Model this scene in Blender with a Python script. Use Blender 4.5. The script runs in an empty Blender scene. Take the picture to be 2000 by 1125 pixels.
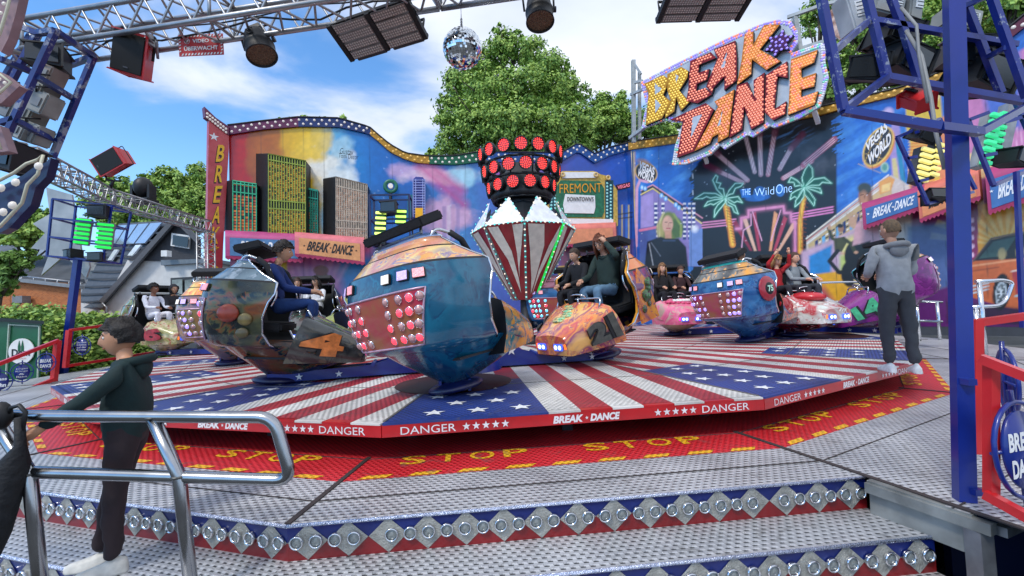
import bpy, bmesh, math, random
import numpy as np
from mathutils import Vector, Matrix, Euler, noise
from mathutils.geometry import tessellate_polygon
rnd = random.Random(7)
scene = bpy.context.scene
COL = scene.collection
# ---------------------------------------------------------------- camera
FPX, PITCH, ROLL, CAMZ = 844.57, 0.0449935, -0.0401247, 1.85
_f = Vector((0, math.cos(PITCH), math.sin(PITCH))); _r = Vector((1, 0, 0)); _u = Vector((0, -math.sin(PITCH), math.cos(PITCH)))
CF = _f; CR = _r*math.cos(ROLL)+_u*math.sin(ROLL); CU = _u*math.cos(ROLL)-_r*math.sin(ROLL)
EYE = Vector((0, 0, CAMZ))
cam_d = bpy.data.cameras.new('camera'); cam = bpy.data.objects.new('camera', cam_d); COL.objects.link(cam)
cam_d.sensor_width = 36; cam_d.sensor_fit = 'HORIZONTAL'; cam_d.lens = FPX/2000*36
cam_d.clip_start = 0.05; cam_d.clip_end = 3000
m = Matrix((CR, CU, -CF)).transposed().to_4x4(); m.translation = EYE
cam.matrix_world = m; scene.camera = cam
# ---------------------------------------------------------------- light
SUN_EL, SUN_AZ = math.radians(52), math.radians(215)   # azimuth clockwise from +Y
sd = bpy.data.lights.new('sun', 'SUN'); sd.energy = 1.5; sd.angle = math.radians(10); sd.color = (1, .95, .87)
so = bpy.data.objects.new('sun', sd); COL.objects.link(so)
sdir = Vector((math.sin(SUN_AZ)*math.cos(SUN_EL), math.cos(SUN_AZ)*math.cos(SUN_EL), math.sin(SUN_EL)))
so.rotation_euler = sdir.to_track_quat('Z', 'Y').to_euler(); so.location = (0, -20, 40)
scene.view_settings.view_transform = 'Standard'; scene.view_settings.look = 'None'
scene.view_settings.exposure = 0.6; scene.view_settings.gamma = 1
world = bpy.data.worlds.new('World'); scene.world = world; world.use_nodes = True
def build_world():
    nt = world.node_tree; N = nt.nodes; L = nt.links; N.clear()
    out = N.new('ShaderNodeOutputWorld'); bg = N.new('ShaderNodeBackground'); L.new(bg.outputs[0], out.inputs[0])
    sky = N.new('ShaderNodeTexSky'); sky.sky_type = 'NISHITA'; sky.sun_disc = False
    sky.sun_elevation = SUN_EL; sky.sun_rotation = SUN_AZ; sky.dust_density = 0; sky.air_density = 1.0; sky.ozone_density = 2; sky.altitude = 300
    hs = N.new('ShaderNodeHueSaturation'); hs.inputs['Saturation'].default_value = 1.22; hs.inputs['Value'].default_value = 1.75
    L.new(sky.outputs[0], hs.inputs['Color'])
    hz = N.new('ShaderNodeMapRange'); hz.inputs[1].default_value = .0; hz.inputs[2].default_value = .34; hz.inputs[3].default_value = .85; hz.inputs[4].default_value = 0
    hm = N.new('ShaderNodeMix'); hm.data_type = 'RGBA'; hm.inputs[7].default_value = (2.6, 4.9, 8.6, 1); L.new(hz.outputs[0], hm.inputs[0]); L.new(hs.outputs[0], hm.inputs[6])
    tc = N.new('ShaderNodeTexCoord'); sx = N.new('ShaderNodeSeparateXYZ'); L.new(tc.outputs['Generated'], sx.inputs[0]); L.new(sx.outputs[2], hz.inputs[0])
    # project direction onto a cloud deck
    mz = N.new('ShaderNodeMath'); mz.operation = 'MAXIMUM'; L.new(sx.outputs[2], mz.inputs[0]); mz.inputs[1].default_value = 0.03
    az = N.new('ShaderNodeMath'); az.operation = 'ADD'; L.new(mz.outputs[0], az.inputs[0]); az.inputs[1].default_value = 0.22
    dx = N.new('ShaderNodeMath'); dx.operation = 'DIVIDE'; L.new(sx.outputs[0], dx.inputs[0]); L.new(az.outputs[0], dx.inputs[1])
    dy = N.new('ShaderNodeMath'); dy.operation = 'DIVIDE'; L.new(sx.outputs[1], dy.inputs[0]); L.new(az.outputs[0], dy.inputs[1])
    cx = N.new('ShaderNodeCombineXYZ'); L.new(dx.outputs[0], cx.inputs[0]); L.new(dy.outputs[0], cx.inputs[1])
    mp = N.new('ShaderNodeMapping'); mp.inputs['Rotation'].default_value = (0, 0, .5); mp.inputs['Scale'].default_value = (.75, 1.15, 1)
    mp.inputs['Location'].default_value = (3.3, 1.1, 0)
    L.new(cx.outputs[0], mp.inputs[0])
    n1 = N.new('ShaderNodeTexNoise'); n1.inputs['Scale'].default_value = 1.7; n1.inputs['Detail'].default_value = 9; n1.inputs['Roughness'].default_value = .52
    n1.inputs['Distortion'].default_value = .35; L.new(mp.outputs[0], n1.inputs['Vector'])
    # cloudier to the right and high up; clear blue low left
    b1 = N.new('ShaderNodeMath'); b1.operation = 'MULTIPLY_ADD'; L.new(sx.outputs[0], b1.inputs[0]); b1.inputs[1].default_value = .20; b1.inputs[2].default_value = .0
    b2 = N.new('ShaderNodeMath'); b2.operation = 'MULTIPLY_ADD'; L.new(sx.outputs[2], b2.inputs[0]); b2.inputs[1].default_value = .46; L.new(b1.outputs[0], b2.inputs[2])
    ad = N.new('ShaderNodeMath'); ad.operation = 'ADD'; L.new(n1.outputs[0], ad.inputs[0]); L.new(b2.outputs[0], ad.inputs[1])
    cr = N.new('ShaderNodeValToRGB'); cr.color_ramp.elements[0].position = .545; cr.color_ramp.elements[1].position = .75
    cr.color_ramp.interpolation = 'EASE'
    L.new(ad.outputs[0], cr.inputs[0])
    n2 = N.new('ShaderNodeTexNoise'); n2.inputs['Scale'].default_value = 1.3; n2.inputs['Detail'].default_value = 6; L.new(mp.outputs[0], n2.inputs['Vector'])
    cc = N.new('ShaderNodeValToRGB'); cc.color_ramp.elements[0].position = .35; cc.color_ramp.elements[0].color = (4.2, 4.8, 6.0, 1)
    cc.color_ramp.elements[1].position = .68; cc.color_ramp.elements[1].color = (7.2, 7.6, 8.5, 1); L.new(n2.outputs[0], cc.inputs[0])
    mx = N.new('ShaderNodeMix'); mx.data_type = 'RGBA'; L.new(cr.outputs[0], mx.inputs[0]); L.new(hm.outputs[2], mx.inputs[6]); L.new(cc.outputs[0], mx.inputs[7])
    L.new(mx.outputs[2], bg.inputs[0]); bg.inputs[1].default_value = 0.105
build_world()
# ---------------------------------------------------------------- pixel helpers (2000x1125 photo pixels -> rays)
def ray(x, y): return (CF*FPX+CR*(x-1000)-CU*(y-562.5))
def onz(x, y, z):
    d = ray(x, y); return EYE+d*((z-CAMZ)/d.z)
def aty(x, y, Y):
    d = ray(x, y); return EYE+d*(Y/d.y)
def onpl(x, y, P, n):
    d = ray(x, y); return EYE+d*((P-EYE).dot(n)/d.dot(n))
def toPx(P):
    v = Vector(P)-EYE; k = v.dot(CF); return (1000+FPX*v.dot(CR)/k, 562.5-FPX*v.dot(CU)/k)
# ---------------------------------------------------------------- colours and materials
def C(h):
    if isinstance(h, (tuple, list)): return tuple(h)[:3]
    h = h.lstrip('#'); h = ''.join(c*2 for c in h) if len(h) == 3 else h; v = [int(h[i:i+2], 16)/255 for i in (0, 2, 4)]
    return tuple(c/12.92 if c <= .04045 else ((c+.055)/1.055)**2.4 for c in v)
_mats = {}
def mat(name, col='#808080', rough=.55, metal=0., var=.12, vs=6., emit=0, emc=None, bump=0., bs=40., coat=0., col2=None, spec=None, alpha=1, trans=0):
    if name in _mats: return _mats[name]
    M = bpy.data.materials.new(name); M.use_nodes = True; nt = M.node_tree; B = nt.nodes['Principled BSDF']; N = nt.nodes; L = nt.links
    c = C(col); B.inputs['Base Color'].default_value = (*c, 1)
    B.inputs['Roughness'].default_value = rough; B.inputs['Metallic'].default_value = metal
    if coat: B.inputs['Coat Weight'].default_value = coat; B.inputs['Coat Roughness'].default_value = .08
    if spec is not None: B.inputs['Specular IOR Level'].default_value = spec
    if trans: B.inputs['Transmission Weight'].default_value = trans
    tc = N.new('ShaderNodeTexCoord')
    if var or col2:
        n = N.new('ShaderNodeTexNoise'); n.inputs['Scale'].default_value = vs; n.inputs['Detail'].default_value = 6
        L.new(tc.outputs['Object'], n.inputs['Vector'])
        r = N.new('ShaderNodeValToRGB'); r.color_ramp.elements[0].position = .35; r.color_ramp.elements[1].position = .66
        a = C(col2) if col2 else tuple(x*(1-var) for x in c); b = c if col2 else tuple(min(1, x*(1+var)) for x in c)
        r.color_ramp.elements[0].color = (*a, 1); r.color_ramp.elements[1].color = (*b, 1)
        L.new(n.outputs[0], r.inputs[0]); L.new(r.outputs[0], B.inputs['Base Color'])
        rr = N.new('ShaderNodeMapRange'); rr.inputs[3].default_value = max(.02, rough-.08); rr.inputs[4].default_value = min(1, rough+.12)
        L.new(n.outputs[0], rr.inputs[0]); L.new(rr.outputs[0], B.inputs['Roughness'])
    if bump:
        n = N.new('ShaderNodeTexNoise'); n.inputs['Scale'].default_value = bs; n.inputs['Detail'].default_value = 4
        L.new(tc.outputs['Object'], n.inputs['Vector'])
        b = N.new('ShaderNodeBump'); b.inputs['Strength'].default_value = bump; b.inputs['Distance'].default_value = .02
        L.new(n.outputs[0], b.inputs['Height']); L.new(b.outputs[0], B.inputs['Normal'])
    if emit:
        B.inputs['Emission Color'].default_value = (*C(emc or col), 1); B.inputs['Emission Strength'].default_value = emit
        M.cycles.emission_sampling = 'NONE'
    _mats[name] = M; return M
def paint(name, stops, scale=1.6, rough=.22, dist=1.2, seed=0., detail=3.):
    """airbrushed paint: smooth colour fields, sharper painted shapes and fine streaks on top"""
    M = bpy.data.materials.new(name); M.use_nodes = True; nt = M.node_tree; B = nt.nodes['Principled BSDF']; N = nt.nodes; L = nt.links
    tc = N.new('ShaderNodeTexCoord'); mp = N.new('ShaderNodeMapping'); mp.inputs['Location'].default_value = (seed, seed*.7, -seed)
    L.new(tc.outputs['Object'], mp.inputs[0])
    def nz(sc, de, di, lo, hi, cols, const=False):
        n = N.new('ShaderNodeTexNoise'); n.inputs['Scale'].default_value = sc; n.inputs['Detail'].default_value = de; n.inputs['Distortion'].default_value = di
        L.new(mp.outputs[0], n.inputs['Vector']); r = N.new('ShaderNodeValToRGB'); e = r.color_ramp.elements; k = len(cols)
        while len(e) < k: e.new(.5)
        for i, s in enumerate(cols): e[i].position = lo+(hi-lo)*i/max(1, k-1); e[i].color = (*C(s), 1)
        L.new(n.outputs[0], r.inputs[0]); return r
    base = nz(scale, detail, dist, .32, .68, stops)
    shp = nz(scale*2.3, 5, 2.6, .36, .64, [stops[-1]]+list(stops[::-1])); msk = nz(scale*1.7, 4, 1.8, .50, .56, ['#000000', '#ffffff'])
    m1 = N.new('ShaderNodeMix'); m1.data_type = 'RGBA'; L.new(msk.outputs[0], m1.inputs[0]); L.new(base.outputs[0], m1.inputs[6]); L.new(shp.outputs[0], m1.inputs[7])
    st = nz(scale*3.1, 6, 3.5, .485, .515, ['#000000', '#4c4c4c', '#000000']); m2 = N.new('ShaderNodeMix'); m2.data_type = 'RGBA'; m2.inputs[7].default_value = (*[x*.25 for x in C(stops[0])], 1)
    L.new(st.outputs[0], m2.inputs[0]); L.new(m1.outputs[2], m2.inputs[6])
    hl = nz(scale*4.1, 3, 4.5, .60, .66, ['#000000', '#484848']); m3 = N.new('ShaderNodeMix'); m3.data_type = 'RGBA'; hc = C(stops[len(stops)//2]); m3.inputs[7].default_value = (*[min(1, x*1.6+.12) for x in hc], 1)
    L.new(hl.outputs[0], m3.inputs[0]); L.new(m2.outputs[2], m3.inputs[6]); L.new(m3.outputs[2], B.inputs['Base Color'])
    B.inputs['Roughness'].default_value = rough; B.inputs['Coat Weight'].default_value = .6; B.inputs['Coat Roughness'].default_value = .06
    return M
def checker(name, c1, c2, scale, rough, metal, bump=.4):
    """punched tread plate: rows of raised studs alternating with pierced holes, scuffed and grimy"""
    M = bpy.data.materials.new(name); M.use_nodes = True; nt = M.node_tree; B = nt.nodes['Principled BSDF']; N = nt.nodes; L = nt.links
    tc = N.new('ShaderNodeTexCoord')
    def brick(off, w, h, ms):
        mp = N.new('ShaderNodeMapping'); mp.inputs['Scale'].default_value = (scale, scale, 1); mp.inputs['Location'].default_value = off; L.new(tc.outputs['UV'], mp.inputs[0])
        v = N.new('ShaderNodeTexBrick'); v.offset = .5; v.inputs['Scale'].default_value = 1; v.inputs['Mortar Size'].default_value = ms; v.inputs['Mortar Smooth'].default_value = .3
        v.inputs['Brick Width'].default_value = w; v.inputs['Row Height'].default_value = h
        for k in ('Color1', 'Color2'): v.inputs[k].default_value = (1, 1, 1, 1)
        v.inputs['Mortar'].default_value = (0, 0, 0, 1); L.new(mp.outputs[0], v.inputs['Vector']); return v
    st = brick((0, 0, 0), 1.1, .8, .24); ho = brick((.42, .26, 0), 1.1, .8, .31)
    n = N.new('ShaderNodeTexNoise'); n.inputs['Scale'].default_value = 1.3; n.inputs['Detail'].default_value = 9; n.inputs['Roughness'].default_value = .72
    L.new(tc.outputs['Object'], n.inputs['Vector'])
    r = N.new('ShaderNodeValToRGB'); r.color_ramp.elements[0].position = .34; r.color_ramp.elements[1].position = .64
    r.color_ramp.elements[0].color = (*C(c1), 1); r.color_ramp.elements[1].color = (*C(c2), 1); L.new(n.outputs[0], r.inputs[0])
    mx = N.new('ShaderNodeMix'); mx.data_type = 'RGBA'; mx.inputs[7].default_value = (*[x*.20 for x in C(c1)], 1)
    L.new(ho.outputs['Color'], mx.inputs[0]); L.new(r.outputs[0], mx.inputs[6])
    hm = N.new('ShaderNodeMix'); hm.data_type = 'RGBA'; hm.inputs[7].default_value = (*[min(.95, x*1.25+.05) for x in C(c2)], 1); sm = N.new('ShaderNodeMath'); sm.operation = 'MULTIPLY'; sm.inputs[1].default_value = .45
    L.new(st.outputs['Color'], sm.inputs[0]); L.new(sm.outputs[0], hm.inputs[0]); L.new(mx.outputs[2], hm.inputs[6])
    # scuffs: fine scratches
    w = N.new('ShaderNodeTexNoise'); w.inputs['Scale'].default_value = 5; w.inputs['Detail'].default_value = 8; w.inputs['Distortion'].default_value = 1.5; L.new(tc.outputs['Object'], w.inputs['Vector'])
    wr_ = N.new('ShaderNodeValToRGB'); e = wr_.color_ramp.elements; e[0].position = .60; e[0].color = (0, 0, 0, 1); e[1].position = .72; e[1].color = (.45, .45, .45, 1); L.new(w.outputs[0], wr_.inputs[0])
    g = N.new('ShaderNodeMix'); g.data_type = 'RGBA'; g.inputs[7].default_value = (.10, .095, .09, 1); L.new(wr_.outputs[0], g.inputs[0]); L.new(hm.outputs[2], g.inputs[6]); L.new(g.outputs[2], B.inputs['Base Color'])
    B.inputs['Metallic'].default_value = metal
    rr = N.new('ShaderNodeMapRange'); rr.inputs[3].default_value = rough-.12; rr.inputs[4].default_value = rough+.18; L.new(n.outputs[0], rr.inputs[0]); L.new(rr.outputs[0], B.inputs['Roughness'])
    b = N.new('ShaderNodeBump'); b.inputs['Strength'].default_value = bump; b.inputs['Distance'].default_value = .006
    L.new(st.outputs['Color'], b.inputs['Height']); L.new(b.outputs[0], B.inputs['Normal'])
    return M
def chipped(name, col, chip, rough=.38, scale=9., amount=.62):
    """gloss paint with chipped, scratched spots showing the primer"""
    M = mat(name, col, rough, 0, .15, 3, coat=.3); nt = M.node_tree; B = nt.nodes['Principled BSDF']; N = nt.nodes; L = nt.links
    src = B.inputs['Base Color'].links[0].from_socket; tc = N.new('ShaderNodeTexCoord'); n = N.new('ShaderNodeTexNoise'); n.inputs['Scale'].default_value = scale; n.inputs['Detail'].default_value = 8; n.inputs['Roughness'].default_value = .75
    L.new(tc.outputs['Object'], n.inputs['Vector']); r = N.new('ShaderNodeValToRGB'); r.color_ramp.elements[0].position = amount; r.color_ramp.elements[1].position = amount+.02
    L.new(n.outputs[0], r.inputs[0]); m = N.new('ShaderNodeMix'); m.data_type = 'RGBA'; m.inputs[7].default_value = (*C(chip), 1); L.new(r.outputs[0], m.inputs[0]); L.new(src, m.inputs[6]); L.new(m.outputs[2], B.inputs['Base Color']); return M
def vcol(name, rough=.35, coat=.3, emit=0):
    M = bpy.data.materials.new(name); M.use_nodes = True; nt = M.node_tree; B = nt.nodes['Principled BSDF']
    a = nt.nodes.new('ShaderNodeAttribute'); a.attribute_name = 'Col'; nt.links.new(a.outputs['Color'], B.inputs['Base Color'])
    B.inputs['Roughness'].default_value = rough; B.inputs['Coat Weight'].default_value = coat; B.inputs['Coat Roughness'].default_value = .15
    return M
# ---------------------------------------------------------------- objects
def tag(o, label=None, cat=None, group=None, kind=None):
    if label: o['label'] = label
    if cat: o['category'] = cat
    if group: o['group'] = group
    if kind: o['kind'] = kind
    return o
def LM(o): return Matrix.LocRotScale(o.location, o.rotation_euler, o.scale)
def WM(o):
    M = Matrix.Identity(4)
    while o: M = LM(o) @ M; o = o.parent
    return M
def thing(name, label, cat, loc=(0, 0, 0), rot=(0, 0, 0), group=None):
    o = bpy.data.objects.new(name, None); COL.objects.link(o); o.location = loc; o.rotation_euler = rot; o.empty_display_size = .2
    return tag(o, label, cat, group)
def frame(a, up=(0, 0, 1)):
    z = Vector(a).normalized(); u = Vector(up)
    if abs(z.dot(u)) > .98: u = Vector((1, 0, 0)) if abs(z.x) < .9 else Vector((0, 1, 0))
    x = u.cross(z).normalized(); y = z.cross(x); return x, y, z
class MB:
    def __init__(s): s.v = []; s.f = []; s.m = []; s.s = []; s.uv = None; s.X = Matrix.Identity(4)
    def add(s, vs, fs, m=0, sm=False):
        b = len(s.v); X = s.X; s.v += [X @ Vector(p) for p in vs]
        s.f += [tuple(b+i for i in f) for f in fs]; s.m += [m]*len(fs); s.s += [sm]*len(fs); return s
    def box(s, c, d, R=None, m=0):
        c = Vector(c); vs = []
        for k in range(8):
            p = Vector(((k & 1)-.5, (k >> 1 & 1)-.5, (k >> 2)-.5)); p = Vector((p.x*d[0], p.y*d[1], p.z*d[2]))
            vs.append(c+(R @ p if R else p))
        return s.add(vs, [(0, 2, 3, 1), (4, 5, 7, 6), (0, 1, 5, 4), (2, 6, 7, 3), (0, 4, 6, 2), (1, 3, 7, 5)], m)
    def bar(s, a, b, w, h=None, m=0, up=(0, 0, 1)):
        a = Vector(a); b = Vector(b); h = h or w; x, y, z = frame(b-a, up); vs = []
        for P in (a, b):
            for i, j in ((-1, -1), (1, -1), (1, 1), (-1, 1)): vs.append(P+x*(i*w/2)+y*(j*h/2))
        return s.add(vs, [(3, 2, 1, 0), (4, 5, 6, 7), (0, 1, 5, 4), (1, 2, 6, 5), (2, 3, 7, 6), (3, 0, 4, 7)], m)
    def tube(s, pts, r, n=8, m=0, closed=False, cap=True):
        pts = [Vector(p) for p in pts]; k = len(pts); rs = r if isinstance(r, (list, tuple)) else [r]*k
        vs = []; px = None
        for i, p in enumerate(pts):
            a = pts[(i-1) % k] if (closed or i) else p; b = pts[(i+1) % k] if (closed or i < k-1) else p
            t = (b-a).normalized()
            if px is None: x, y, _ = frame(t)
            else:
                x = px-t*px.dot(t); x = x.normalized() if x.length > 1e-6 else frame(t)[0]; y = t.cross(x)
            px = x
            for j in range(n):
                q = 2*math.pi*j/n; vs.append(p+x*(math.cos(q)*rs[i])+y*(math.sin(q)*rs[i]))
        fs = []
        for i in range(k if closed else k-1):
            a = i*n; b = ((i+1) % k)*n
            for j in range(n): fs.append((a+j, a+(j+1) % n, b+(j+1) % n, b+j))
        s.add(vs, fs, m, True)
        if cap and not closed:
            b = len(s.v)-k*n; s.f += [tuple(b+j for j in range(n))[::-1], tuple(b+(k-1)*n+j for j in range(n))]; s.m += [m, m]; s.s += [False, False]
        return s
    def cyl(s, a, b, r, n=12, m=0, r2=None): return s.tube([a, b], [r, r if r2 is None else r2], n, m)
    def sph(s, c, r, n=10, k=7, m=0, sc=(1, 1, 1), R=None, half=False):
        c = Vector(c); vs = []; fs = []; top = math.pi/2
        bot = 0 if half else -math.pi/2
        for i in range(k+1):
            ph = bot+(top-bot)*i/k
            for j in range(n):
                q = 2*math.pi*j/n; p = Vector((math.cos(ph)*math.cos(q)*r*sc[0], math.cos(ph)*math.sin(q)*r*sc[1], math.sin(ph)*r*sc[2]))
                vs.append(c+(R @ p if R else p))
        for i in range(k):
            for j in range(n): fs.append((i*n+j, i*n+(j+1) % n, (i+1)*n+(j+1) % n, (i+1)*n+j))
        return s.add(vs, fs, m, True)
    def lathe(s, prof, c=(0, 0, 0), n=16, m=0, sm=True):
        c = Vector(c); vs = []; fs = []
        for r, z in prof:
            for j in range(n): q = 2*math.pi*(j+.5)/n; vs.append(c+Vector((r*math.cos(q), r*math.sin(q), z)))
        for i in range(len(prof)-1):
            for j in range(n): fs.append((i*n+j, i*n+(j+1) % n, (i+1)*n+(j+1) % n, (i+1)*n+j))
        return s.add(vs, fs, m, sm)
    def poly(s, pts, m=0):
        pts = [Vector(p) for p in pts]
        if len(pts) <= 4: return s.add(pts, [tuple(range(len(pts)))], m)
        return s.add(pts, [tuple(t) for t in tessellate_polygon([pts])], m)
    def prism(s, pts, vec, m=0, m2=None):
        """pts: outline of the face that looks along vec; the solid runs from pts back to pts-vec"""
        pts = [Vector(p) for p in pts]; vec = Vector(vec); n = len(pts)
        tr = [tuple(t) for t in tessellate_polygon([pts])]
        q = [p-vec for p in pts]
        s.add(pts+q, tr+[tuple(n+i for i in t[::-1]) for t in tr], m)
        s.add(pts+q, [(i, (i+1) % n, n+(i+1) % n, n+i) for i in range(n)], m if m2 is None else m2)
        return s
    def grid(s, P, m=0, sm=True, closed=False):
        k = len(P); n = len(P[0]); fs = []
        for i in range(k-1):
            for j in range(n if closed else n-1): fs.append((i*n+j, i*n+(j+1) % n, (i+1)*n+(j+1) % n, (i+1)*n+j))
        return s.add([p for r in P for p in r], fs, m, sm)
    def build(s, name, mats, parent=None, world=False, bevel=0, uvs=None, label=None):
        vs = s.v
        if world and parent: I = WM(parent).inverted(); vs = [I @ p for p in vs]
        me = bpy.data.meshes.new(name); me.from_pydata(vs, [], s.f)
        for x in (mats if isinstance(mats, (list, tuple)) else [mats]): me.materials.append(x)
        me.polygons.foreach_set('material_index', s.m); me.polygons.foreach_set('use_smooth', s.s)
        if uvs is not None:      # planar uv from world x,y (rotated by angle uvs)
            ul = me.uv_layers.new(name='UVMap'); ca, sa = math.cos(uvs), math.sin(uvs)
            d = []
            for l in me.loops:
                p = s.v[l.vertex_index]; d += [p.x*ca+p.y*sa, -p.x*sa+p.y*ca]
            ul.data.foreach_set('uv', d)
        if bevel:
            bm = bmesh.new(); bm.from_mesh(me); bmesh.ops.remove_doubles(bm, verts=bm.verts, dist=1e-5)
            bmesh.ops.bevel(bm, geom=[e for e in bm.edges if len(e.link_faces) == 2 and e.calc_face_angle(0) > .5], offset=bevel, segments=2, affect='EDGES', clamp_overlap=True)
            bm.to_mesh(me); bm.free()
        me.update(); o = bpy.data.objects.new(name, me); COL.objects.link(o); o.parent = parent
        if label: o['label'] = label
        return o
def dup(o, parent, M=None, name=None):
    c = o.copy(); COL.objects.link(c); c.parent = parent
    if M is not None: c.location, q, c.scale = M.decompose(); c.rotation_euler = q.to_euler()
    return c
def rmat(n, up=(0, 0, 1)):
    x, y, z = frame(n, up); return Matrix((x, y, z)).transposed()
def rings(pts, seg): # rounded polyline
    return pts
def fillet(pts, r, k=5):
    """round the inner corners of a polyline"""
    P = [Vector(p) for p in pts]; out = [P[0]]
    for i in range(1, len(P)-1):
        a = (P[i-1]-P[i]); b = (P[i+1]-P[i]); d = min(r, a.length*.45, b.length*.45)
        A = P[i]+a.normalized()*d; B = P[i]+b.normalized()*d
        for j in range(k+1):
            t = j/k; out.append(A*(1-t)**2+P[i]*2*t*(1-t)+B*t*t)
    return out+[P[-1]]
_tc = {}
def text_tris(txt, bold=.0, shear=0., space=1.):
    key = (txt, bold, shear, space)
    if key in _tc: return _tc[key]
    cu = bpy.data.curves.new('txt', 'FONT'); cu.body = txt; cu.offset = bold; cu.shear = shear; cu.space_character = space; cu.resolution_u = 3; cu.space_line = .9; cu.align_x = 'CENTER'
    o = bpy.data.objects.new('txt', cu); COL.objects.link(o); bpy.context.view_layer.update()
    me = bpy.data.meshes.new_from_object(o.evaluated_get(bpy.context.evaluated_depsgraph_get()))
    vs = [v.co.copy() for v in me.vertices]; fs = [tuple(p.vertices) for p in me.polygons]
    bpy.data.objects.remove(o); bpy.data.curves.remove(cu); bpy.data.meshes.remove(me)
    x0 = min(v.x for v in vs); x1 = max(v.x for v in vs); y0 = min(v.y for v in vs); y1 = max(v.y for v in vs)
    vs = [((v.x-x0)/(x1-x0), (v.y-y0)/(y1-y0)) for v in vs]
    _tc[key] = (vs, fs); return _tc[key]
def text_on(mb, txt, q, n=None, off=.004, m=0, bold=.02, shear=0., space=1., lift=0):
    """q: bottom-left, bottom-right, top-right, top-left in 3D; n: outward normal"""
    q = [Vector(p) for p in q]
    if n is None: n = (q[1]-q[0]).cross(q[3]-q[0]).normalized()
    vs, fs = text_tris(txt, bold, shear, space)
    P = [q[0]*(1-u)*(1-v)+q[1]*u*(1-v)+q[2]*u*v+q[3]*(1-u)*v+n*(off+lift) for u, v in vs]
    mb.add(P, fs, m)
    if lift:
        # give lifted lettering a side wall
        ed = {}
        for f in fs:
            for a, b in zip(f, f[1:]+f[:1]): ed[(a, b)] = 1
        be = [(a, b) for (a, b) in ed if (b, a) not in ed]
        vv = []; ff = []
        for a, b in be:
            k = len(vv); vv += [P[a], P[b], P[b]-n*lift, P[a]-n*lift]; ff.append((k, k+3, k+2, k+1))
        mb.add(vv, ff, m)
    return mb
def star_pts(c, x, y, r, k=5, r2=.4, a0=math.pi/2):
    return [Vector(c)+x*(math.cos(a0+math.pi*i/k)*(r if i % 2 == 0 else r*r2))+y*(math.sin(a0+math.pi*i/k)*(r if i % 2 == 0 else r*r2)) for i in range(2*k)]
def bulbs(parent, items, mats, r=.03, name='bulb', hgt=.7, world=True, limit=90, n=8):
    """items: (point, normal, mat index) -> small domes; the nearest ones are parts, the rest one mesh"""
    W = WM(parent); I = W.inverted()
    items = sorted(items, key=lambda t: ((t[0] if world else W @ Vector(t[0]))-EYE).length)
    protos = {}
    for P, nn, mi in items[:limit]:
        if mi not in protos:
            b = MB(); b.sph((0, 0, 0), r, n, 3, sc=(1, 1, hgt), half=True); o = b.build(name, mats[mi], parent); protos[mi] = o; c = o
        else: c = dup(protos[mi], parent)
        M = Matrix.Translation(P) @ rmat(nn).to_4x4()
        M = I @ M if world else M
        c.location, q, _ = M.decompose(); c.rotation_euler = q.to_euler()
    if len(items) > limit:
        b = MB()
        for P, nn, mi in items[limit:]: b.sph(P, r, 6, 2, mi, (1, 1, hgt), rmat(nn), True)
        o = b.build('small_'+name, mats, parent, world); o['kind'] = 'stuff'
# ---------------------------------------------------------------- shared materials
CHROME = mat('chrome', '#d8dade', .12, 1, .05, 3)
STEEL = mat('galvanised_steel', '#9a9ca0', .42, .85, .18, 9)
ALU = mat('truss_aluminium', '#a8a9ab', .38, .8, .15, 5)
BLUE = mat('blue_gloss_paint', '#08257c', .35, 0, .12, 3, coat=.4)
NAVY = mat('navy_paint', '#0b1446', .38, 0, .2, 4, coat=.3)
RED = mat('red_gloss_paint', '#c41f24', .38, 0, .12, 4, coat=.3)
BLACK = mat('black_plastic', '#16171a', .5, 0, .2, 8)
RUBBER = mat('black_padding', '#191a1e', .7, 0, .25, 12, bump=.2, bs=30)
WHITE = mat('white_paint', '#e6e6e4', .45, 0, .06, 6)
GREY = mat('grey_plastic', '#7f8286', .5, 0, .12, 8)
GLASS = mat('dark_glass', '#1c2226', .08, 0, .1, 3, spec=.8)
LENS = mat('clear_lamp_lens', '#8e928f', .14, .3, .25, 60, bump=.4, bs=160)
YEL = mat('yellow_paint', '#f0b018', .5, 0, .12, 5)
# ================================================================ ground and ride floor
ZD, ZW, ZT1, ZT2 = .965, .64, .43, .22
DC = Vector((-.4255, 11.944, 0)); DR = 8.43; PH = math.radians(-116.969); PH2 = math.radians(-95.718); R2, R3 = 9.415, 8.80
def dpt(k, r, z, ph=PH, c=DC): a = ph+k*math.pi/8; return Vector((c.x+r*math.cos(a), c.y+r*math.sin(a), z))
g = MB(); g.poly([(-400, -60, 0), (400, -60, 0), (400, 500, 0), (-400, 500, 0)])
tag(g.build('ground', mat('asphalt', '#4b4b4a', .9, 0, .3, .6, bump=.4, bs=60)), kind='structure')
PLATE = checker('punched_aluminium_plate', '#919397', '#c5c6c9', 20, .38, .30, .8)
PLRED = checker('red_painted_plate', '#b3161d', '#cf2430', 22, .42, .0, .5)
w = MB()
NR = {1: 10.9, 2: 11.8, 3: 11.8}    # the walkway runs further out beside the steps
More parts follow.
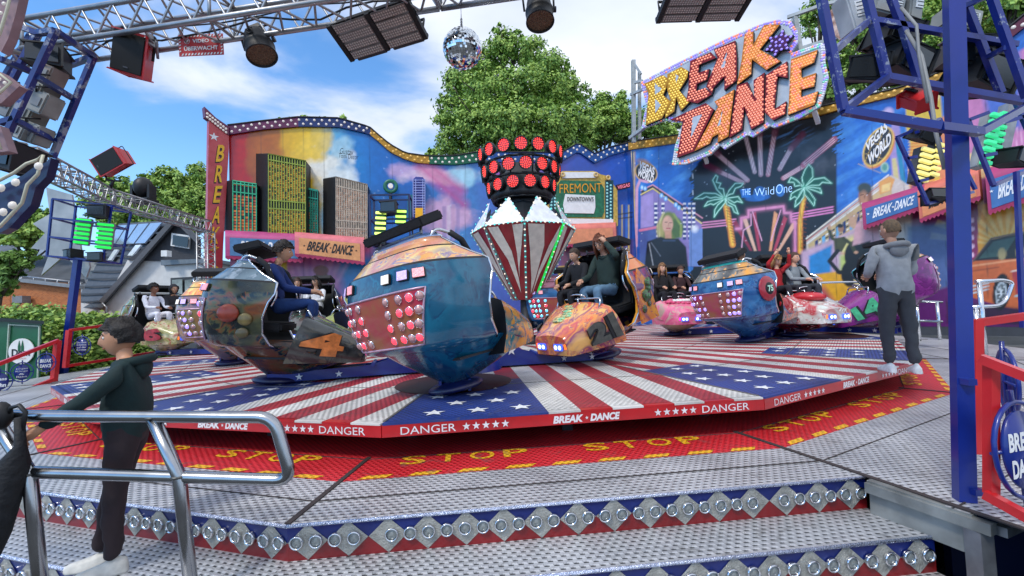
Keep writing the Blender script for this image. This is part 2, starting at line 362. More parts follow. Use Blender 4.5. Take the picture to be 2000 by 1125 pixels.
for k in range(16):
    # red danger strip
    w.poly([dpt(k, 7.7, ZW, PH2), dpt(k, R3, ZW, PH2), dpt(k+1, R3, ZW, PH2), dpt(k+1, 7.7, ZW, PH2)][::-1], 1)
    ro = R2 if k in (0, 15, 14) else 11.2
    w.poly([dpt(k, R3, ZW, PH2), dpt(k, ro, ZW, PH2), dpt(k+1, ro, ZW, PH2), dpt(k+1, R3, ZW, PH2)][::-1], 0)
    if k not in (0, 15, 14):
        w.poly([dpt(k, ro, ZW, PH2), dpt(k, ro, 0, PH2), dpt(k+1, ro, 0, PH2), dpt(k+1, ro, ZW, PH2)], 2)
wo = w.build('walkway', [PLATE, PLRED, GREY], uvs=PH2+math.radians(11.25)+math.pi/2); tag(wo, kind='structure')
# dark pit between disc and walkway
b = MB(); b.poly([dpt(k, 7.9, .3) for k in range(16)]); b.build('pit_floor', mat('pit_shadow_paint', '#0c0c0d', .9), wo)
# seams of the walkway and STOP lettering, yellow dashes
b = MB()
for k in range(16):
    A = dpt(k, 8.3, ZW+.004, PH2); B = dpt(k, R2 if k in (0, 15) else 10.8, ZW+.004, PH2); b.bar(A, B, .035, .008)
for k in range(16):
    for r in ((8.35, 9.12) if k in (0, 14, 15) else (8.35, 9.12, 9.9)): b.bar(dpt(k, r, ZW+.003, PH2), dpt(k+1, r, ZW+.003, PH2), .008, .005)
b.build('seam_strip', mat('dark_seam_rubber', '#38302f', .7), wo)
b = MB(); d = MB()
for k in range(16):
    A = dpt(k, 1, 0, PH2)-DC; ca = PH2+(k+.5)*math.pi/8; nrm = Vector((math.cos(ca), math.sin(ca), 0)); tan = Vector((-math.sin(ca), math.cos(ca), 0))
    ap = R3*math.cos(math.pi/16); half = R3*math.sin(math.pi/16)
    def P(t, r): return DC+nrm*r+tan*t+Vector((0, 0, ZW))
    for j in range(2):
        t0 = -half+.38+j*1.52
        # lettering reads from outside: base towards outside
        for i, ch in enumerate('STOP'):
            x0 = t0+i*.278; q = [P(x0, ap-.25), P(x0+.205, ap-.25), P(x0+.205, ap-.44), P(x0, ap-.44)]
            text_on(b, ch, q, Vector((0, 0, 1)), .005, 0, .015)
    n = 9
    for j in range(n):
        t = -half+.1+j*(2*half-.2)/n
        d.poly([P(t+.02, ap-.006)+Vector((0, 0, .004)), P(t+.22, ap-.006)+Vector((0, 0, .004)), P(t+.27, ap-.065)+Vector((0, 0, .004)), P(t+.07, ap-.065)+Vector((0, 0, .004))])
YC = checker('yellow_marking_paint', '#d89a10', '#f2b41c', 22, .5, 0, .4)
b.build('stop_lettering', YC, wo, uvs=PH2+1.767); d.build('yellow_dashes', YC, wo, uvs=PH2+1.767)
# ================================================================ turntable
tt = thing('turntable', 'big round turntable painted with stars and stripes, with a red danger rim', 'turntable', (DC.x, DC.y, 0))
FR = checker('flag_red_plate', '#7c1420', '#b02a36', 20, .5, 0, .35); FW = checker('flag_white_plate', '#a9a8a4', '#dddbd6', 20, .5, 0, .35); FB = checker('flag_blue_plate', '#16265c', '#27408c', 20, .45, 0, .35)
STW = mat('star_white_paint', '#dfe0e2', .5, 0, .1, 9)
def clip(poly, n, d):   # keep n.p<=d
    out = []
    for i in range(len(poly)):
        a, b2 = poly[i], poly[(i+1) % len(poly)]; da = n[0]*a[0]+n[1]*a[1]-d; db = n[0]*b2[0]+n[1]*b2[1]-d
        if da <= 0: out.append(a)
        if (da < 0 < db) or (db < 0 < da): t = da/(da-db); out.append((a[0]+(b2[0]-a[0])*t, a[1]+(b2[1]-a[1])*t))
    return out
apo = DR*math.cos(math.pi/16); hs_ = DR*math.sin(math.pi/16); SW = .277
for k in range(16):
    ca = PH+(k+.5)*math.pi/8; nrm = Vector((math.cos(ca), math.sin(ca), 0)); tan = Vector((-math.sin(ca), math.cos(ca), 0))
    def P(t, r, z=ZD): return DC+nrm*r+tan*t+Vector((0, 0, z))
    b = MB(); tp = math.tan(math.pi/16); wedge = [(-hs_, apo), (hs_, apo), (.9*tp, .9), (-.9*tp, .9)]
    edge = hs_-7*SW
    ri = apo-1.75
    for i in range(7):     # long stripes beside the canton
        lo, hi = hs_-(i+1)*SW, hs_-i*SW
        q = clip(clip(wedge, (1, 0), hi), (-1, 0), -lo)
        if len(q) > 2: b.poly([P(t, r) for t, r in q], 1 if i % 2 == 0 else 0)
    lef = clip(wedge, (1, 0), edge)
    can = clip(lef, (0, -1), -ri)
    b.poly([P(t, r) for t, r in can], 2)
    rest = clip(lef, (0, 1), ri)
    for i in range(8):
        hi = edge-i*SW; q = clip(clip(rest, (1, 0), hi), (-1, 0), -(hi-SW))
        if len(q) > 2: b.poly([P(t, r) for t, r in q], 0 if i % 2 == 0 else 1)
    for i in range(5):
        for j in range(4):
            r = apo-.2-i*.34; t = edge-.2-j*.38-(.19 if i % 2 else 0)
            if t > -r*tp+.14: b.poly([p+Vector((0, 0, .005)) for p in star_pts(P(t, r), tan, -nrm, .105, 5, .42)], 3)
    # edge band of alternating colour then red rim with lettering
    e = b.build('flag_panel', [FR, FW, FB, STW], tt, True, uvs=ca+math.pi/2)
    c = MB(); c.box(P(0, apo+.02, ZD-.064), (2*hs_+.01, .05, .094), Matrix((tan, nrm, Vector((0, 0, 1)))).transposed())
    for i in range(7):
        c.box(P(hs_-(i+.5)*SW, apo+.012, ZD-.008), (SW-.004, .07, .016), Matrix((tan, nrm, Vector((0, 0, 1)))).transposed(), 2 if i % 2 == 0 else 0)
    c.box(P((-hs_+edge)/2, apo+.012, ZD-.008), (edge+hs_, .07, .016), Matrix((tan, nrm, Vector((0, 0, 1)))).transposed(), 3)
    if k in (15, 0, 1, 14, 2):
        zb, zt = ZD-.098, ZD-.036
        def T(t0, t1, s, **kw): text_on(c, s, [P(t0, apo+.045, zb), P(t1, apo+.045, zb), P(t1, apo+.045, zt), P(t0, apo+.045, zt)], nrm, .003, 1, **kw)
        T(-hs_+.14, -hs_+.58, 'DANGER', bold=.0); T(hs_-.58, hs_-.14, 'DANGER', bold=.0)
        T(-.26, .0, 'BREAK', bold=.05, shear=.2); T(.06, .32, 'DANCE', bold=.05, shear=.2)
        for s0 in (-.98, .66):
            for i in range(5): c.poly(star_pts(P(s0+i*.08, apo+.048, ZD-.067), tan, Vector((0, 0, 1)), .034), 1)
        c.poly(star_pts(P(.03, apo+.048, ZD-.067), tan, Vector((0, 0, 1)), .016), 1)
    c.build('rim', [mat('rim_red', '#b5151c', .35, 0, .15, 4, coat=.4), STW, FW, FB], tt, True)
b = MB()
for k in range(16):
    b.bar(dpt(k, .9, ZD+.003), dpt(k, DR-.01, ZD+.003), .022, .006)
for k in range(16):
    for r in (3.0, 5.3, 7.0): b.bar(dpt(k, r, ZD+.003), dpt(k+1, r, ZD+.003), .010, .005)
b.build('panel_seam', mat('seam_alu', '#75706c', .5, .4), tt, True)
b = MB()
for k in range(32):
    p = dpt(k/2, 7.7, 0); b.box((p.x, p.y, .72), (.1, .1, .3)); b.cyl((p.x, p.y, ZW-.05), (p.x, p.y, ZW+.03), .05)
b.lathe([(7.9, .84), (7.7, .84), (7.7, .79), (7.9, .79), (7.9, .84)], (DC.x, DC.y, 0), 48)
b.lathe([(.01, .55), (4, .6), (7.6, .85)], (DC.x, DC.y, 0), 48)
b.build('under_frame', mat('under_frame_paint', '#1b1b20', .7), tt, True)
for hx, hy in ((-.75, 5.3), (6.7, 9.3), (-6.2, 10.3)):  # flat dark brown discs lying on the deck
    b = MB(); b.lathe([(.02, 0), (.68, 0), (.70, -.003)], (hx, hy, ZD+.008), 32); b.build('dark_round_disc', mat('dark_brown_disc', '#3a1512', .6, 0, .3, 4), tt, True)
# ================================================================ entrance steps
st = thing('entrance_steps', 'aluminium entrance steps with blue and red risers full of round lamps', 'steps', (0, 2, 0))
SR = [(R2, ZW, ZT1), (R2+.36, ZT1, ZT2), (R2+.72, ZT2, 0.0)]
RBLUE = mat('riser_blue', '#081c62', .35, 0, .15, 5, coat=.3); RRED = mat('riser_red', '#7c0c12', .4, 0, .15, 5, coat=.3)
DIA = mat('diamond_aluminium', '#a09f98', .45, .4, .2, 18, bump=.5, bs=90)
lamp_items = []
for k in (0, -1, -2):
    ca = PH2+(k+.5)*math.pi/8; nrm = Vector((math.cos(ca), math.sin(ca), 0)); tan = Vector((-math.sin(ca), math.cos(ca), 0)); Z = Vector((0, 0, 1))
    for i, (r, zt, zb) in enumerate(SR):
        ap = r*math.cos(math.pi/16); hf = r*math.sin(math.pi/16)
        def P(t, z, o=0.): return DC+nrm*(ap+o)+tan*t+Z*z
        b = MB(); zm = (zt+zb)/2
        b.poly([P(-hf, zb), P(hf, zb), P(hf, zm), P(-hf, zm)], 1); b.poly([P(-hf, zm), P(hf, zm), P(hf, zt), P(-hf, zt)], 0)
        n = 16 if i == 0 else 17; sp = 2*hf/n; dz = (zt-zb)*.485
        for j in range(n):
            c = P(-hf+(j+.5)*sp, zm, .004); b.poly([c-tan*sp*.495, c-Z*dz, c+tan*sp*.495, c+Z*dz], 2)
        b.build('riser', [RBLUE, RRED, DIA], st, True)
        m_ = 34 if i == 0 else 32
        for j in range(m_):
            if (j*7+k*3+i) % 23 == 5: continue
            lamp_items.append((P(-hf+(j+.5)*2*hf/m_, zm+.002, .006), nrm, 1 if (j*5+i) % 13 == 3 else 0))
        e = MB(); e.tube([P(-hf, zt-.008, .006), P(hf, zt-.008, .006)], .011, 8)
        e.build('nosing', mat('bright_nosing', '#c9d0e6', .25, .9, .2, 60, bump=.6, bs=150), st, True)
        if i < 2:
            r1 = SR[i+1][0]; a1 = r1*math.cos(math.pi/16); h1 = r1*math.sin(math.pi/16)
            t = MB(); t.poly([DC+nrm*ap-tan*hf+Z*zb, DC+nrm*a1-tan*h1+Z*zb, DC+nrm*a1+tan*h1+Z*zb, DC+nrm*ap+tan*hf+Z*zb])
            t.build('tread', PLATE, st, True, uvs=ca+math.pi/2)
# a chrome collar and lens for each riser lamp
W_ = WM(st).inverted(); rp = None
lamp_items.sort(key=lambda t: (t[0]-EYE).length)
vis = [t for t in lamp_items if -60 < toPx(t[0])[0] < 2060 and toPx(t[0])[1] < 1190]
for P_, nn, mi in vis[:99]:
    if rp is None:
        b = MB(); b.lathe([(.040, 0), (.040, .014), (.034, .022), (.031, .008)], n=14); rp = b.build('lamp_collar', CHROME, st)
        b = MB(); b.sph((0, 0, .004), .032, 12, 3, sc=(1, 1, .3), half=True); lp = b.build('lamp', LENS, rp); o = rp; l2 = lp
        l3 = None
    else: o = dup(rp, st); l2 = dup(lp, o)
    M = W_ @ Matrix.Translation(P_) @ rmat(nn).to_4x4(); o.location, q, _ = M.decompose(); o.rotation_euler = q.to_euler()
# side beam and steel corner at the right end of the steps
for nm in ('side',):
    A = onz(1697, 938, ZW); B = onz(1893, 1003, ZW-.01); dr = (B-A).normalized(); B = A+dr*((B-A).length); out = Vector((dr.y, -dr.x, 0))
    b = MB(); Z = Vector((0, 0, 1))
    b.bar(A+Z*-.02, B+dr*.02-Z*.02, .05, .05); b.bar(A-Z*.12, B-Z*.12, .01, .2); b.bar(A-Z*.035+out*.02, B+dr*.10-Z*.035+out*.02, .06, .06)
    b.build('side_beam', mat('worn_galvanised', '#8d8f8c', .5, .5, .3, 5), st, True)
    e = MB(); e.bar(B+dr*.03-Z*.07, Vector((B.x+dr.x*.03, B.y+dr.y*.03, 0)), .09, .07); e.bar(B+dr*.1+out*-.05-Z*.06, B+dr*.1+out*-.32-Z*.06, .05, .05)
    e.build('corner_post', STEEL, st, True)
# right part of the walkway beyond the steps
A = onz(1697, 938, ZW); B = onz(1893, 1003, ZW); Cc = onz(2300, 900, ZW); D_ = dpt(2, 10, ZW, PH2)
b = MB(); b.poly([A+Vector((0, 0, -.003)), B+Vector((0, 0, -.003)), Vector((B.x+1.2, B.y+.6, ZW-.003)), Vector((5.5, 4.5, ZW-.003)), Vector((3.3, 3.9, ZW-.003))])
b.build('side_walkway', PLATE, wo, uvs=PH2+math.radians(11.25+22.5)+math.pi/2)
b = MB(); b.box((B.x+1.05, B.y+.35, .29), (1.7, .05, .58)); b.build('skirt_panel', mat('dark_blue_skirt', '#0b1436', .5, 0, .2, 3), wo)
# ================================================================ painted scenery walls
class Wall:
    def __init__(s, A, B):
        s.A = Vector((A[0], A[1], 0)); s.B = Vector((B[0], B[1], 0)); s.t = (s.B-s.A).normalized(); s.n = Vector((s.t.y, -s.t.x, 0))
    def px(s, x, y): P = onpl(x, y, s.A, s.n); return ((P-s.A).dot(s.t), P.z)
    def P(s, u, z, off=0.): return s.A+s.t*u+Vector((0, 0, z))+s.n*off
    def at(s, x, y, off=0.): return onpl(x, y, s.A+s.n*off, s.n)
    def sx(s, x, y=400): return s.px(x, y)[0]
WL = Wall((-13.3, 19.5), (6.5, 23.5)); WR = Wall((6.5, 23.5), (15.5, 14.2))
def lin(pts, x):
    for (a, b), (c, d) in zip(pts, pts[1:]):
        if x <= c: return b+(d-b)*max(0, min(1, (x-a)/(c-a)))
    return pts[-1][1]
class Canvas:
    """colour grid lying on a wall, painted in numpy, stored as vertex colours of the mural mesh"""
    def __init__(s, wall, u0, u1, top, cell, z0=.6):
        s.w = wall; nu = int((u1-u0)/cell); us = np.linspace(u0, u1, nu+1); tz = np.array([lin(top, u) for u in us]); nz = int((tz.max()-z0)/cell)
        k = np.linspace(0, 1, nz+1)[:, None]; s.Z = z0+(tz[None, :]-z0)*k; s.U = np.repeat(us[None, :], nz+1, 0)
        n = s.U.size; a = wall.A; t = wall.t
        PX = a.x+t.x*s.U-EYE.x; PY = a.y+t.y*s.U-EYE.y; PZ = s.Z-EYE.z
        d = PX*CF.x+PY*CF.y+PZ*CF.z; s.x = 1000+FPX*(PX*CR.x+PY*CR.y+PZ*CR.z)/d; s.y = 562.5-FPX*(PX*CU.x+PY*CU.y+PZ*CU.z)/d
        s.c = np.zeros(s.U.shape+(3,)); rs = np.random.RandomState(3); s.rs = rs
    def noise(s, sc, seed, oct=4, rot=0., an=1.):
        rs = np.random.RandomState(seed); out = 0; a = 1; tot = 0
        ux = (s.x*math.cos(rot)+s.y*math.sin(rot))/sc; uy = (-s.x*math.sin(rot)+s.y*math.cos(rot))/sc*an
        for o in range(oct):
            G = rs.rand(64, 64); fx = ux*2**o; fy = uy*2**o; ix = np.floor(fx).astype(int); iy = np.floor(fy).astype(int); tx = fx-ix; ty = fy-iy
            tx = tx*tx*(3-2*tx); ty = ty*ty*(3-2*ty)
            g = lambda i, j: G[(ix+i) % 64, (iy+j) % 64]
            out = out+a*((g(0, 0)*(1-tx)+g(1, 0)*tx)*(1-ty)+(g(0, 1)*(1-tx)+g(1, 1)*tx)*ty); tot += a; a *= .5
        return out/tot
    def mix(s, col, al):
        al = np.clip(al, 0, 1)[..., None]; s.c = s.c*(1-al)+np.array(C(col) if not isinstance(col, np.ndarray) else col)*al
    def dseg(s, a, b, X=None, Y=None):
        X = s.x if X is None else X; Y = s.y if Y is None else Y
        ax, ay = a; bx, by = b; dx = bx-ax; dy = by-ay; t = np.clip(((X-ax)*dx+(Y-ay)*dy)/max(1e-9, dx*dx+dy*dy), 0, 1)
        return np.hypot(X-ax-t*dx, Y-ay-t*dy)
    def win(s, pts, pad):
        xs = [p[0] for p in pts]; ys = [p[1] for p in pts]
        M = (s.x > min(xs)-pad) & (s.x < max(xs)+pad) & (s.y > min(ys)-pad) & (s.y < max(ys)+pad); return np.nonzero(M)
    def blend(s, I, col, al):
        al = np.clip(al, 0, 1)[:, None]; col = col if isinstance(col, np.ndarray) else np.array(C(col)); s.c[I] = s.c[I]*(1-al)+col*al
    def poly(s, pts, col, soft=1.2, al=1.):
        I = s.win(pts, soft*2)
        if not len(I[0]): return
        X = s.x[I]; Y = s.y[I]; ins = np.zeros(X.shape, bool); d = np.full(X.shape, 1e9); n = len(pts)
        for i in range(n):
            a = pts[i]; b = pts[(i+1) % n]; d = np.minimum(d, s.dseg(a, b, X, Y))
            if a[1] != b[1]: ins ^= ((a[1] > Y) != (b[1] > Y)) & (X < (b[0]-a[0])*(Y-a[1])/(b[1]-a[1])+a[0])
        s.blend(I, col, al*np.clip(.5+np.where(ins, d, -d)/(2*soft), 0, 1))
    def line(s, pts, w, col, soft=1., al=1., glow=0, gc=None):
        I = s.win(pts, w+soft*2+glow*2.5)
        if not len(I[0]): return
        X = s.x[I]; Y = s.y[I]; d = np.full(X.shape, 1e9)
        for a, b in zip(pts, pts[1:]): d = np.minimum(d, s.dseg(a, b, X, Y))
        if glow: s.blend(I, gc or col, .55*np.exp(-(d/glow)**2))
        s.blend(I, col, al*np.clip(.5+(w/2-d)/(2*soft), 0, 1))
    def ell(s, cx, cy, rx, ry, col, soft=1.2, al=1., rot=0.):
        R = max(rx, ry)+soft*2; I = s.win([(cx-R, cy-R), (cx+R, cy+R)], 1)
        if not len(I[0]): return
        X = s.x[I]-cx; Y = s.y[I]-cy; a = X*math.cos(rot)+Y*math.sin(rot); b = -X*math.sin(rot)+Y*math.cos(rot)
        q = np.hypot(a/rx, b/ry); s.blend(I, col, al*np.clip(.5+(1-q)*min(rx, ry)/(2*soft), 0, 1))
    def build(s, name, material, parent, off=.004, x0=None):
        k, n = s.U.shape; w = s.w; s.c *= (1+(s.noise(7, 31)-.5)*.34+(s.noise(60, 33, an=.12)-.5)*.30)[..., None]; base = w.A+w.n*off
        co = np.stack([base.x+w.t.x*s.U, base.y+w.t.y*s.U, s.Z], -1).reshape(-1, 3); co -= np.array(WM(parent).translation)
        i = np.arange(k*n).reshape(k, n); f = np.stack([i[:-1, :-1], i[:-1, 1:], i[1:, 1:], i[1:, :-1]], -1).reshape(-1, 4)
        me = bpy.data.meshes.new(name); me.vertices.add(len(co)); me.vertices.foreach_set('co', co.ravel())
        me.loops.add(f.size); me.loops.foreach_set('vertex_index', f.ravel().astype(np.int32)); me.polygons.add(len(f))
        me.polygons.foreach_set('loop_start', np.arange(0, f.size, 4, dtype=np.int32)); me.polygons.foreach_set('loop_total', np.full(len(f), 4, np.int32))
        me.update(calc_edges=True)
        ca = me.color_attributes.new('Col', 'FLOAT_COLOR', 'POINT'); ca.data.foreach_set('color', np.concatenate([np.clip(s.c, 0, 1), np.ones(s.c.shape[:2]+(1,))], -1).ravel())
        me.materials.append(material); o = bpy.data.objects.new(name, me); COL.objects.link(o); o.parent = parent; return o
MURAL = vcol('airbrushed_mural', .3, .35)
# ---- left wall ----
wl = thing('scenery_wall', 'wide left scenery wall painted with a red to yellow to blue sky behind skyscrapers', 'wall', WL.A)
topL = [(447, 265), (520, 254), (586, 249), (662, 250), (721, 263), (740, 278), (762, 298), (790, 312), (813, 319), (850, 322), (890, 323), (940, 317), (1000, 318), (1095, 317), (1128, 297), (1160, 320), (1190, 305), (1234, 293)]
bandL = [(447, 247), (520, 238), (583, 231), (662, 233), (722, 250), (740, 266), (762, 284), (792, 301), (828, 306), (860, 307), (890, 306), (937, 298), (1000, 299), (1095, 300), (1128, 281), (1160, 302), (1190, 289), (1232, 279)]
tl = [WL.px(*p) for p in topL]; bl = [WL.px(*p) for p in bandL]
u0, u1 = tl[0][0], tl[-1][0]
cv = Canvas(WL, u0, u1, tl, .05)
x, y = cv.x, cv.y
nz = cv.noise(70, 1); nf = cv.noise(26, 2)
xx = x+(nz-.5)*70
stops = [(440, '#a80f10'), (494, '#b01508'), (505, '#a04a08'), (545, '#b86a0c'), (556, '#d9a40c'), (615, '#f2c40e'), (632, '#e8d27a'), (650, '#6bb7d6'), (680, '#1f7fc4'), (720, '#1668b4'), (790, '#1a62b4'), (850, '#2d6fb8'), (900, '#3a84c0'), (960, '#3f5fae'), (1100, '#4a3f96'), (1140, '#2a4fb0'), (1235, '#1b55b5')]
sc_ = np.array([s[0] for s in stops]); cc_ = np.array([C(s[1]) for s in stops])
for ch in range(3): cv.c[..., ch] = np.interp(xx, sc_, cc_[:, ch])
def blob(cx, cy, rx, ry, col, a=1., seed=5, sc=30):
    n = cv.noise(sc, seed); q = np.hypot((cv.x-cx)/rx, (cv.y-cy)/ry)+(n-.5)*1.3; cv.mix(col, a*np.clip((1.05-q)*2.2, 0, 1))
blob(620, 300, 42, 50, '#f0c73a', .8, 11); blob(648, 345, 45, 62, '#f2efe2', .95, 12); blob(672, 360, 40, 40, '#e9efee', .9, 13); blob(670, 290, 24, 22, '#a8d4e2', .7, 14)
blob(812, 335, 55, 18, '#c9a6cc', .85, 15); blob(860, 345, 70, 20, '#e8cfd8', .95, 16); blob(905, 350, 40, 22, '#9ed3e6', .9, 17)
for p, q in (((820, 325), (905, 400)), ((840, 322), (900, 372))): cv.line([p, q], 18, '#c63f86', 9, .75)
blob(1010, 345, 60, 35, '#b05aa6', .7, 18); blob(1150, 340, 30, 40, '#2347a8', .6, 19); blob(880, 425, 60, 35, '#dba7c4', .8, 20)
for i in range(60):
    a, b = rnd.uniform(720, 1230), rnd.uniform(290, 480); cv.ell(a, b, 1, 1, '#cfe2f6', 1, .5)
# low part of the wall: pink to blue, green, purple booth fronts and painted figures
cv.poly([(440, 470), (730, 475), (730, 700), (440, 700)], '#c4628f', 10); cv.poly([(560, 500), (720, 500), (720, 640), (600, 640)], '#8f6bb0', 20, .7); cv.poly([(655, 500), (730, 500), (730, 640), (690, 640)], '#1f7fc2', 10)
for i in range(8): cv.line([(610, 640), (560+i*18, 500)], 5, '#e3a6c2', 5, .5)
cv.poly([(730, 470), (905, 480), (905, 700), (730, 700)], '#5a3f86', 8, .8); cv.poly([(1090, 465), (1100, 620), (1235, 620), (1235, 470)], '#7c3c50', 6, .9)
for i, c in enumerate(('#d9b317', '#3a8a4a', '#d86a1c', '#b9a11a')): cv.poly([(1090+i*34, 520), (1122+i*34, 520), (1122+i*34, 640), (1090+i*34, 640)], c, 2, .9)
# man with a cap in the mural, dungarees
cv.poly([(598, 640), (603, 575), (622, 556), (650, 556), (672, 585), (680, 640)], '#1c1416', 2); cv.ell(628, 545, 13, 20, '#5a2c1c'); cv.ell(627, 528, 15, 10, '#7a2a17'); cv.poly([(640, 560), (650, 562), (655, 640), (640, 640)], '#3a6a9c', 1.5); cv.line([(612, 548), (640, 548)], 1.5, '#2a1410', 1)
cv.poly([(535, 520), (560, 510), (562, 560), (538, 560)], '#d6c62c', 2)
# painted hints of a street at the right part of the wall
for i in range(5): cv.poly([(855+i*9, 405-i*2), (862+i*9, 405-i*2), (862+i*9, 470), (855+i*9, 470)], ['#c79bb8', '#8f78a8', '#d6c3cf'][i % 3], 1, .6)
for i in range(9): cv.poly([(1196+i*4.4, 400), (1198.4+i*4.4, 400), (1198.4+i*4.4, 500), (1196+i*4.4, 500)], ['#2b6fc6', '#e9c842', '#1a2f7a'][i % 3], .8, .85)
cv.line([(1200, 420), (1235, 415)], 2, '#111', 1); cv.line([(1200, 428), (1235, 424)], 2, '#111', 1)
# panel joints
for X in (510, 552, 592, 633, 722, 766, 845, 908, 1232): cv.line([(X, 230), (X+1.5, 600)], 1.2, '#20242e', .8, .45)
cv.build('mural', MURAL, wl)
def band(parent, wall, top, bot, cols, name='light_band', rows=2, step=.34, r=.062, offz=.12, mats_b=None):
    """bulb-studded crest along the wall top; cols: list of (px limit, colour)"""
    T = [wall.px(*p) for p in top]; Bt = [wall.px(*p) for p in bot]; us = []
    ua, ub = min(T[0][0], Bt[0][0]), max(T[-1][0], Bt[-1][0]); lims = [(wall.px(l, 300)[0], c) for l, c in cols]
    mb = MB(); k = max(8, int((ub-ua)/.25)); items = []
    for i in range(k):
        a = ua+(ub-ua)*i/k; b = ua+(ub-ua)*(i+1)/k; mi = next((j for j, (l, _) in enumerate(lims) if (a+b)/2 <= l), len(lims)-1)
        mb.prism([wall.P(a, lin(Bt, a), offz), wall.P(b, lin(Bt, b), offz), wall.P(b, lin(T, b), offz), wall.P(a, lin(T, a), offz)], wall.n*.22, mi)
    mb.tube([wall.P(ua+(ub-ua)*i/k, lin(T, ua+(ub-ua)*i/k)+.02, offz+.01) for i in range(k+1)], .035, 6, len(lims))
    o = mb.build(name, [mat('band_'+c.strip('#'), c, .4, .2, .2, 5) for _, c in lims]+[BLACK], parent, True)
    n = int((ub-ua)/step)
    for i in range(n):
        for j in range(rows):
            a = ua+(i+.5+(.5 if j else 0)*.9)*(ub-ua)/n
            if a > ub-.05: continue
            h0, h1 = lin(Bt, a), lin(T, a); items.append((wall.P(a, h0+(h1-h0)*(.28 if j == 0 else .72), offz+.001), wall.n, 0))
    return items
bt = [(p[0], p[1]) for p in topL]
it = band(wl, WL, bandL, bt, [(585, '#5e1f45'), (722, '#152a5e'), (840, '#b07f1c'), (945, '#0e5a3c'), (1240, '#1a4a8c')])
BULB = mat('milky_bulb', '#d8d2cc', .2, 0, .1, 10, emit=.12, emc='#fff2e0'); BULBY = mat('amber_bulb', '#e0b25a', .2, 0, .1, 10, emit=.15)
bulbs(wl, [(p, n, 1 if 722 < toPx(p)[0] < 840 else 0) for p, n, _ in it], [BULB, BULBY], .06, limit=95)
b = MB(); k = 40
pts = [WL.P(u0, .3, -.003)]+[WL.P(u1, .3, -.003)]+[WL.P(u, lin(tl, u), -.003) for u in np.linspace(u1, u0, k)]
b.prism(pts, WL.n*.15); b.build('wall_panel', mat('wall_back', '#3c3f45', .7), wl, True)
# artist lettering
b = MB()
text_on(b, 'Gustav', [WL.at(664, 300), WL.at(690, 304), WL.at(690, 291), WL.at(664, 289)], WL.n, .01, bold=-.01, shear=.3); text_on(b, 'Tomi Decor', [WL.at(662, 308), WL.at(700, 312), WL.at(700, 302), WL.at(662, 299)], WL.n, .01, bold=-.01, shear=.2)
b.build('painted_signature', BLACK, wl, True)
# ---- relief skyscrapers on the left wall: front at 'off' from the wall, px corner lists ----
def tower(label, x0, x1, x2, yt0, yt1, yt2, yb, col, cold, nx, ny, off=.55, darks=(), top_rows=0, line='#d8d23c', gl=.2):
    """x0..x1 dark side, x1..x2 glazed front; top heights at those x; yb foot"""
    t = thing('skyscraper_relief', label, 'scenery tower', WL.at(x1, yb, 0), group='relief skyscrapers on the left scenery wall')
    def F(x, y, o=off): return WL.at(x, y, o)
    A = F(x1, yb); Bq = F(x2, yb); Ct = F(x2, yt2); D = F(x1, yt1); nn = WL.n
    b = MB(); b.prism([A, Bq, Ct, D], nn*off); W0 = WL.at(x0, yb); W1 = WL.at(x0, yt0)
    b.add([W0+nn*.01, A+nn*.002, D+nn*.002, W1+nn*.01], [(0, 1, 2, 3)], 0); b.add([W1, D, WL.at(x1, yt1-2)], [(0, 1, 2)], 0)
    b.build('tower_body', BLACK, t, True)
    g_ = MB(); e = MB(); h = MB()
    def Q(u, v, o=.01): return (A*(1-u)*(1-v)+Bq*u*(1-v)+Ct*u*v+D*(1-u)*v)+nn*o
    rr = random.Random(int(x0))
    for j in range(ny):
        v0 = .02+j*.96/ny; v1 = v0+.96/ny*.72
        if any(a <= (j+.5)/ny <= bb for a, bb in darks): continue
        for i in range(nx):
            a0 = .02+i*.96/nx; a1 = a0+.96/nx*.86; mi = 0 if rr.random() < .6 else 1 if rr.random() < .75 else 2
            g_.poly([Q(a0, v0), Q(a1, v0), Q(a1, v1), Q(a0, v1)], mi)
    g_.build('lit_glazing', [mat('glz'+col, col, .25, .1, .3, 8, emit=.12), mat('glz'+cold, cold, .25, .1, .3, 8, emit=.08), mat('glz_dark', '#3a2410', .25, .1, .3, 8)], t, True)
    for i in range(nx+1):
        u = .015+i*.97/nx; e.bar(Q(u, 0, .03), Q(u, 1, .03), .035, .04)
    for v in [0, 1]+[a for d in darks for a in d]: e.bar(Q(0, v, .032), Q(1, v, .032), .05, .05)
    e.build('mullion', mat('mul'+line, line, .35, .3, .2, 6), t, True)
    return t
tower('low orange relief skyscraper, leftmost on the wall beside the break tower', 438, 455, 502, 354, 353, 360, 452, '#c4661c', '#a8401a', 6, 16, .5, [(.78, .95)], line='#3aa878')
tower('tall yellow relief skyscraper with a dark floor band, tallest on the wall', 500, 524, 598, 300, 301, 315, 462, '#d0941a', '#7a4c0a', 14, 44, .8, [(.34, .44), (.93, 1.0)], line='#8f9a38')
tower('narrow green relief skyscraper right behind the tall yellow one', 592, 597, 621, 366, 367, 372, 458, '#2b6b52', '#8a5a2a', 5, 18, .3, [(.8, .98)], line='#3fae8c')
tower('copper striped relief skyscraper with an aerial, right of the narrow green one', 631, 656, 718, 349, 346, 361, 470, '#b4682c', '#d8b090', 18, 30, .7, [(.2, .32), (.86, 1.0)], line='#b9a58e')
t = thing('skyscraper_relief', 'slim purple relief skyscraper with a round top, above the yellow strobe cage', 'scenery tower', WL.at(815, 420, 0), group='relief skyscrapers on the left scenery wall')
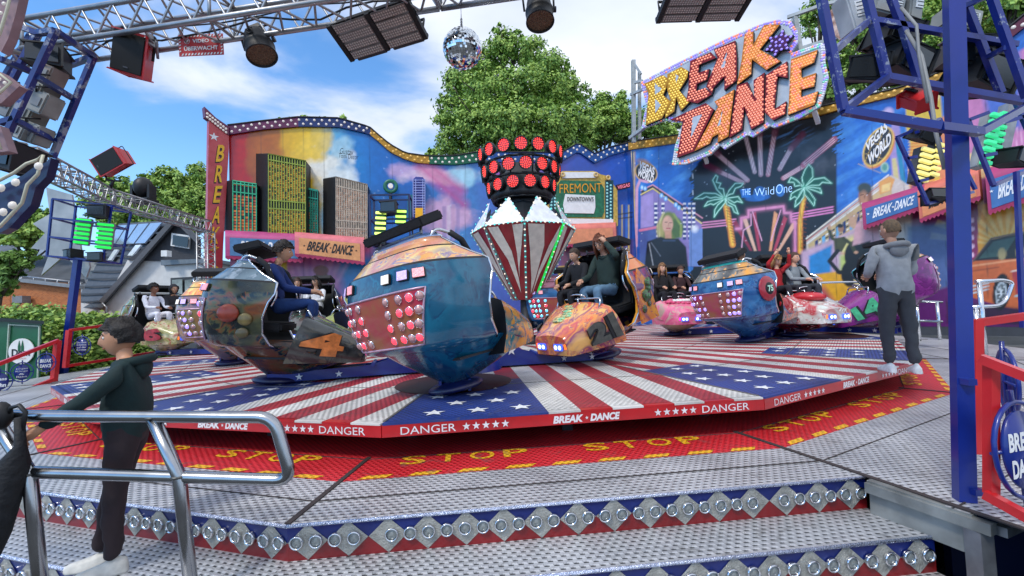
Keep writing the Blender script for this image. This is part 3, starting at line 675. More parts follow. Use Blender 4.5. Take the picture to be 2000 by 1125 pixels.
b = MB(); b.prism([WL.at(806, 425, .4), WL.at(830, 425, .4), WL.at(830, 352, .4), WL.at(826, 346, .4), WL.at(812, 345, .4), WL.at(807, 350, .4)], WL.n*.4); b.prism([WL.at(796, 425, .35), WL.at(806, 425, .35), WL.at(806, 380, .35), WL.at(796, 380, .35)], WL.n*.3, 1)
b.build('tower_body', [mat('violet_tower', '#3b3f8c', .4), mat('teal_tower', '#1e6f7a', .4)], t, True)
e = MB()
for i in range(14): e.bar(WL.at(808, 352+i*5, .42), WL.at(829, 352+i*5, .42), .05, .03)
for X in (807, 812, 826, 830): e.bar(WL.at(X, 350, .42), WL.at(X, 424, .42), .05, .03)
e.build('mullion', mat('mul_v', '#9aa4d8', .4), t, True)
b = MB(); b.prism([WL.at(811, 425, .45), WL.at(826, 425, .45), WL.at(826, 406, .45), WL.at(811, 406, .45)], WL.n*.06); b.build('sign_box', YEL, t, True)
t = thing('wheel_sign', 'small round green bulb wheel on a stalk above the yellow strobe cage', 'sign', WL.at(763, 366, 0))
b = MB(); c = WL.at(763, 364, .4); R = rmat(WL.n); b.tube([c+R @ Vector((.27*math.cos(q), .27*math.sin(q), 0)) for q in [i*.3927 for i in range(16)]], .09, 8, 0, closed=True); b.cyl(c-WL.n*.05, c+WL.n*.12, .12, 12, 1)
b.bar(WL.at(763, 378, .35), WL.at(762, 420, .35), .2, .1, 2); b.build('bulb_ring', [mat('ring_green', '#1f6b52', .4), BULB, BLACK], t, True)
b = MB()
# ---- FREMONT theatre sign ----
t = thing('theatre_sign', 'cream and gold theatre front sign with letter board behind the lantern', 'sign', WL.at(1135, 470, 0))
def Wp(x, y, o=.3): return WL.at(x, y, o)
b = MB(); b.prism([Wp(x, y, .35) for x, y in [(1080, 452), (1196, 452), (1207, 440), (1206, 372), (1188, 344), (1172, 340), (1160, 334), (1098, 334), (1092, 340), (1078, 350), (1070, 372), (1068, 452)]], WL.n*.3, 0)
b.build('board', mat('cream_gold', '#c9a64c', .4, .1, .25, 9), t, True)
b = MB(); b.prism([Wp(x, y, .40) for x, y in [(1087, 424), (1176, 424), (1180, 414), (1180, 368), (1172, 354), (1095, 352), (1086, 366)]], WL.n*.04); b.build('green_panel', mat('theatre_green', '#1c6a48', .4, 0, .3, 6), t, True)
b = MB(); b.prism([Wp(x, y, .44) for x, y in [(1103, 416), (1160, 417), (1163, 405), (1162, 382), (1104, 379), (1100, 400)]], WL.n*.03); b.prism([Wp(x, y, .42) for x, y in [(1098, 348), (1165, 347), (1165, 336), (1098, 336)]], WL.n*.03); b.prism([Wp(x, y, .42) for x, y in [(1072, 436), (1198, 438), (1198, 428), (1072, 426)]], WL.n*.03)
b.build('white_panel', WHITE, t, True)
b = MB(); text_on(b, 'FREMONT', [Wp(1091, 379), Wp(1173, 377), Wp(1173, 359), Wp(1091, 361)], WL.n, .16, bold=.0); b.build('gold_lettering', mat('gold_letter', '#e09a22', .35, .2, .2, 9), t, True)
b = MB(); text_on(b, "DOWNTOWN'S", [Wp(1106, 395), Wp(1157, 395), Wp(1157, 386), Wp(1106, 386)], WL.n, .18, bold=.015); b.build('black_lettering', BLACK, t, True)
its = [(Wp(1084, 355+i*6.5, .37), WL.n, 0) for i in range(11)]+[(Wp(1077, 362+i*6.5, .37), WL.n, 0) for i in range(11)]+[(Wp(1186, 358+i*6.5, .37), WL.n, 0) for i in range(11)]+[(Wp(1193, 362+i*6.5, .37), WL.n, 0) for i in range(11)]
b = MB(); b2_ = MB(); b.prism([Wp(1073, 437, .36), Wp(1085, 437, .36), Wp(1085, 352, .36), Wp(1073, 352, .36)], WL.n*.03); b2_.prism([Wp(1182, 440, .36), Wp(1198, 440, .36), Wp(1198, 352, .36), Wp(1182, 352, .36)], WL.n*.03); b.build('bulb_strip', mat('teal_strip', '#134a52', .4), t, True); b2_.build('bulb_strip', mat('teal_strip', '#134a52', .4), t, True)
bulbs(t, its, [mat('teal_bulb', '#8fd0d0', .2, emit=.2)], .06)
b = MB()
for x_, y_ in ((1099, 341), (1164, 341), (1078, 346), (1188, 347)): b.tube([Wp(x_, y_, .45)+rmat(WL.n) @ Vector((.1*math.cos(q), .1*math.sin(q), 0)) for q in [i*.628 for i in range(10)]], .05, 6, closed=True)
b.build('scroll', mat('scroll_gold', '#d8b878', .4), t, True)
t = thing('small_sign', 'slanted small sign reading VEGAS at the corner of the two scenery walls', 'sign', Wp(1218, 370, 0))
b = MB(); q = [Wp(1204, 372), Wp(1231, 366), Wp(1231, 355), Wp(1204, 361)]; b.prism(q, WL.n*.1); b.build('board', mat('dark_maroon', '#3a0f1c', .4), t, True); b = MB()
text_on(b, 'VEGAS', [Wp(1206, 369.5), Wp(1230, 364.5), Wp(1230, 357), Wp(1206, 363)], WL.n, .01, bold=.03); b.build('lettering', mat('pink_letter', '#ee7a90', .4, emit=.2), t, True)
# ---- BREAK tower (red pylon, flares upward) ----
Y0 = 18.6
t = thing('red_pylon', 'tall red pylon with yellow slanted letters at the left end of the scenery', 'sign tower', aty(425, 700, Y0))
pl = Wall((aty(405, 500, 18.8).x, 18.8), (aty(447, 500, 19.45).x, 19.45))
out = [(413, 690), (428, 690), (436, 480), (447, 265), (447, 250), (400, 209), (401, 230), (408, 240), (405, 420), (402, 560), (400, 690)]
out = [(400, 690), (429, 690), (436, 480), (447, 292), (447, 262), (408, 232), (405, 420), (402, 560)]
b = MB(); b.prism([pl.at(x, y) for x, y in out], pl.n*.25); b.build('pylon_panel', mat('pylon_red', '#b5323a', .4, 0, .2, 2.5, coat=.3, col2='#c4474c'), t, True)
b = MB(); b.prism([pl.at(x, y, .05) for x, y in [(409, 234), (447, 264), (447, 247), (422, 230), (399, 208), (401, 228)]], pl.n*.3); b.build('crest', mat('crest_maroon', '#6a2447', .4), t, True)
bulbs(t, [(pl.at(405+i*5.2, 222+i*4.2+(j*7), .055), pl.n, 0) for i in range(8) for j in range(2)], [BULB], .055)
PLY = mat('letter_yellow', '#f0b81e', .45, 0, .15, 4)
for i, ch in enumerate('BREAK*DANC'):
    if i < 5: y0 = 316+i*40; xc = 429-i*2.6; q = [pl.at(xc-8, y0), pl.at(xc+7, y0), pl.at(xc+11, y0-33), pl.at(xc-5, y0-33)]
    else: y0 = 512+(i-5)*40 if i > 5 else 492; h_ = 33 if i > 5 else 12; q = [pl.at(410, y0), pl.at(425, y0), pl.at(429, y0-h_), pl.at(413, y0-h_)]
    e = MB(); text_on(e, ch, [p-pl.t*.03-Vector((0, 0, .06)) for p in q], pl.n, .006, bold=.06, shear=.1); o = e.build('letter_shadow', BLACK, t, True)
    b = MB(); text_on(b, ch, q, pl.n, .012, bold=.02, shear=.1); b.build('letter', PLY, t, True)
b = MB(); b.poly(star_pts(pl.at(418, 267, .01), pl.t, Vector((0, 0, 1)), .2)); b.build('star', STW, t, True)
# ================================================================ awnings
def awning(label, wall, xl, xr, yt, ytr, yb, ybr, depth, col, sign, txtcol, txt, back=6, group='awnings with scalloped edges'):
    """px: top edge on the wall, bottom front edge; projects by depth"""
    t = thing('awning', label, 'awning', wall.at(xl, yb, 0), group=group)
    A = wall.at(xl, yt); B = wall.at(xr, ytr); Cc = wall.at(xl, yb, depth); D = wall.at(xr, ybr, depth)
    h = .42*(yb-yt)/30
    Cc2 = Cc+Vector((0, 0, .62*(A.z-Cc.z))); D2 = D+Vector((0, 0, .62*(B.z-D.z)))
    b = MB(); n = wall.n
    P = []
    for i in range(13):
        u = i/12; r = []
        for j in range(9):
            v = j/8*math.pi/2; p0 = A*(1-u)+B*u; p1 = Cc2*(1-u)+D2*u
            r.append(Vector((p0.x+(p1.x-p0.x)*math.sin(v), p0.y+(p1.y-p0.y)*math.sin(v), p1.z+(p0.z-p1.z)*math.cos(v))))
        r.append(Cc*(1-u)+D*u); P.append(r)
    b.grid(P, 0); b.grid([[p-n*.03-Vector((0, 0, .03)) for p in r] for r in P], 0)
    for r, s in ((P[0], 0), (P[-1], 1)): base = A if s == 0 else B; b.add(r+[Vector((base.x, base.y, r[-1].z))], [tuple(range(len(r)+1))], 0)
    b.build('canopy', mat('awn'+col, col, .6, 0, .12, 3), t, True)
    b = MB(); k = 14
    for i in range(k):
        a = Cc*(1-i/k)+D*(i/k); c = Cc*(1-(i+1)/k)+D*((i+1)/k); mid = (a+c)/2; hh = .16
        b.prism([c+n*.01, a+n*.01, a-Vector((0, 0, hh*.55)), mid-Vector((0, 0, hh)), c-Vector((0, 0, hh*.55))][::-1], n*.02)
    b.build('scalloped_edge', mat('awnedge'+txtcol+col, '#a8325c' if sign != '#c98a5a' else '#c4505a', .6, 0, .15, 4), t, True)
    E_ = Cc*.94+D*.06; F_ = Cc*.06+D*.94; Zt = Vector((0, 0, 1)); G_ = (Cc2*.06+D2*.94); H_ = (Cc2*.94+D2*.06)
    b = MB(); b.prism([E_+n*.02+Zt*.03, F_+n*.02+Zt*.03, G_+n*.02, H_+n*.02], n*.015); b.build('sign_board', mat('awnsign'+sign, sign, .5, 0, .12, 4), t, True)
    if txt:
        b = MB(); q = [E_.lerp(F_, .12).lerp(H_.lerp(G_, .12), .28), E_.lerp(F_, .86).lerp(H_.lerp(G_, .86), .28), E_.lerp(F_, .9).lerp(H_.lerp(G_, .9), .85), E_.lerp(F_, .16).lerp(H_.lerp(G_, .16), .85)]
        text_on(b, 'BREAK', [q[0], q[0].lerp(q[1], .47), q[3].lerp(q[2], .47), q[3]], n, .03, bold=.03, shear=.15); text_on(b, 'DANCE', [q[0].lerp(q[1], .54), q[1], q[2], q[3].lerp(q[2], .54)], n, .03, bold=.03, shear=.15)
        b.poly(star_pts(q[0].lerp(q[2], .5)+n*.03, wall.t, Zt, .05)); b.poly(star_pts(q[0].lerp(q[3], .5)+n*.03-wall.t*.14, wall.t, Zt, .05)); b.poly(star_pts(q[1].lerp(q[2], .5)+n*.03+wall.t*.14, wall.t, Zt, .05))
        b.build('lettering', mat('awntxt'+txtcol, txtcol, .5), t, True)
    return t
awning('magenta awning with a blue sign board at the foot of the orange tower', WL, 440, 592, 452, 458, 500, 507, 1.3, '#b0457c', '#4f7ba8', '#f0f0f0', 1)
awning('pink awning with an orange sign board in front of the copper tower', WL, 576, 712, 456, 466, 495, 512, 1.5, '#d4737c', '#dd9c66', '#1c1a1c', 1)
awning('small salmon awning below the theatre sign', WL, 1098, 1204, 440, 436, 478, 474, 1.2, '#d8776a', '#e08e66', '#1c1a1c', 0)
# ================================================================ right scenery wall
wr = thing('scenery_wall', 'right scenery wall painted with neon palms, a night street and an orange car', 'wall', WR.A)
topR = [(1232, 293), (1320, 281), (1595, 228), (1639, 216), (1753, 188), (1800, 172), (1850, 150), (1929, 111), (2000, 56), (2120, -30)]
bandR = [(1229, 279), (1320, 266), (1595, 213), (1639, 202), (1753, 175), (1800, 160), (1850, 137), (1926, 94), (2000, 32), (2120, -60)]
tr = [WR.px(*p) for p in topR]; br = [WR.px(*p) for p in bandR]
u0, u1 = tr[0][0], tr[-1][0]
cv = Canvas(WR, u0, u1, tr, .036)
x, y = cv.x, cv.y
n1 = cv.noise(60, 4, rot=-.5, an=4); n2 = cv.noise(18, 6, rot=-.45, an=5); n3 = cv.noise(40, 8)
cv.c[:] = C('#2065c0')
cv.mix('#4f97dc', np.clip((n1-.45)*3, 0, 1)*.8); cv.mix('#15348c', np.clip((260-y)/60, 0, 1)*np.clip((x-1600)/60, 0, 1)*.2); cv.mix('#16307c', np.clip((y-390)/60, 0, 1)*(x > 1560)*np.clip((1690-x)/60, 0, 1)*.9)
cv.mix('#1c3f9c', np.clip((1345-x)/10, 0, 1)*np.clip((y-370)/50, 0, 1)*.5)
# dark night disc with ragged edge
d = np.minimum(x-(1350+np.clip(330-y, 0, 60)*1.1)+(n2-.5)*20, (1634+np.clip(y-235, -40, 0)*-.6)-x+(n2-.5)*60*(y < 300)); cv.mix('#0c0e18', np.clip(d/4+.5, 0, 1)*(y > 205))
cv.mix('#55565f', np.clip((n3-.42)*3, 0, 1)*np.clip(1-np.hypot((x-1590)/55, (y-315)/60), 0, 1)*1.6); cv.mix('#3c3f48', np.clip(1-np.hypot((x-1410)/60, (y-345)/30), 0, 1)*.9)
cv.mix('#5a8fc8', np.clip((n2-.5)*4, 0, 1)*np.clip(1-np.hypot((x-1540)/60, (y-262)/30), 0, 1)*.8)
# beams
for a, b_, w, c in (((1398, 298), (1460, 352), 9, '#c79aa4'), ((1400, 333), (1452, 357), 8, '#c27f92'), ((1455, 262), (1474, 336), 8, '#d3b3ba'), ((1484, 262), (1486, 341), 9, '#cda6b0'), ((1513, 258), (1500, 341), 9, '#c98796'), ((1545, 290), (1523, 330), 9, '#d0a8b2'), ((1585, 315), (1530, 348), 9, '#c98796'), ((1630, 272), (1570, 322), 12, '#b85a72')):
    cv.line([a, b_], w, c, 1, .85)
    dx, dy = b_[0]-a[0], b_[1]-a[1]; L_ = math.hypot(dx, dy); nx_, ny_ = -dy/L_, dx/L_
    for k in (-.3, 0, .3): cv.line([(a[0]+nx_*w*k, a[1]+ny_*w*k), (b_[0]+nx_*w*k, b_[1]+ny_*w*k)], 1, '#f3dfe2', .6, .9)
for a, b_ in (((1402, 300), (1385, 285)), ((1405, 335), (1380, 322)), ((1513, 262), (1517, 240)), ((1545, 290), (1568, 262)), ((1484, 262), (1484, 245))): cv.line([a, b_], 12, '#6a1238', 2.5, .85)
# door in stepped pink neon
for k in range(3):
    cv.line([(1352, 437+k*5), (1437, 428+k*5)], 2.4, '#e28cb8', .8); cv.line([(1546, 418+k*5.2), (1627, 404+k*5.2)], 2.6, '#f08cc8', .8)
fan = [(1470, '#c85a6a'), (1480, '#1a1216'), (1488, '#e0a070'), (1496, '#171218'), (1504, '#d8835a'), (1512, '#191218'), (1520, '#c45468')]
cv.poly([(1438, 446), (1448, 446), (1448, 426), (1462, 424), (1462, 412), (1530, 404), (1532, 416), (1544, 416), (1546, 434), (1553, 434), (1553, 490), (1438, 490)], '#17141c', 1)
for i, c in enumerate(('#a82f4c', '#e3b59a', '#8c1f3c', '#e09a6a', '#b03a52', '#e8b090')):
    s_ = -1 if i < 3 else 1; j = i % 3; X0 = 1494+s_*(8+j*8); X1 = 1494+s_*(18+j*19); cv.poly([(X0, 490), (X0+s_*5, 490), (X1+s_*7, 418+j*9), (X1, 412+j*9)], c, 1)
cv.line([(1438, 447), (1448, 446), (1448, 426), (1462, 424), (1462, 411), (1530, 403), (1532, 416), (1544, 416), (1546, 433), (1553, 433), (1553, 490)], 4.5, '#d888b0', .8, glow=5); cv.line([(1448, 490), (1452, 450), (1467, 440), (1467, 418)], 2, '#e8a8c8', .8); cv.line([(1470, 414), (1488, 470)], 2, '#e8a8c8', .7); cv.line([(1525, 410), (1506, 470)], 2, '#e8a8c8', .7)
# blue lettering field
cv.ell(1480, 386, 24, 7, '#1c5fae', 1, .9, -.1); cv.ell(1524, 372, 9, 12, '#2f74c4', 1, .9); cv.poly([(1445, 370), (1466, 368), (1466, 386), (1449, 386)], '#1d6fc8', 1, .9); cv.ell(1484, 378, 13, 14, '#2c6fc0', 1, .6)
# palms
def palm(cx, cy, fr, tx, ty, w):
    cv.line([(cx+1, cy+8), (cx+8*(1 if tx > cx else -1), (cy+ty)/2), (tx, ty)], w, '#d8882a', 1); cv.line([(cx+1, cy+8), (cx+8*(1 if tx > cx else -1), (cy+ty)/2), (tx, ty)], w*.45, '#f0c040', 1)
    for k in range(14): cv.line([(cx+(tx-cx)*k/14-3+4, cy+12+(ty-cy-12)*k/14), (cx+(tx-cx)*k/14+5+3, cy+15+(ty-cy-12)*k/14)], 1.2, '#8a3a14', .6)
    for f in fr:
        pts = [(cx, cy)]+f; cv.poly(pts, '#0c4b36', 1); cv.line(pts+[(cx, cy)], 1.6, '#bdf0dc', .7, glow=3, gc='#1f8f6a')
palm(1416, 388, [[(1400, 370), (1392, 352), (1398, 342), (1402, 345), (1399, 356), (1408, 358), (1404, 367), (1413, 369)], [(1398, 378), (1375, 377), (1357, 388), (1372, 388), (1380, 384), (1388, 387), (1398, 385)], [(1396, 390), (1382, 394), (1376, 403), (1388, 398), (1394, 400), (1404, 394)], [(1402, 400), (1396, 410), (1395, 424), (1403, 412), (1410, 404), (1416, 396)], [(1424, 372), (1436, 358), (1452, 358), (1447, 364), (1436, 368), (1432, 378), (1424, 380)], [(1428, 386), (1442, 384), (1450, 396), (1440, 393), (1434, 396), (1426, 391)], [(1424, 396), (1436, 402), (1442, 418), (1434, 414), (1430, 404), (1420, 400)]], 1431, 478, 12)
palm(1571, 366, [[(1566, 348), (1572, 332), (1580, 321), (1587, 330), (1588, 345), (1579, 356)], [(1556, 352), (1545, 346), (1540, 356), (1550, 356), (1553, 364), (1562, 362)], [(1556, 372), (1546, 378), (1543, 390), (1552, 384), (1558, 388), (1564, 374)], [(1590, 350), (1610, 347), (1624, 358), (1606, 356), (1600, 362), (1586, 362)], [(1588, 366), (1602, 368), (1605, 378), (1596, 374), (1584, 370)], [(1582, 376), (1592, 390), (1590, 402), (1582, 392), (1572, 380)], [(1562, 382), (1554, 392), (1553, 404), (1562, 396), (1570, 384)]], 1563, 492, 10)
# left street: gold posts, globe sign, purple house
for i, c in enumerate(('#d9c08a', '#2a2630', '#cfae6a', '#8a78a0')): cv.line([(1233+i*2.6, 296), (1236+i*2.4, 520)], 2.2, c, .6)
cv.ell(1262, 337, 23, 19, '#e0b055', 1, 1, .5); cv.ell(1262, 337, 21, 17, '#241a18', 1, 1, .5); cv.ell(1258, 318, 12, 6, '#c98a3c', 3, .9, .4)
cv.line([(1243, 480), (1244, 368), (1250, 352), (1264, 355)], 5, '#d8a0bc', 1); cv.poly([(1252, 372), (1275, 362), (1370, 428), (1372, 520), (1250, 520)], '#8a78b4', 1.2)
cv.poly([(1252, 372), (1275, 360), (1372, 428), (1372, 436), (1275, 370), (1254, 382)], '#2c2833', 1); cv.line([(1252, 380), (1275, 368), (1370, 436)], 2.4, '#e8d07a', .8); cv.line([(1252, 372), (1275, 361), (1372, 426)], 2, '#e8a0b4', .8)
for a, b_ in ((1254, 366), (1260, 368), (1292, 382), (1300, 388), (1320, 400), (1326, 406)): cv.ell(a, b_, 4, 5, '#5aa0e0', .8); cv.ell(a, b_, 2, 3, '#c8e4f8', .8)
cv.poly([(1252, 385), (1276, 376), (1276, 445), (1252, 450)], '#a58fca', 1)
for X in (1278, 1292, 1334, 1344, 1352):
    for k in range(8): cv.poly([(X, 396+k*9), (X+6, 396+k*9), (X+6, 400+k*9), (X, 400+k*9)], '#f0ecec', .6)
    for k in range(8): cv.poly([(X, 400+k*9), (X+6, 400+k*9), (X+6, 405+k*9), (X, 405+k*9)], '#2a3a7c', .6)
cv.poly([(1250, 446), (1282, 440), (1282, 520), (1250, 520)], '#4c5f9c', 1); cv.line([(1250, 450), (1282, 444)], 5, '#d87a9c', .8); cv.poly([(1346, 450), (1372, 446), (1372, 520), (1346, 520)], '#6f8cc8', 1); cv.ell(1357, 447, 6, 6, '#f4f8ff', 4, .9)
# painted woman with wavy green-blonde hair
cv.ell(1306, 444, 20, 31, '#6f7f3c', 2); cv.ell(1323, 446, 12, 20, '#4f6b34', 2); cv.ell(1290, 448, 8, 18, '#a8a060', 2); cv.line([(1296, 416), (1286, 440), (1288, 466)], 4, '#c8c088', 1.5); cv.line([(1316, 418), (1330, 440), (1330, 462)], 4, '#8fa050', 1.5)
cv.ell(1304, 438, 10.5, 17, '#d8a890', 1.5); cv.poly([(1298, 450), (1311, 450), (1312, 466), (1299, 466)], '#c89478', 1.5); cv.line([(1299, 434), (1303, 434)], 1.2, '#3a2a20', .7); cv.line([(1308, 435), (1312, 435)], 1.2, '#3a2a20', .7); cv.line([(1302, 446), (1309, 446)], 1.8, '#b04050', .7); cv.line([(1306, 436), (1305, 442)], 1, '#b07c68', .8)
cv.poly([(1264, 472), (1290, 462), (1300, 466), (1312, 466), (1325, 466), (1340, 482), (1345, 530), (1258, 530)], '#15171f', 1.5); cv.line([(1268, 476), (1276, 520)], 1.5, '#c8ccd4', 1, .7); cv.line([(1296, 470), (1318, 470)], 3, '#3c4c6c', 1, .8); cv.line([(1272, 474), (1290, 500)], 1.2, '#9aa4b4', 1, .6)
# right: globe sign in the air
cv.poly([(1742, 240), (1756, 238), (1770, 372), (1745, 380), (1738, 300)], '#a88fc8', 2); cv.poly([(1748, 275), (1757, 270), (1772, 370), (1762, 372)], '#2c8ab0', 1); cv.poly([(1742, 310), (1750, 308), (1760, 372), (1748, 376)], '#d8c888', 1)
cv.ell(1717, 289, 44, 26, '#e08a40', 1, 1, -1.05); cv.ell(1715, 286, 43, 25, '#f0c860', 1, 1, -1.05); cv.ell(1715, 286, 40, 22, '#2a2226', 1, 1, -1.05)
for k in (-12, 0, 12): cv.line([(1700+k, 320), (1728+k, 250)], 1, '#e8c060', .7, .8)
for k in (-1, 0, 1): cv.line([(1690+k*14, 300-k*20), (1730+k*10, 312-k*26)], 1, '#e8c060', .7, .8)
cv.ell(1727, 228, 14, 10, '#e8d090', 3); cv.ell(1736, 218, 9, 8, '#c8b0d8', 3); cv.ell(1728, 327, 8, 10, '#a8c8b0', 1.5); cv.ell(1728, 327, 5, 7, '#5a9a8c', 1.5)
# right street: long facade with stripes
cv.poly([(1575, 470), (1700, 372), (1740, 342), (1760, 352), (1790, 372), (1790, 520), (1575, 520)], '#cfc6b8', 1.2)
cv.poly([(1578, 478), (1742, 352), (1742, 400), (1582, 500)], '#c9b07a', 1); cv.line([(1575, 466), (1735, 342)], 3, '#e8e0d0', .8); cv.line([(1575, 471), (1738, 347)], 1.4, '#c04040', .7); cv.line([(1576, 476), (1738, 355)], 1.4, '#f0f0e8', .7); cv.line([(1578, 500), (1700, 424)], 2.4, '#e0b85a', .8)
for k in range(9):
    X = 1592+k*13.5; Y = 471-k*9.2; cv.poly([(X, Y), (X+6, Y-4), (X+6, Y+20), (X, Y+24)], '#20356f', .8)
    for j in range(4): cv.poly([(X+7, Y+j*6-4), (X+12, Y+j*6-7), (X+12, Y+j*6-4), (X+7, Y+j*6-1)], '#f2efe6' if (j+k) % 2 else '#16161c', .6)
    if k % 2: cv.poly([(X, Y+2), (X+6, Y-2), (X+6, Y+22), (X, Y+26)], '#6ab4e0', .8)
cv.poly([(1716, 356), (1737, 344), (1748, 350), (1740, 372), (1718, 380)], '#e0a050', 1); cv.poly([(1722, 362), (1740, 356), (1738, 372), (1722, 376)], '#f0d080', 1)
# lower scenes: pool colours, spinning black swirl
cv.poly([(1565, 492), (1690, 440), (1705, 470), (1705, 545), (1565, 545)], '#c8a8c0', 4); cv.poly([(1580, 500), (1625, 478), (1622, 545), (1580, 545)], '#2a86c8', 3); cv.poly([(1640, 470), (1690, 450), (1690, 520), (1650, 540)], '#e8dc8a', 5); cv.poly([(1655, 490), (1680, 480), (1680, 510), (1660, 515)], '#9ad8c0', 5, .8); cv.poly([(1640, 500), (1700, 495), (1690, 540), (1640, 545)], '#b8d060', 4, .8); cv.ell(1665, 495, 20, 3, '#d05a70', 2, .7)
cv.poly([(1560, 540), (1710, 520), (1760, 530), (1760, 650), (1560, 650)], '#e8a81c', 2); cv.poly([(1560, 580), (1610, 560), (1640, 600), (1600, 650), (1560, 650)], '#b0285c', 6, .8)
for k, (a, b_) in enumerate((((1692, 468), 24), ((1675, 500), 32), ((1665, 535), 28), ((1690, 545), 26), ((1720, 550), 24))): cv.ell(a[0], a[1], b_*.8, b_, '#0c0c10', 1.5)
cv.poly([(1684, 520), (1706, 535), (1700, 555), (1690, 545)], '#f0b028', 1); cv.poly([(1668, 545), (1680, 552), (1682, 556), (1668, 554)], '#f0d8a0', 1)
# painted dancer in an olive jacket
cv.line([(1618, 446), (1626, 466), (1640, 472)], 6, '#3c3f20', 1); cv.poly([(1628, 466), (1650, 462), (1654, 474), (1644, 492), (1630, 490)], '#4a4a26', 1); cv.line([(1648, 466), (1662, 476), (1670, 492)], 7, '#3c3f20', 1); cv.line([(1636, 490), (1620, 510), (1637, 530)], 8, '#101014', 1); cv.ell(1641, 532, 8, 4, '#101014', 1); cv.ell(1642, 446, 6, 8, '#a87858', 1); cv.ell(1641, 441, 6, 4, '#14100e', 1); cv.ell(1620, 444, 3, 5, '#c89878', .8); cv.ell(1672, 493, 4, 3, '#c89878', .8)
# large painted smiling man with raised hand
cv.poly([(1665, 480), (1670, 440), (1690, 420), (1712, 425), (1720, 470), (1700, 500), (1700, 470)], '#d8a8b0', 2); cv.ell(1690, 384, 13.5, 24, '#8a5a40', 1.5); cv.ell(1689, 368, 14, 11, '#38403c', 2); cv.ell(1687, 389, 8, 15, '#b88460', 3); cv.line([(1681, 381), (1686, 380)], 1.4, '#241814', .7); cv.line([(1692, 379), (1697, 378)], 1.4, '#241814', .7); cv.line([(1683, 397), (1688, 399), (1694, 396)], 1.8, '#f0e4dc', .7); cv.line([(1689, 382), (1688, 391)], 1, '#7a4c34', .7)
cv.ell(1665, 434, 8, 11, '#c8a080', 1.2)
for k in range(5): cv.line([(1662+k*2.5, 430), (1654+k*5.5, 414+abs(k-2)*2)], 2.6, '#c8a080', .8)
# far right: marquee colours, pink and gold awning wall, sunburst, car
cv.poly([(1768, 168), (1835, 160), (1850, 360), (1790, 372), (1782, 300), (1770, 250)], '#d9b52c', 2); cv.ell(1800, 330, 26, 80, '#e08a2c', 2); cv.ell(1858, 290, 44, 66, '#e08a50', 2)
for k in range(18): cv.line([(1774, 260+k*6), (1832, 256+k*6)], 1.6, '#f4cc5a', .8, .8)
for k in range(5): cv.ell(1776+k*13, 190+(k % 2)*16, 6, 8, '#f0e6a8', 1.5); cv.ell(1776+k*13, 190+(k % 2)*16, 3, 4, '#3f74c8', 1)
cv.poly([(1880, 150), (2120, 40), (2120, 330), (1880, 340)], '#c87aa8', 3); cv.poly([(1905, 100), (1990, 60), (1995, 250), (1935, 260)], '#2468c0', 8, .9); cv.ell(1940, 160, 30, 20, '#b85a9a', 12, .8)
for k in range(16): cv.line([(1905+k*9, 250), (1905+k*9, 330)], 2.2, '#f0b8d4', .8, .8)
cv.poly([(1890, 300), (2120, 280), (2120, 345), (1890, 350)], '#e8c88a', 2)
cv.poly([(1780, 360), (2120, 330), (2120, 660), (1780, 660)], '#8a2f6a', 3); cv.poly([(1905, 400), (2120, 380), (2120, 520), (1905, 520)], '#e8a028', 3)
for k in range(13):
    a = math.pi*(k+.5)/13; cv.poly([(1965, 480), (1965-150*math.cos(a), 480-110*math.sin(a)), (1965-150*math.cos(a+.12), 480-110*math.sin(a+.12))], '#f4d078', 1.5, .7)
cv.poly([(1640, 560), (1905, 560), (1905, 600), (1640, 640)], '#d89a1c', 3, .6); cv.poly([(1770, 440), (1888, 430), (1888, 620), (1770, 620)], '#2c6a9c', 6, .8); cv.poly([(1886, 400), (1910, 398), (1910, 540), (1886, 540)], '#8c1f5a', 1); [cv.ell(1899, 430+k*17, 4, 5, '#f0c0d8', 1) for k in range(6)]
cv.poly([(1850, 560), (2120, 600), (2120, 690), (1700, 690), (1700, 610)], '#5c1460', 3)
# the car
cv.poly([(1892, 512), (1930, 500), (2120, 470), (2120, 620), (1960, 600), (1895, 580)], '#c8622c', 1.2); cv.poly([(1900, 510), (1935, 468), (1990, 456), (2120, 452), (2120, 500), (1930, 508)], '#171a20', 1.2); cv.poly([(1912, 505), (1940, 472), (1985, 462), (1960, 500)], '#3c5a54', 1); cv.line([(1900, 511), (1936, 466), (1992, 454), (2110, 450)], 3, '#5c4a44', 1)
cv.ell(1957, 496, 8, 12, '#a89868', 1.5); cv.ell(1992, 492, 8, 12, '#a89868', 1.5); cv.line([(1895, 520), (2110, 490)], 3, '#e8a070', 1.5); cv.line([(1895, 530), (1950, 522)], 2, '#8a3c1c', 1.5)
cv.poly([(1850, 590), (2100, 610), (2100, 640), (1850, 630)], '#160c1c', 4, .8); cv.ell(1956, 570, 17, 36, '#0c0c10', 1, 1, .1); cv.ell(1955, 574, 11, 24, '#b8c4cc', 1, 1, .1); cv.ell(1955, 574, 8.5, 20, '#4c5458', 1, 1, .1)
for k in range(8):
    a = k*math.pi/4; cv.line([(1955, 574), (1955+8.5*math.cos(a), 574+20*math.sin(a))], 1.3, '#d8e0e4', .6)
for k in range(3): cv.line([(1894, 560+k*7), (1930, 553+k*6)], 3, '#c8d0d4', 1)
cv.poly([(1976, 530), (2110, 505), (2110, 560), (1985, 575)], '#a83038', 1); cv.line([(1976, 530), (2110, 505)], 2.5, '#e8d8c8', 1); cv.line([(1984, 578), (2110, 560)], 4, '#9ac4c8', 1)
for i in range(50): cv.ell(rnd.uniform(1240, 1780), rnd.uniform(290, 480), .9, .9, '#e8f0fa', .8, .6)
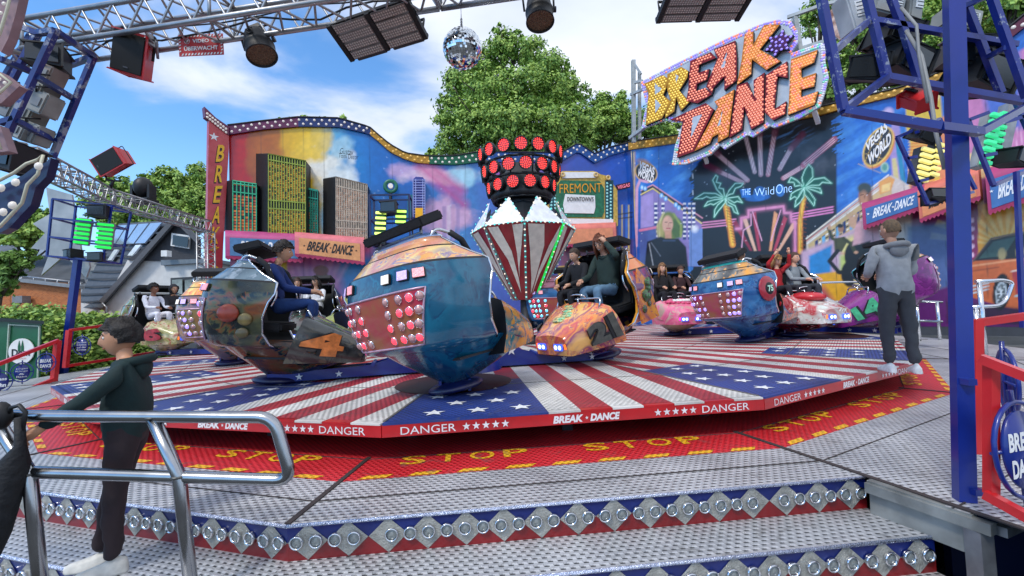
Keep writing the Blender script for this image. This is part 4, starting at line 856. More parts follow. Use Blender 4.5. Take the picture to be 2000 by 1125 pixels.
for X in (1287, 1350, 1421, 1495, 1563, 1632, 1703, 1765, 1845, 1925): cv.line([(X, 190), (X+1+(X-1494)*.008, 620)], 1.1, '#14161c', .8, .6)
for Y in (340, 372, 412, 440): cv.line([(1353, Y), (1353.5, Y+8)], 2.2, '#e6e6e6', .6, .8)
cv.build('mural', MURAL, wr)
b = MB(); k = 40
b.prism([WR.P(u0, .3, -.003)]+[WR.P(u1, .3, -.003)]+[WR.P(u, lin(tr, u), -.003) for u in np.linspace(u1, u0, k)], WR.n*.15)
b.build('wall_panel', _mats['wall_back'], wr, True)
it = band(wr, WR, bandR, topR, [(1855, '#b07f1c'), (2200, '#5a1430')], rows=2, step=.36)
bulbs(wr, [(p, n, 0 if toPx(p)[0] < 1855 else 1) for p, n, _ in it], [BULBY, BULB], .062, limit=95)
b = MB()
text_on(b, 'VEGAS', [WR.at(1247, 330), WR.at(1278, 343), WR.at(1279, 327), WR.at(1250, 314)], WR.n, .008, bold=.045); text_on(b, 'WORLD', [WR.at(1244, 343), WR.at(1275, 359), WR.at(1278, 343), WR.at(1248, 329)], WR.n, .008, bold=.045)
text_on(b, 'VEGAS', [WR.at(1692, 298), WR.at(1733, 255), WR.at(1733, 233), WR.at(1690, 280)], WR.n, .008, bold=.04); text_on(b, 'WORLD', [WR.at(1696, 325), WR.at(1741, 280), WR.at(1739, 256), WR.at(1695, 303)], WR.n, .008, bold=.04)
b.build('sign_lettering', mat('lettering_white', '#eeeae6', .4), wr, True)
b = MB(); text_on(b, 'THE', [WR.at(1449, 382), WR.at(1466, 380), WR.at(1466, 368), WR.at(1449, 370)], WR.n, .01, bold=-.01); text_on(b, 'Wild', [WR.at(1474, 384), WR.at(1512, 379), WR.at(1512, 364), WR.at(1474, 369)], WR.n, .01, bold=-.015); text_on(b, 'One', [WR.at(1516, 379), WR.at(1547, 375), WR.at(1547, 357), WR.at(1516, 361)], WR.n, .01, bold=-.015)
b.build('glow_painted_lettering', mat('blue_letter_glow_paint', '#a8d0ff', .4, emit=.5), wr, True)  # painted mural letters, no tubes; the emission puts a neon glow into their colour
awning('magenta awning with a blue sign board beside the standing man', WR, 1686, 1808, 398, 362, 442, 400, 1.0, '#a8386c', '#3f6ea8', '#e8e8ea', 1)
awning('salmon awning behind the blue pole', WR, 1796, 1915, 366, 326, 428, 382, 1.1, '#d4705c', '#e08c5a', '#1c1a1c', 1)
awning('blue and magenta awning at the right edge of the photo', WR, 1930, 2060, 330, 290, 412, 366, 1.0, '#a8386c', '#3f6ea8', '#e8e8ea', 1)
# ================================================================ the big bulb-lit sign
sg = thing('ride_sign', 'huge bulb-studded sign reading BREAK DANCE in yellow, orange and red letters', 'sign', WR.at(1430, 300, 1.3))
SO = 1.3
def S1(p): return (1240+p[0]*.16, 80+p[1]*.16)
def S2(p): return (1400+p[0]*.16, 20+p[1]*.16)
def S3(p): return (1300+p[0]*.17778, 130+p[1]*.17778)
def pp(pts, o): return [WR.at(x, y, SO+o) for x, y in pts]
outl = [(1251, 160), (1300, 134), (1360, 104), (1400, 84), (1430, 70), (1490, 45), (1520, 38), (1545, 42), (1558, 62), (1558, 84), (1544, 104), (1602, 84), (1612, 86), (1611, 120), (1618, 150), (1610, 182), (1601, 209), (1560, 232), (1512, 250), (1504, 246), (1470, 268), (1460, 264), (1415, 292), (1406, 284), (1388, 302), (1340, 321), (1312, 322), (1318, 285), (1333, 240), (1299, 235), (1252, 252), (1262, 205)]
PANEL = mat('sign_panel_grey', '#b9bec4', .4, .2, .1, 3)
b = MB(); b.prism(pp(outl, 0)[::-1], WR.n*.12); b.build('back_panel', PANEL, sg, True)
YG, RD, OR_, PU = 0, 1, 2, 3
lets = [
 ('B', S1, [(115, 520), (340, 415), (400, 455), (385, 570), (345, 660), (440, 740), (330, 945), (130, 1030), (165, 640)], YG, [[(240, 510), (335, 590), (245, 660)], [(245, 705), (320, 775), (250, 880)]]),
 ('R', S1, [(395, 405), (565, 315), (650, 365), (640, 450), (540, 605), (665, 745), (560, 855), (505, 690), (480, 860), (370, 940), (372, 880), (440, 740), (395, 600)], YG, [[(495, 400), (535, 430), (500, 520)]]),
 ('E', S1, [(675, 245), (925, 135), (990, 205), (785, 290), (775, 390), (910, 340), (880, 470), (760, 525), (750, 610), (860, 570), (940, 650), (765, 760), (625, 735), (650, 600)], RD, []),
 ('A', S1, [(960, 105), (1225, -5), (1245, 200), (1240, 480), (1090, 600), (1095, 430), (960, 570), (940, 640), (868, 560), (1010, 205)], RD, [[(1130, 110), (1095, 330), (1045, 330)]]),
 ('K', S2, [(340, 290), (445, 255), (445, 420), (575, 180), (770, 175), (525, 480), (780, 620), (605, 730), (430, 600), (420, 780), (245, 915), (300, 620)], OR_, []),
 ('D', S3, [(50, 585), (440, 400), (530, 470), (310, 930), (125, 1000), (190, 600)], RD, [[(295, 555), (400, 525), (278, 785)]]),
 ('A', S3, [(535, 385), (755, 250), (690, 765), (570, 835), (580, 740), (515, 775), (485, 845), (315, 930), (575, 440)], OR_, [[(630, 460), (600, 640), (565, 665)]]),
 ('N', S3, [(780, 210), (900, 170), (975, 360), (965, 150), (1085, 65), (1075, 610), (940, 690), (865, 440), (840, 690), (700, 780), (770, 300)], RD, []),
 ('C', S3, [(1102, 95), (1335, -60), (1340, 125), (1230, 105), (1195, 470), (1325, 380), (1315, 520), (1180, 590), (1088, 505)], RD, []),
 ('E', S3, [(1378, -80), (1670, -185), (1632, -45), (1490, 22), (1496, 124), (1654, 68), (1632, 220), (1490, 253), (1490, 337), (1676, 270), (1632, 420), (1345, 530)], OR_, []),
]
fm = [mat('letter_gold', '#c98a14', .3, .3, .2, 3), mat('letter_dark_red', '#8a1414', .3, .3, .2, 3), mat('letter_orange', '#cf7414', .3, .3, .2, 3), mat('star_purple', '#4a1248', .3, .3, .2, 3)]
BM = [mat('bulb_yellow', '#f4d468', .2, emit=.35, emc='#f0c840'), mat('bulb_peach', '#f4a888', .2, emit=.35, emc='#ff7a5a'), mat('bulb_orange', '#f4b070', .2, emit=.3, emc='#ff9a4a'), mat('bulb_violet', '#b0a0f0', .2, emit=.4, emc='#8a70f0'), mat('bulb_white', '#dcdce4', .2, emit=.1), mat('bulb_mint', '#8ae0c0', .2, emit=.2, emc='#5ad0a8')]
def inside(p, poly):
    c = False
    for i in range(len(poly)):
        a, q = poly[i], poly[(i+1) % len(poly)]
        if (a[1] > p[1]) != (q[1] > p[1]) and p[0] < (q[0]-a[0])*(p[1]-a[1])/(q[1]-a[1])+a[0]: c = not c
    return c
def pdist(p, poly):
    m = 1e9
    for i in range(len(poly)):
        a, q = poly[i], poly[(i+1) % len(poly)]; dx, dy = q[0]-a[0], q[1]-a[1]; t = max(0, min(1, ((p[0]-a[0])*dx+(p[1]-a[1])*dy)/(dx*dx+dy*dy+1e-9))); m = min(m, math.hypot(p[0]-a[0]-t*dx, p[1]-a[1]-t*dy))
    return m
sb = []
for ch, S, pts, ci, holes in lets:
    P = [S(p) for p in pts]; b = MB(); b.prism(pp(P, .2)[::-1], WR.n*.2, ci, 4)
    H = [[S(p) for p in h] for h in holes]
    for h in H: b.poly(pp(h, .204), 5)
    b.build('letter', fm+[BLACK, PANEL], sg, True)
    x0, x1 = min(p[0] for p in P), max(p[0] for p in P); y0, y1 = min(p[1] for p in P), max(p[1] for p in P)
    j = 0; yy = y0+2
    while yy < y1:
        xx = x0+(2.9 if j % 2 else 0)
        while xx < x1:
            q = (xx, yy-(xx-x0)*.42+.0) if True else 0
            q = (xx, yy-(xx-x0)*.35)
            if inside(q, P) and pdist(q, P) > 1.9 and not any(inside(q, h) for h in H): sb.append((WR.at(q[0], q[1], SO+.2), WR.n, ci if not (ci == OR_ and rnd.random() < .4) else 1))
            xx += 5.6
        yy += 4.9; j += 1
        if yy > y1 and yy < y1+40: y1 = min(y1+40, y1+40) if j < 60 else y1
# star
b = MB(); c_ = WR.at(1521, 84, SO+.26); b.prism(star_pts(c_, WR.t, Vector((0, 0, 1)), .52, 6, .55, 1.2)[::1], WR.n*.2, 0, 1); b.build('star', [fm[3], BLACK], sg, True)
for r_, k_ in ((.12, 5), (.3, 10), (.42, 6)):
    for i in range(k_): a = i*2*math.pi/k_+1.2; sb.append((c_+WR.t*r_*math.cos(a)+Vector((0, 0, r_*math.sin(a))), WR.n, 3))
# border bulbs in two rows along the outline
for i in range(len(outl)):
    a, q = outl[i], outl[(i+1) % len(outl)]; L_ = math.hypot(q[0]-a[0], q[1]-a[1]); k = max(1, int(L_/4.6)); nx_, ny_ = (q[1]-a[1])/L_, -(q[0]-a[0])/L_
    for j in range(k):
        for ins in (2.2, 6.4):
            p = (a[0]+(q[0]-a[0])*(j+.5)/k, a[1]+(q[1]-a[1])*(j+.5)/k)
            for sgn in (-1, 1):
                p2 = (p[0]+nx_*ins*sgn, p[1]+ny_*ins*sgn)
                if inside(p2, outl) and not any(inside(p2, [S(t) for t in pts]) for _, S, pts, _, _ in lets): sb.append((WR.at(p2[0], p2[1], SO+.005), WR.n, rnd.choice([4, 4, 4, 3, 1, 5] if p[1] > 200 or p[0] > 1560 else [1, 3, 4, 3]))); break
bulbs(sg, sb, BM, .052, limit=98)
fr = thing('steel_gantry', 'grey steel gantry posts holding up the big sign above the wall', 'gantry', WR.at(1240, 280, .9))
b = MB(); FG = mat('frame_grey', '#a5a8a6', .45, .3, .15, 4)
def bar2(p, q, w, o=.9, o2=None): b.bar(WR.at(p[0], p[1], o), WR.at(q[0], q[1], o if o2 is None else o2), w)
bar2((1237, 118), (1238, 278), .19); bar2((1249, 140), (1249, 272), .15, .6); bar2((1236, 120), (1252, 145), .1); bar2((1236, 162), (1255, 158), .12); bar2((1232, 185), (1262, 172), .12, .9, 1.2); bar2((1230, 270), (1262, 246), .16, .9, 1.2)
b.build('left_post', FG, fr, True); b = MB()
bar2((1552, 34), (1562, 100), .17); bar2((1538, 34), (1612, 8), .12); bar2((1542, 102), (1640, 72), .13); bar2((1612, 8), (1640, 2), .12); bar2((1552, 36), (1540, 48), .1)
b.build('right_post', FG, fr, True)
b = MB(); bar2((1374, 298), (1381, 318), .15, 1.1, .5); bar2((1590, 216), (1598, 240), .15, 1.1, .5); b.build('stay', WHITE, fr, True)
b = MB(); b.prism([WR.at(x, y, 1.0) for x, y in [(1612, 30), (1630, 12), (1658, 14), (1664, 40), (1652, 70), (1640, 78), (1622, 62)]][::-1], WR.n*.1)
o = b.build('sign_figure_cutout', mat('cutout_peach', '#d8b8a8', .5, 0, .3, 5, col2='#7a4a38'), None); tag(o, 'small painted cut-out panel with coloured edge bulbs behind the blue cage', 'cut-out')
# ================================================================ people
def skin_tris(nodes, edges, sub=2):
    names = list(nodes); idx = {n: i for i, n in enumerate(names)}
    me = bpy.data.meshes.new('sk'); me.from_pydata([nodes[n][0] for n in names], [(idx[a], idx[b]) for a, b in edges], []); o = bpy.data.objects.new('sk', me); COL.objects.link(o)
    md = o.modifiers.new('s', 'SKIN'); md.use_smooth_shade = True
    for i, n in enumerate(names):
        r = nodes[n][1]; me.skin_vertices[0].data[i].radius = r if isinstance(r, tuple) else (r, r); me.skin_vertices[0].data[i].use_root = (i == 0)
    md2 = o.modifiers.new('u', 'SUBSURF'); md2.levels = sub
    bpy.context.view_layer.update(); ev = o.evaluated_get(bpy.context.evaluated_depsgraph_get()); m2 = bpy.data.meshes.new_from_object(ev)
    vs = [v.co.copy() for v in m2.vertices]; fs = [tuple(p.vertices) for p in m2.polygons]
    bpy.data.objects.remove(o); bpy.data.meshes.remove(me); bpy.data.meshes.remove(m2); return vs, fs
def segd(p, a, b):
    a = Vector(a); b = Vector(b); d = b-a; t = max(0, min(1, (p-a).dot(d)/max(1e-9, d.length_squared))); return (p-a-d*t).length
def head_shape(b, X, skin_m=0, eye_m=3, dark_m=4, lip_m=5, k=1., laugh=False, glasses=False):
    vs = []; n, r_ = 20, 14
    for i in range(r_+1):
        ph = -math.pi/2+math.pi*i/r_
        for j in range(n):
            q = 2*math.pi*j/n; x, y, z = math.cos(ph)*math.cos(q), math.cos(ph)*math.sin(q), math.sin(ph)
            px, py, pz = x*.098, y*.076, z*.122
            if z < 0: s_ = 1+z*.30; py *= s_; px = px*(1+z*.16)+(.012*(-z) if x > 0 else .02*(-z))   # jaw narrows
            if x > .3 and z > -.9: px -= .010*abs(y)*(1 if z < .3 else 0)
            f = max(0, x)
            nose = math.exp(-(y/.16)**2)*math.exp(-((z+.12)/.26)**2)*f; px += .026*nose*(1.25 if z < 0 else .8)
            eye = (math.exp(-((abs(y)-.38)/.2)**2))*math.exp(-((z-.08)/.13)**2)*f; px -= .010*eye
            brow = math.exp(-((abs(y)-.36)/.3)**2)*math.exp(-((z-.26)/.1)**2)*f; px += .005*brow
            lips = math.exp(-(y/.28)**2)*math.exp(-((z+.52)/.1)**2)*f; px += .005*lips
            chin = math.exp(-(y/.3)**2)*math.exp(-((z+.82)/.14)**2)*f; px += .008*chin
            vs.append(Vector((px, py, pz)))
    fs = [(i*n+j, i*n+(j+1) % n, (i+1)*n+(j+1) % n, (i+1)*n+j) for i in range(r_) for j in range(n)]
    o = b.X; b.X = X; b.add(vs, fs, skin_m, True)
    for s in (-1, 1):
        b.sph((.078, .030*s, .010), .0125, 8, 6, eye_m, (.8, 1.2, .75)); b.sph((.0865, .030*s, .010), .0062, 8, 5, dark_m, (.6, 1, 1))
        b.tube([(.084, .016*s, .031), (.087, .032*s, .035), (.078, .048*s, .030)], .0035, 5, dark_m)
        b.sph((-.004, .077*s, -.005), .026, 8, 6, skin_m, (.62, .34, 1.1))
    if laugh: b.sph((.0885, 0, -.066), .020, 10, 6, dark_m, (.45, 1.1, .6)); b.sph((.093, 0, -.060), .016, 8, 4, eye_m, (.4, 1.1, .25))
    else: b.sph((.089, 0, -.064), .020, 10, 6, lip_m, (.4, 1.1, .24))
    if glasses:
        for s in (-1, 1): b.tube([(.097, .030*s+.019*math.cos(q), .010+.015*math.sin(q)) for q in [i*.785 for i in range(8)]], .0022, 4, dark_m, closed=True); b.cyl((.09, .05*s, .014), (0, .08*s, .012), .002, 4, dark_m)
    b.X = o
def hair_mesh(style, seed=1):
    b = MB(); rr = random.Random(seed); n, r_ = 40, 22
    amp = {'buzz': .0, 'short': .010, 'mop': .020, 'curly': .024, 'long': .012, 'tied': .006}[style]; th = {'buzz': .004, 'short': .016, 'mop': .026, 'curly': .034, 'long': .020, 'tied': .012}[style]
    vs = []; ok = []
    for i in range(r_+1):
        ph = -math.pi/2+math.pi*i/r_
        for j in range(n):
            q = 2*math.pi*j/n; x, y, z = math.cos(ph)*math.cos(q), math.cos(ph)*math.sin(q), math.sin(ph)
            nz_ = noise.noise(Vector((x*3.2+seed, y*3.2, z*3.2)))*amp+noise.noise(Vector((x*9, y*9+seed, z*5)))*amp*.8+noise.noise(Vector((x*22, y*22+seed, z*8)))*amp*.5
            s_ = 1+z*.2 if z < 0 else 1
            vs.append(Vector((x*(.098+th+nz_)-.006, y*(.076+th+nz_)*s_, z*(.122+th*.9+nz_)+.004)))
            front = {'mop': .30, 'curly': .40, 'short': .5, 'buzz': .55, 'long': .52, 'tied': .55}[style]
            low = {'mop': -.35, 'curly': -.2, 'short': -.28, 'buzz': -.3, 'long': -.95, 'tied': -.4}[style]
            lim = front if x > .35 else (low+(front-low)*max(0, (x+.1)/.45) if x > -.1 else low)
            lim += noise.noise(Vector((y*7, x*7, seed)))*.10
            ok.append(z > lim)
    fs = [(i*n+j, i*n+(j+1) % n, (i+1)*n+(j+1) % n, (i+1)*n+j) for i in range(r_) for j in range(n)]
    fs = [f for f in fs if sum(ok[v] for v in f) >= 3]
    b.add(vs, fs, 0, True)
    b.add([v*.90 for v in vs], [f[::-1] for f in fs], 0, True)
    if style in ('curly', 'long'):
        for _ in range(70 if style != 'long' else 40):
            q = rr.uniform(0, 6.28); ph = rr.uniform(.1 if style != 'mop' else -.1, 1.5); x, y, z = math.cos(ph)*math.cos(q), math.cos(ph)*math.sin(q), math.sin(ph)
            if x > .3 and z < .45: continue
            P = Vector((x*(.098+th)-.006, y*(.076+th), z*(.122+th))); t = Vector((-y, x, -.6)).normalized()*(.03 if style != 'long' else .05)
            b.tube([P-t*.6, P+P.normalized()*.005, P+t], [.006, .009, .003], 5)
    if style == 'long':
        for s in range(26):
            a = math.pi*.42+s*(math.pi*1.16)/25; x, y = math.cos(a), math.sin(a); r0 = rr.uniform(.9, 1.1)
            p0 = Vector((x*.11, y*.09, .03)); p1 = Vector((x*.12*r0, y*.10*r0, -.08)); p2 = Vector((x*.115*r0-.01, y*.105*r0, -.2-rr.uniform(0, .06))); b.tube([p0, p1, p2], [.018, .020, .005], 5)
    if style == 'tied': b.sph((-.11, 0, .03), .035, 8, 6); b.tube([(-.13, 0, .02), (-.15, 0, -.06), (-.13, 0, -.14)], [.018, .02, .006], 6)
    return b
STAND = dict(pel=(0, 0, .95), wai=(0, 0, 1.10), che=(0, 0, 1.30), nec=(.0, 0, 1.47), hd=(.025, 0, 1.62), shL=(0, .185, 1.40), elL=(-.01, .24, 1.13), wrL=(.06, .25, .89), shR=(0, -.185, 1.40), elR=(-.01, -.24, 1.13), wrR=(.06, -.25, .89),
             hiL=(0, .095, .90), knL=(.01, .11, .49), anL=(-.02, .12, .09), toL=(.13, .14, .045), hiR=(0, -.095, .90), knR=(.01, -.11, .49), anR=(-.02, -.12, .09), toR=(.13, -.14, .045))
SIT = dict(pel=(0, 0, 0), wai=(-.04, 0, .15), che=(-.04, 0, .36), nec=(-.02, 0, .53), hd=(.02, 0, .68), shL=(-.04, .18, .47), elL=(.12, .24, .24), wrL=(.36, .18, .22), shR=(-.04, -.18, .47), elR=(.12, -.24, .24), wrR=(.36, -.18, .22),
           hiL=(.04, .09, -.02), knL=(.46, .13, .06), anL=(.42, .12, -.36), toL=(.58, .13, -.40), hiR=(.04, -.09, -.02), knR=(.46, -.13, .06), anR=(.42, -.12, -.36), toR=(.58, -.13, -.40))
_pm = {}
def pmat(c, kind='cloth'):
    k = (c, kind)
    if k not in _pm: _pm[k] = mat('%s_%s' % (kind, c.strip('#')), c, .85 if kind == 'cloth' else .5, 0, .12 if kind == 'cloth' else .05, 14 if kind == 'cloth' else 8, bump=.25 if kind == 'cloth' else 0, bs=22)
    return _pm[k]
def person(label, M, pose, skin='#c99a7c', top='#222428', low='#23262e', shoe='#d8d6d0', hair='short', hc='#1a1412', head=(0, 0, 0), s=1., bulk=1., hood=None, grip=.5, group=None, laugh=False, glasses=False, sleeve=None, hooded=False, hands_open=False, stripe=None, lowbulk=1.):
    loc, q, sc = M.decompose(); t = thing('person', label, 'person', loc, q.to_euler(), group)
    J = {k: Vector(v)*s for k, v in pose.items()}
    R = dict(pel=.125, wai=.118, che=.132, nec=.052, hd=.045, shL=.066, elL=.048, wrL=.034, shR=.066, elR=.048, wrR=.034, hiL=.098, knL=.067, anL=.050, toL=.03, hiR=.098, knR=.067, anR=.050, toR=.03)
    for k in ('pel', 'wai', 'che', 'shL', 'elL', 'wrL', 'shR', 'elR', 'wrR'): R[k] *= bulk
    for k in ('knL', 'anL', 'knR', 'anR', 'hiL', 'hiR'): R[k] *= lowbulk
    N = {k: (tuple(J[k]), R[k]*s*1.0) for k in ('pel', 'wai', 'che', 'nec', 'hd', 'shL', 'elL', 'wrL', 'shR', 'elR', 'wrR', 'hiL', 'knL', 'anL', 'hiR', 'knR', 'anR')}
    for k in ('wai', 'che', 'pel'): N[k] = (N[k][0], (R[k]*s*1.22, R[k]*s*.95))
    for a, b_, c in (('shL', 'elL', 'uL'), ('shR', 'elR', 'uR'), ('hiL', 'knL', 'thL'), ('hiR', 'knR', 'thR'), ('knL', 'anL', 'cL'), ('knR', 'anR', 'cR'), ('elL', 'wrL', 'fL'), ('elR', 'wrR', 'fR')):
        N[c] = (tuple(J[a].lerp(J[b_], .45)), (R[a]*.4+R[b_]*.66)*s*(1.04 if c[0] != 'u' else .92))
    E = [('pel', 'wai'), ('wai', 'che'), ('che', 'nec'), ('nec', 'hd'), ('che', 'shL'), ('shL', 'uL'), ('uL', 'elL'), ('elL', 'fL'), ('fL', 'wrL'), ('che', 'shR'), ('shR', 'uR'), ('uR', 'elR'), ('elR', 'fR'), ('fR', 'wrR'),
         ('pel', 'hiL'), ('hiL', 'thL'), ('thL', 'knL'), ('knL', 'cL'), ('cL', 'anL'), ('pel', 'hiR'), ('hiR', 'thR'), ('thR', 'knR'), ('knR', 'cR'), ('cR', 'anR')]
    vs, fs = skin_tris(N, E, 2)
    legs = [('hiL', 'knL'), ('knL', 'anL'), ('hiR', 'knR'), ('knR', 'anR'), ('pel', 'hiL'), ('pel', 'hiR')]; arms = [('che', 'nec'), ('wai', 'che'), ('pel', 'wai'), ('shL', 'elL'), ('elL', 'wrL'), ('shR', 'elR'), ('elR', 'wrR'), ('che', 'shL'), ('che', 'shR')]
    mi = []
    hemz = J['pel'].lerp(J['wai'], -.25)
    updir = (J['wai']-J['pel']).normalized()
    for f in fs:
        c = sum((vs[i] for i in f), Vector())/len(f)
        dl = min(segd(c, J[a], J[b_])/1. for a, b_ in legs); da = min(segd(c, J[a], J[b_]) for a, b_ in arms); dn = segd(c, J['nec'].lerp(J['hd'], .12), J['hd'])
        if dn < .075*s and (c-J['nec']).dot(J['hd']-J['nec']) > -.0: mi.append(0)
        elif (c-hemz).dot(updir) > 0 and (da < dl*1.6): mi.append(1)
        elif da < dl: mi.append(1)
        else: mi.append(2)
    # cloth folds
    vs2 = []
    for v in vs:
        dn = segd(v, J['nec'], J['hd']); k = .014*s if dn > .09*s else 0
        d = noise.noise(v*9)*k+noise.noise(v*21)*k*.6; vs2.append(v+Vector((d, d*.7, -d*.5)))
    b = MB(); b.v = vs2; b.f = [tuple(f) for f in fs]; b.m = mi; b.s = [True]*len(fs)
    hp = J['hd']+Vector((.0, 0, .015*s)); HX = Matrix.Translation(hp) @ Euler((head[0], head[1], head[2]), 'XYZ').to_matrix().to_4x4() @ Matrix.Scale(s*1.03, 4)
    head_shape(b, HX, 0, 3, 4, 5, laugh=laugh, glasses=glasses)
    # hands
    for sd in 'LR':
        w = J['wr'+sd]; el = J['el'+sd]; d = (w-el).normalized(); x, y, z = frame(d); side = -1 if sd == 'L' else 1
        hw = pose.get('pn'+sd); pal = Vector(hw) if hw else Vector((0, -side, 0)) ; pal = (pal-d*pal.dot(d)); pal = pal.normalized() if pal.length > .1 else x
        lat = d.cross(pal).normalized()
        L0 = .078*s; c0 = w+d*(.01*s)
        b.tube([w-d*.02*s, c0+d*.02*s, c0+d*L0*.7, c0+d*L0], [.026*s, .031*s, .034*s, .026*s], 8, 0)
        b.sph(c0+d*L0*.55, .040*s, 8, 6, 0, (1.0, .95, .42), Matrix((lat, d, pal)).transposed())
        g0 = 0 if hands_open else grip
        for i in range(4):
            o_ = lat*((i-1.5)*.0185*s); p0 = c0+d*L0*.9+o_; ln = (.036, .042, .039, .030)[i]*s; a1 = g0*1.1+.1*i*g0; d1 = (d*math.cos(a1)+pal*math.sin(a1)+lat*(i-1.5)*.08*(1-g0)).normalized(); p1 = p0+d1*ln; a2 = a1+g0*1.2; d2 = d*math.cos(a2)+pal*math.sin(a2); p2 = p1+d2*ln*.75
            b.tube([p0-d*.01*s, p1, p2], [.0088*s, .0082*s, .006*s], 6, 0)
        th = lat*(-.028*s if sd == 'L' else .028*s); p0 = c0+d*.02*s+th; p1 = p0+(d*.8+th.normalized()*.6+pal*.3*g0).normalized()*.038*s; p2 = p1+(d+pal*g0).normalized()*.026*s; b.tube([p0, p1, p2], [.011*s, .010*s, .007*s], 6, 0)
    sk = pmat(skin, 'skin'); dark = mat('eye_dark', '#15100e', .4); ew = mat('eye_white', '#e8e4de', .3); lip = pmat('#a05850', 'lip')
    b.build('body', [sk, pmat(top), pmat(low), ew, dark, lip], t)
    if hair and not hooded:
        h = hair_mesh(hair, int(abs(hp.x*100))+len(label)); h.v = [HX @ v for v in h.v]; h.build('hair', mat('hair_'+hc.strip('#'), hc, .6, 0, .35, 40, bump=.5, bs=90), t)
    if hooded:
        h = MB(); n = 18; P = []
        for i in range(9):
            a = -.9+i*(2.6)/8; r0 = .125+.01*math.sin(i); P.append([HX @ Vector((-math.sin(a)*.12+.02 if True else 0, math.cos(q)*.112*(1-.12*abs(a-.3)), math.cos(a)*.135*(.35+.65*math.sin(q)) if math.sin(q) > 0 else -.10+.10*0)) for q in [math.pi*(-.25)+1.5*math.pi*j/n for j in range(n+1)]])
        h.sph((0, 0, 0), 1, 18, 12); fsk = []
        pts = [Vector((v.x*.125-.025, v.y*.105, v.z*.142+.005)) for v in h.v]
        fsk = [f for f in h.f if not (sum(pts[i].x for i in f)/len(f) > .052 and sum(pts[i].z for i in f)/len(f) < .085)]
        h2 = MB(); h2.add([HX @ p for p in pts], fsk, 0, True); h2.add([HX @ (p*.94) for p in pts], [f[::-1] for f in fsk], 0, True); h2.build('hood', pmat(hood or top), t)
    elif hood:
        h = MB(); c = J['nec']; pts = []
        bk = Vector((-.055, 0, -.01))*s
        h.tube([c+bk*.6+Vector((.10*math.cos(q)-.02, .105*math.sin(q), -.02-.02*math.cos(q)))*s for q in [i*math.pi/6 for i in range(12)]], .032*s, 8, closed=True)
        h.sph(c+bk+Vector((-.045, 0, -.06))*s, .095*s, 12, 8, 0, (.55, 1.05, .9)); h.build('hood', pmat(hood), t)
    if shoe:
        for sd in 'LR':
            a = J['an'+sd]; to = J['to'+sd]; d = (to-a); d.z = 0; d.normalize(); up = Vector((0, 0, 1)); la = up.cross(d)
            z0 = min(a.z, to.z)-.045*s
            h = MB(); P = []
            for (u, w_, hh) in ((-.085, .022, .05), (-.075, .036, .085), (-.02, .040, .105), (.05, .043, .075), (.12, .048, .055), (.175, .040, .042), (.20, .018, .03)):
                c = Vector((a.x, a.y, z0))+d*u*s; P.append([c+la*math.cos(q)*w_*s+up*(max(0, math.sin(q))*hh*s+.012*s) for q in [k*math.pi/5-.0 for k in range(6)]]+[c+la*math.cos(q)*w_*s for q in (math.pi, 0)])
            h.grid(P, 0, True, closed=True); h.add(P[0], [tuple(range(8))], 0); h.add(P[-1], [tuple(range(8))[::-1]], 0)
            h.build('shoe', mat('shoe_'+shoe.strip('#'), shoe, .5, 0, .15, 20), t)
    return t
def Tm(loc, rz=0, rx=0, ry=0): return Matrix.Translation(Vector(loc)) @ Euler((rx, ry, rz), 'XYZ').to_matrix().to_4x4()
# ---- the standing man at the edge of the turntable ----
mp_ = onz(1762, 727, ZD); mz_ = math.radians(84)
pz = dict(STAND); pz.update(anL=(.04, .10, .09), knL=(.03, .10, .49), toL=(.18, .08, .045), anR=(-.07, -.10, .09), knR=(-.02, -.10, .49), toR=(.07, -.16, .045), elL=(.06, .235, 1.16), wrL=(.25, .12, 1.13), elR=(.06, -.235, 1.14), wrR=(.27, -.10, 1.12), hd=(.01, 0, 1.62), pnR=(0, 1, 0))
person('man in a grey hoodie and dark jeans standing on the turntable edge, seen from behind', Tm((mp_.x, mp_.y, ZD), mz_), pz, skin='#b98a70', top='#96989b', low='#3c3e43', shoe='#dcdcda', hair='buzz', hc='#5a4630', s=.965, bulk=1.14, hood='#7e8083', head=(0, 0, .25), lowbulk=1.06, grip=.8)
# ---- the boy at the handrail ----
bp_ = onz(205, 1112, ZT1); 
pb = dict(STAND); pb.update(shL=(-.02, .16, 1.36), shR=(.03, -.165, 1.37), elL=(.15, .24, 1.20), wrL=(.35, .25, 1.06), elR=(.16, -.24, 1.20), wrR=(.42, -.20, 1.05), hd=(.045, 0, 1.58), nec=(.015, 0, 1.45), che=(0, 0, 1.28), anR=(.05, -.06, .09), toR=(.2, -.08, .045), knR=(.05, -.07, .49), anL=(-.07, .08, .09), toL=(.08, .10, .045), knL=(-.02, .09, .49), pnL=(0, 0, -1), pnR=(0, 0, -1))
pb.update(elR=(.22, -.26, 1.20), wrR=(.43, -.28, 1.08))
for k_ in pb:
    v_ = pb[k_]
    if k_[:2] in ('pn',): continue
    h_ = max(0, min(1, (v_[2]-.1)/.8)); pb[k_] = (v_[0]-.10*h_+.03*(1-h_), v_[1], v_[2])

bs_ = .835
person('dark-haired boy in a dark green hoodie leaning on the chrome handrail, seen from the side', Tm((bp_.x+.03, bp_.y, ZT1), math.radians(202)), pb, skin='#c08c6c', top='#12292a', low='#2e2226', shoe='#cfccc4', hair='mop', hc='#17110f', s=bs_, bulk=1.12, hood='#12292a', head=(0, .05, .12), grip=.6, lowbulk=1.0)
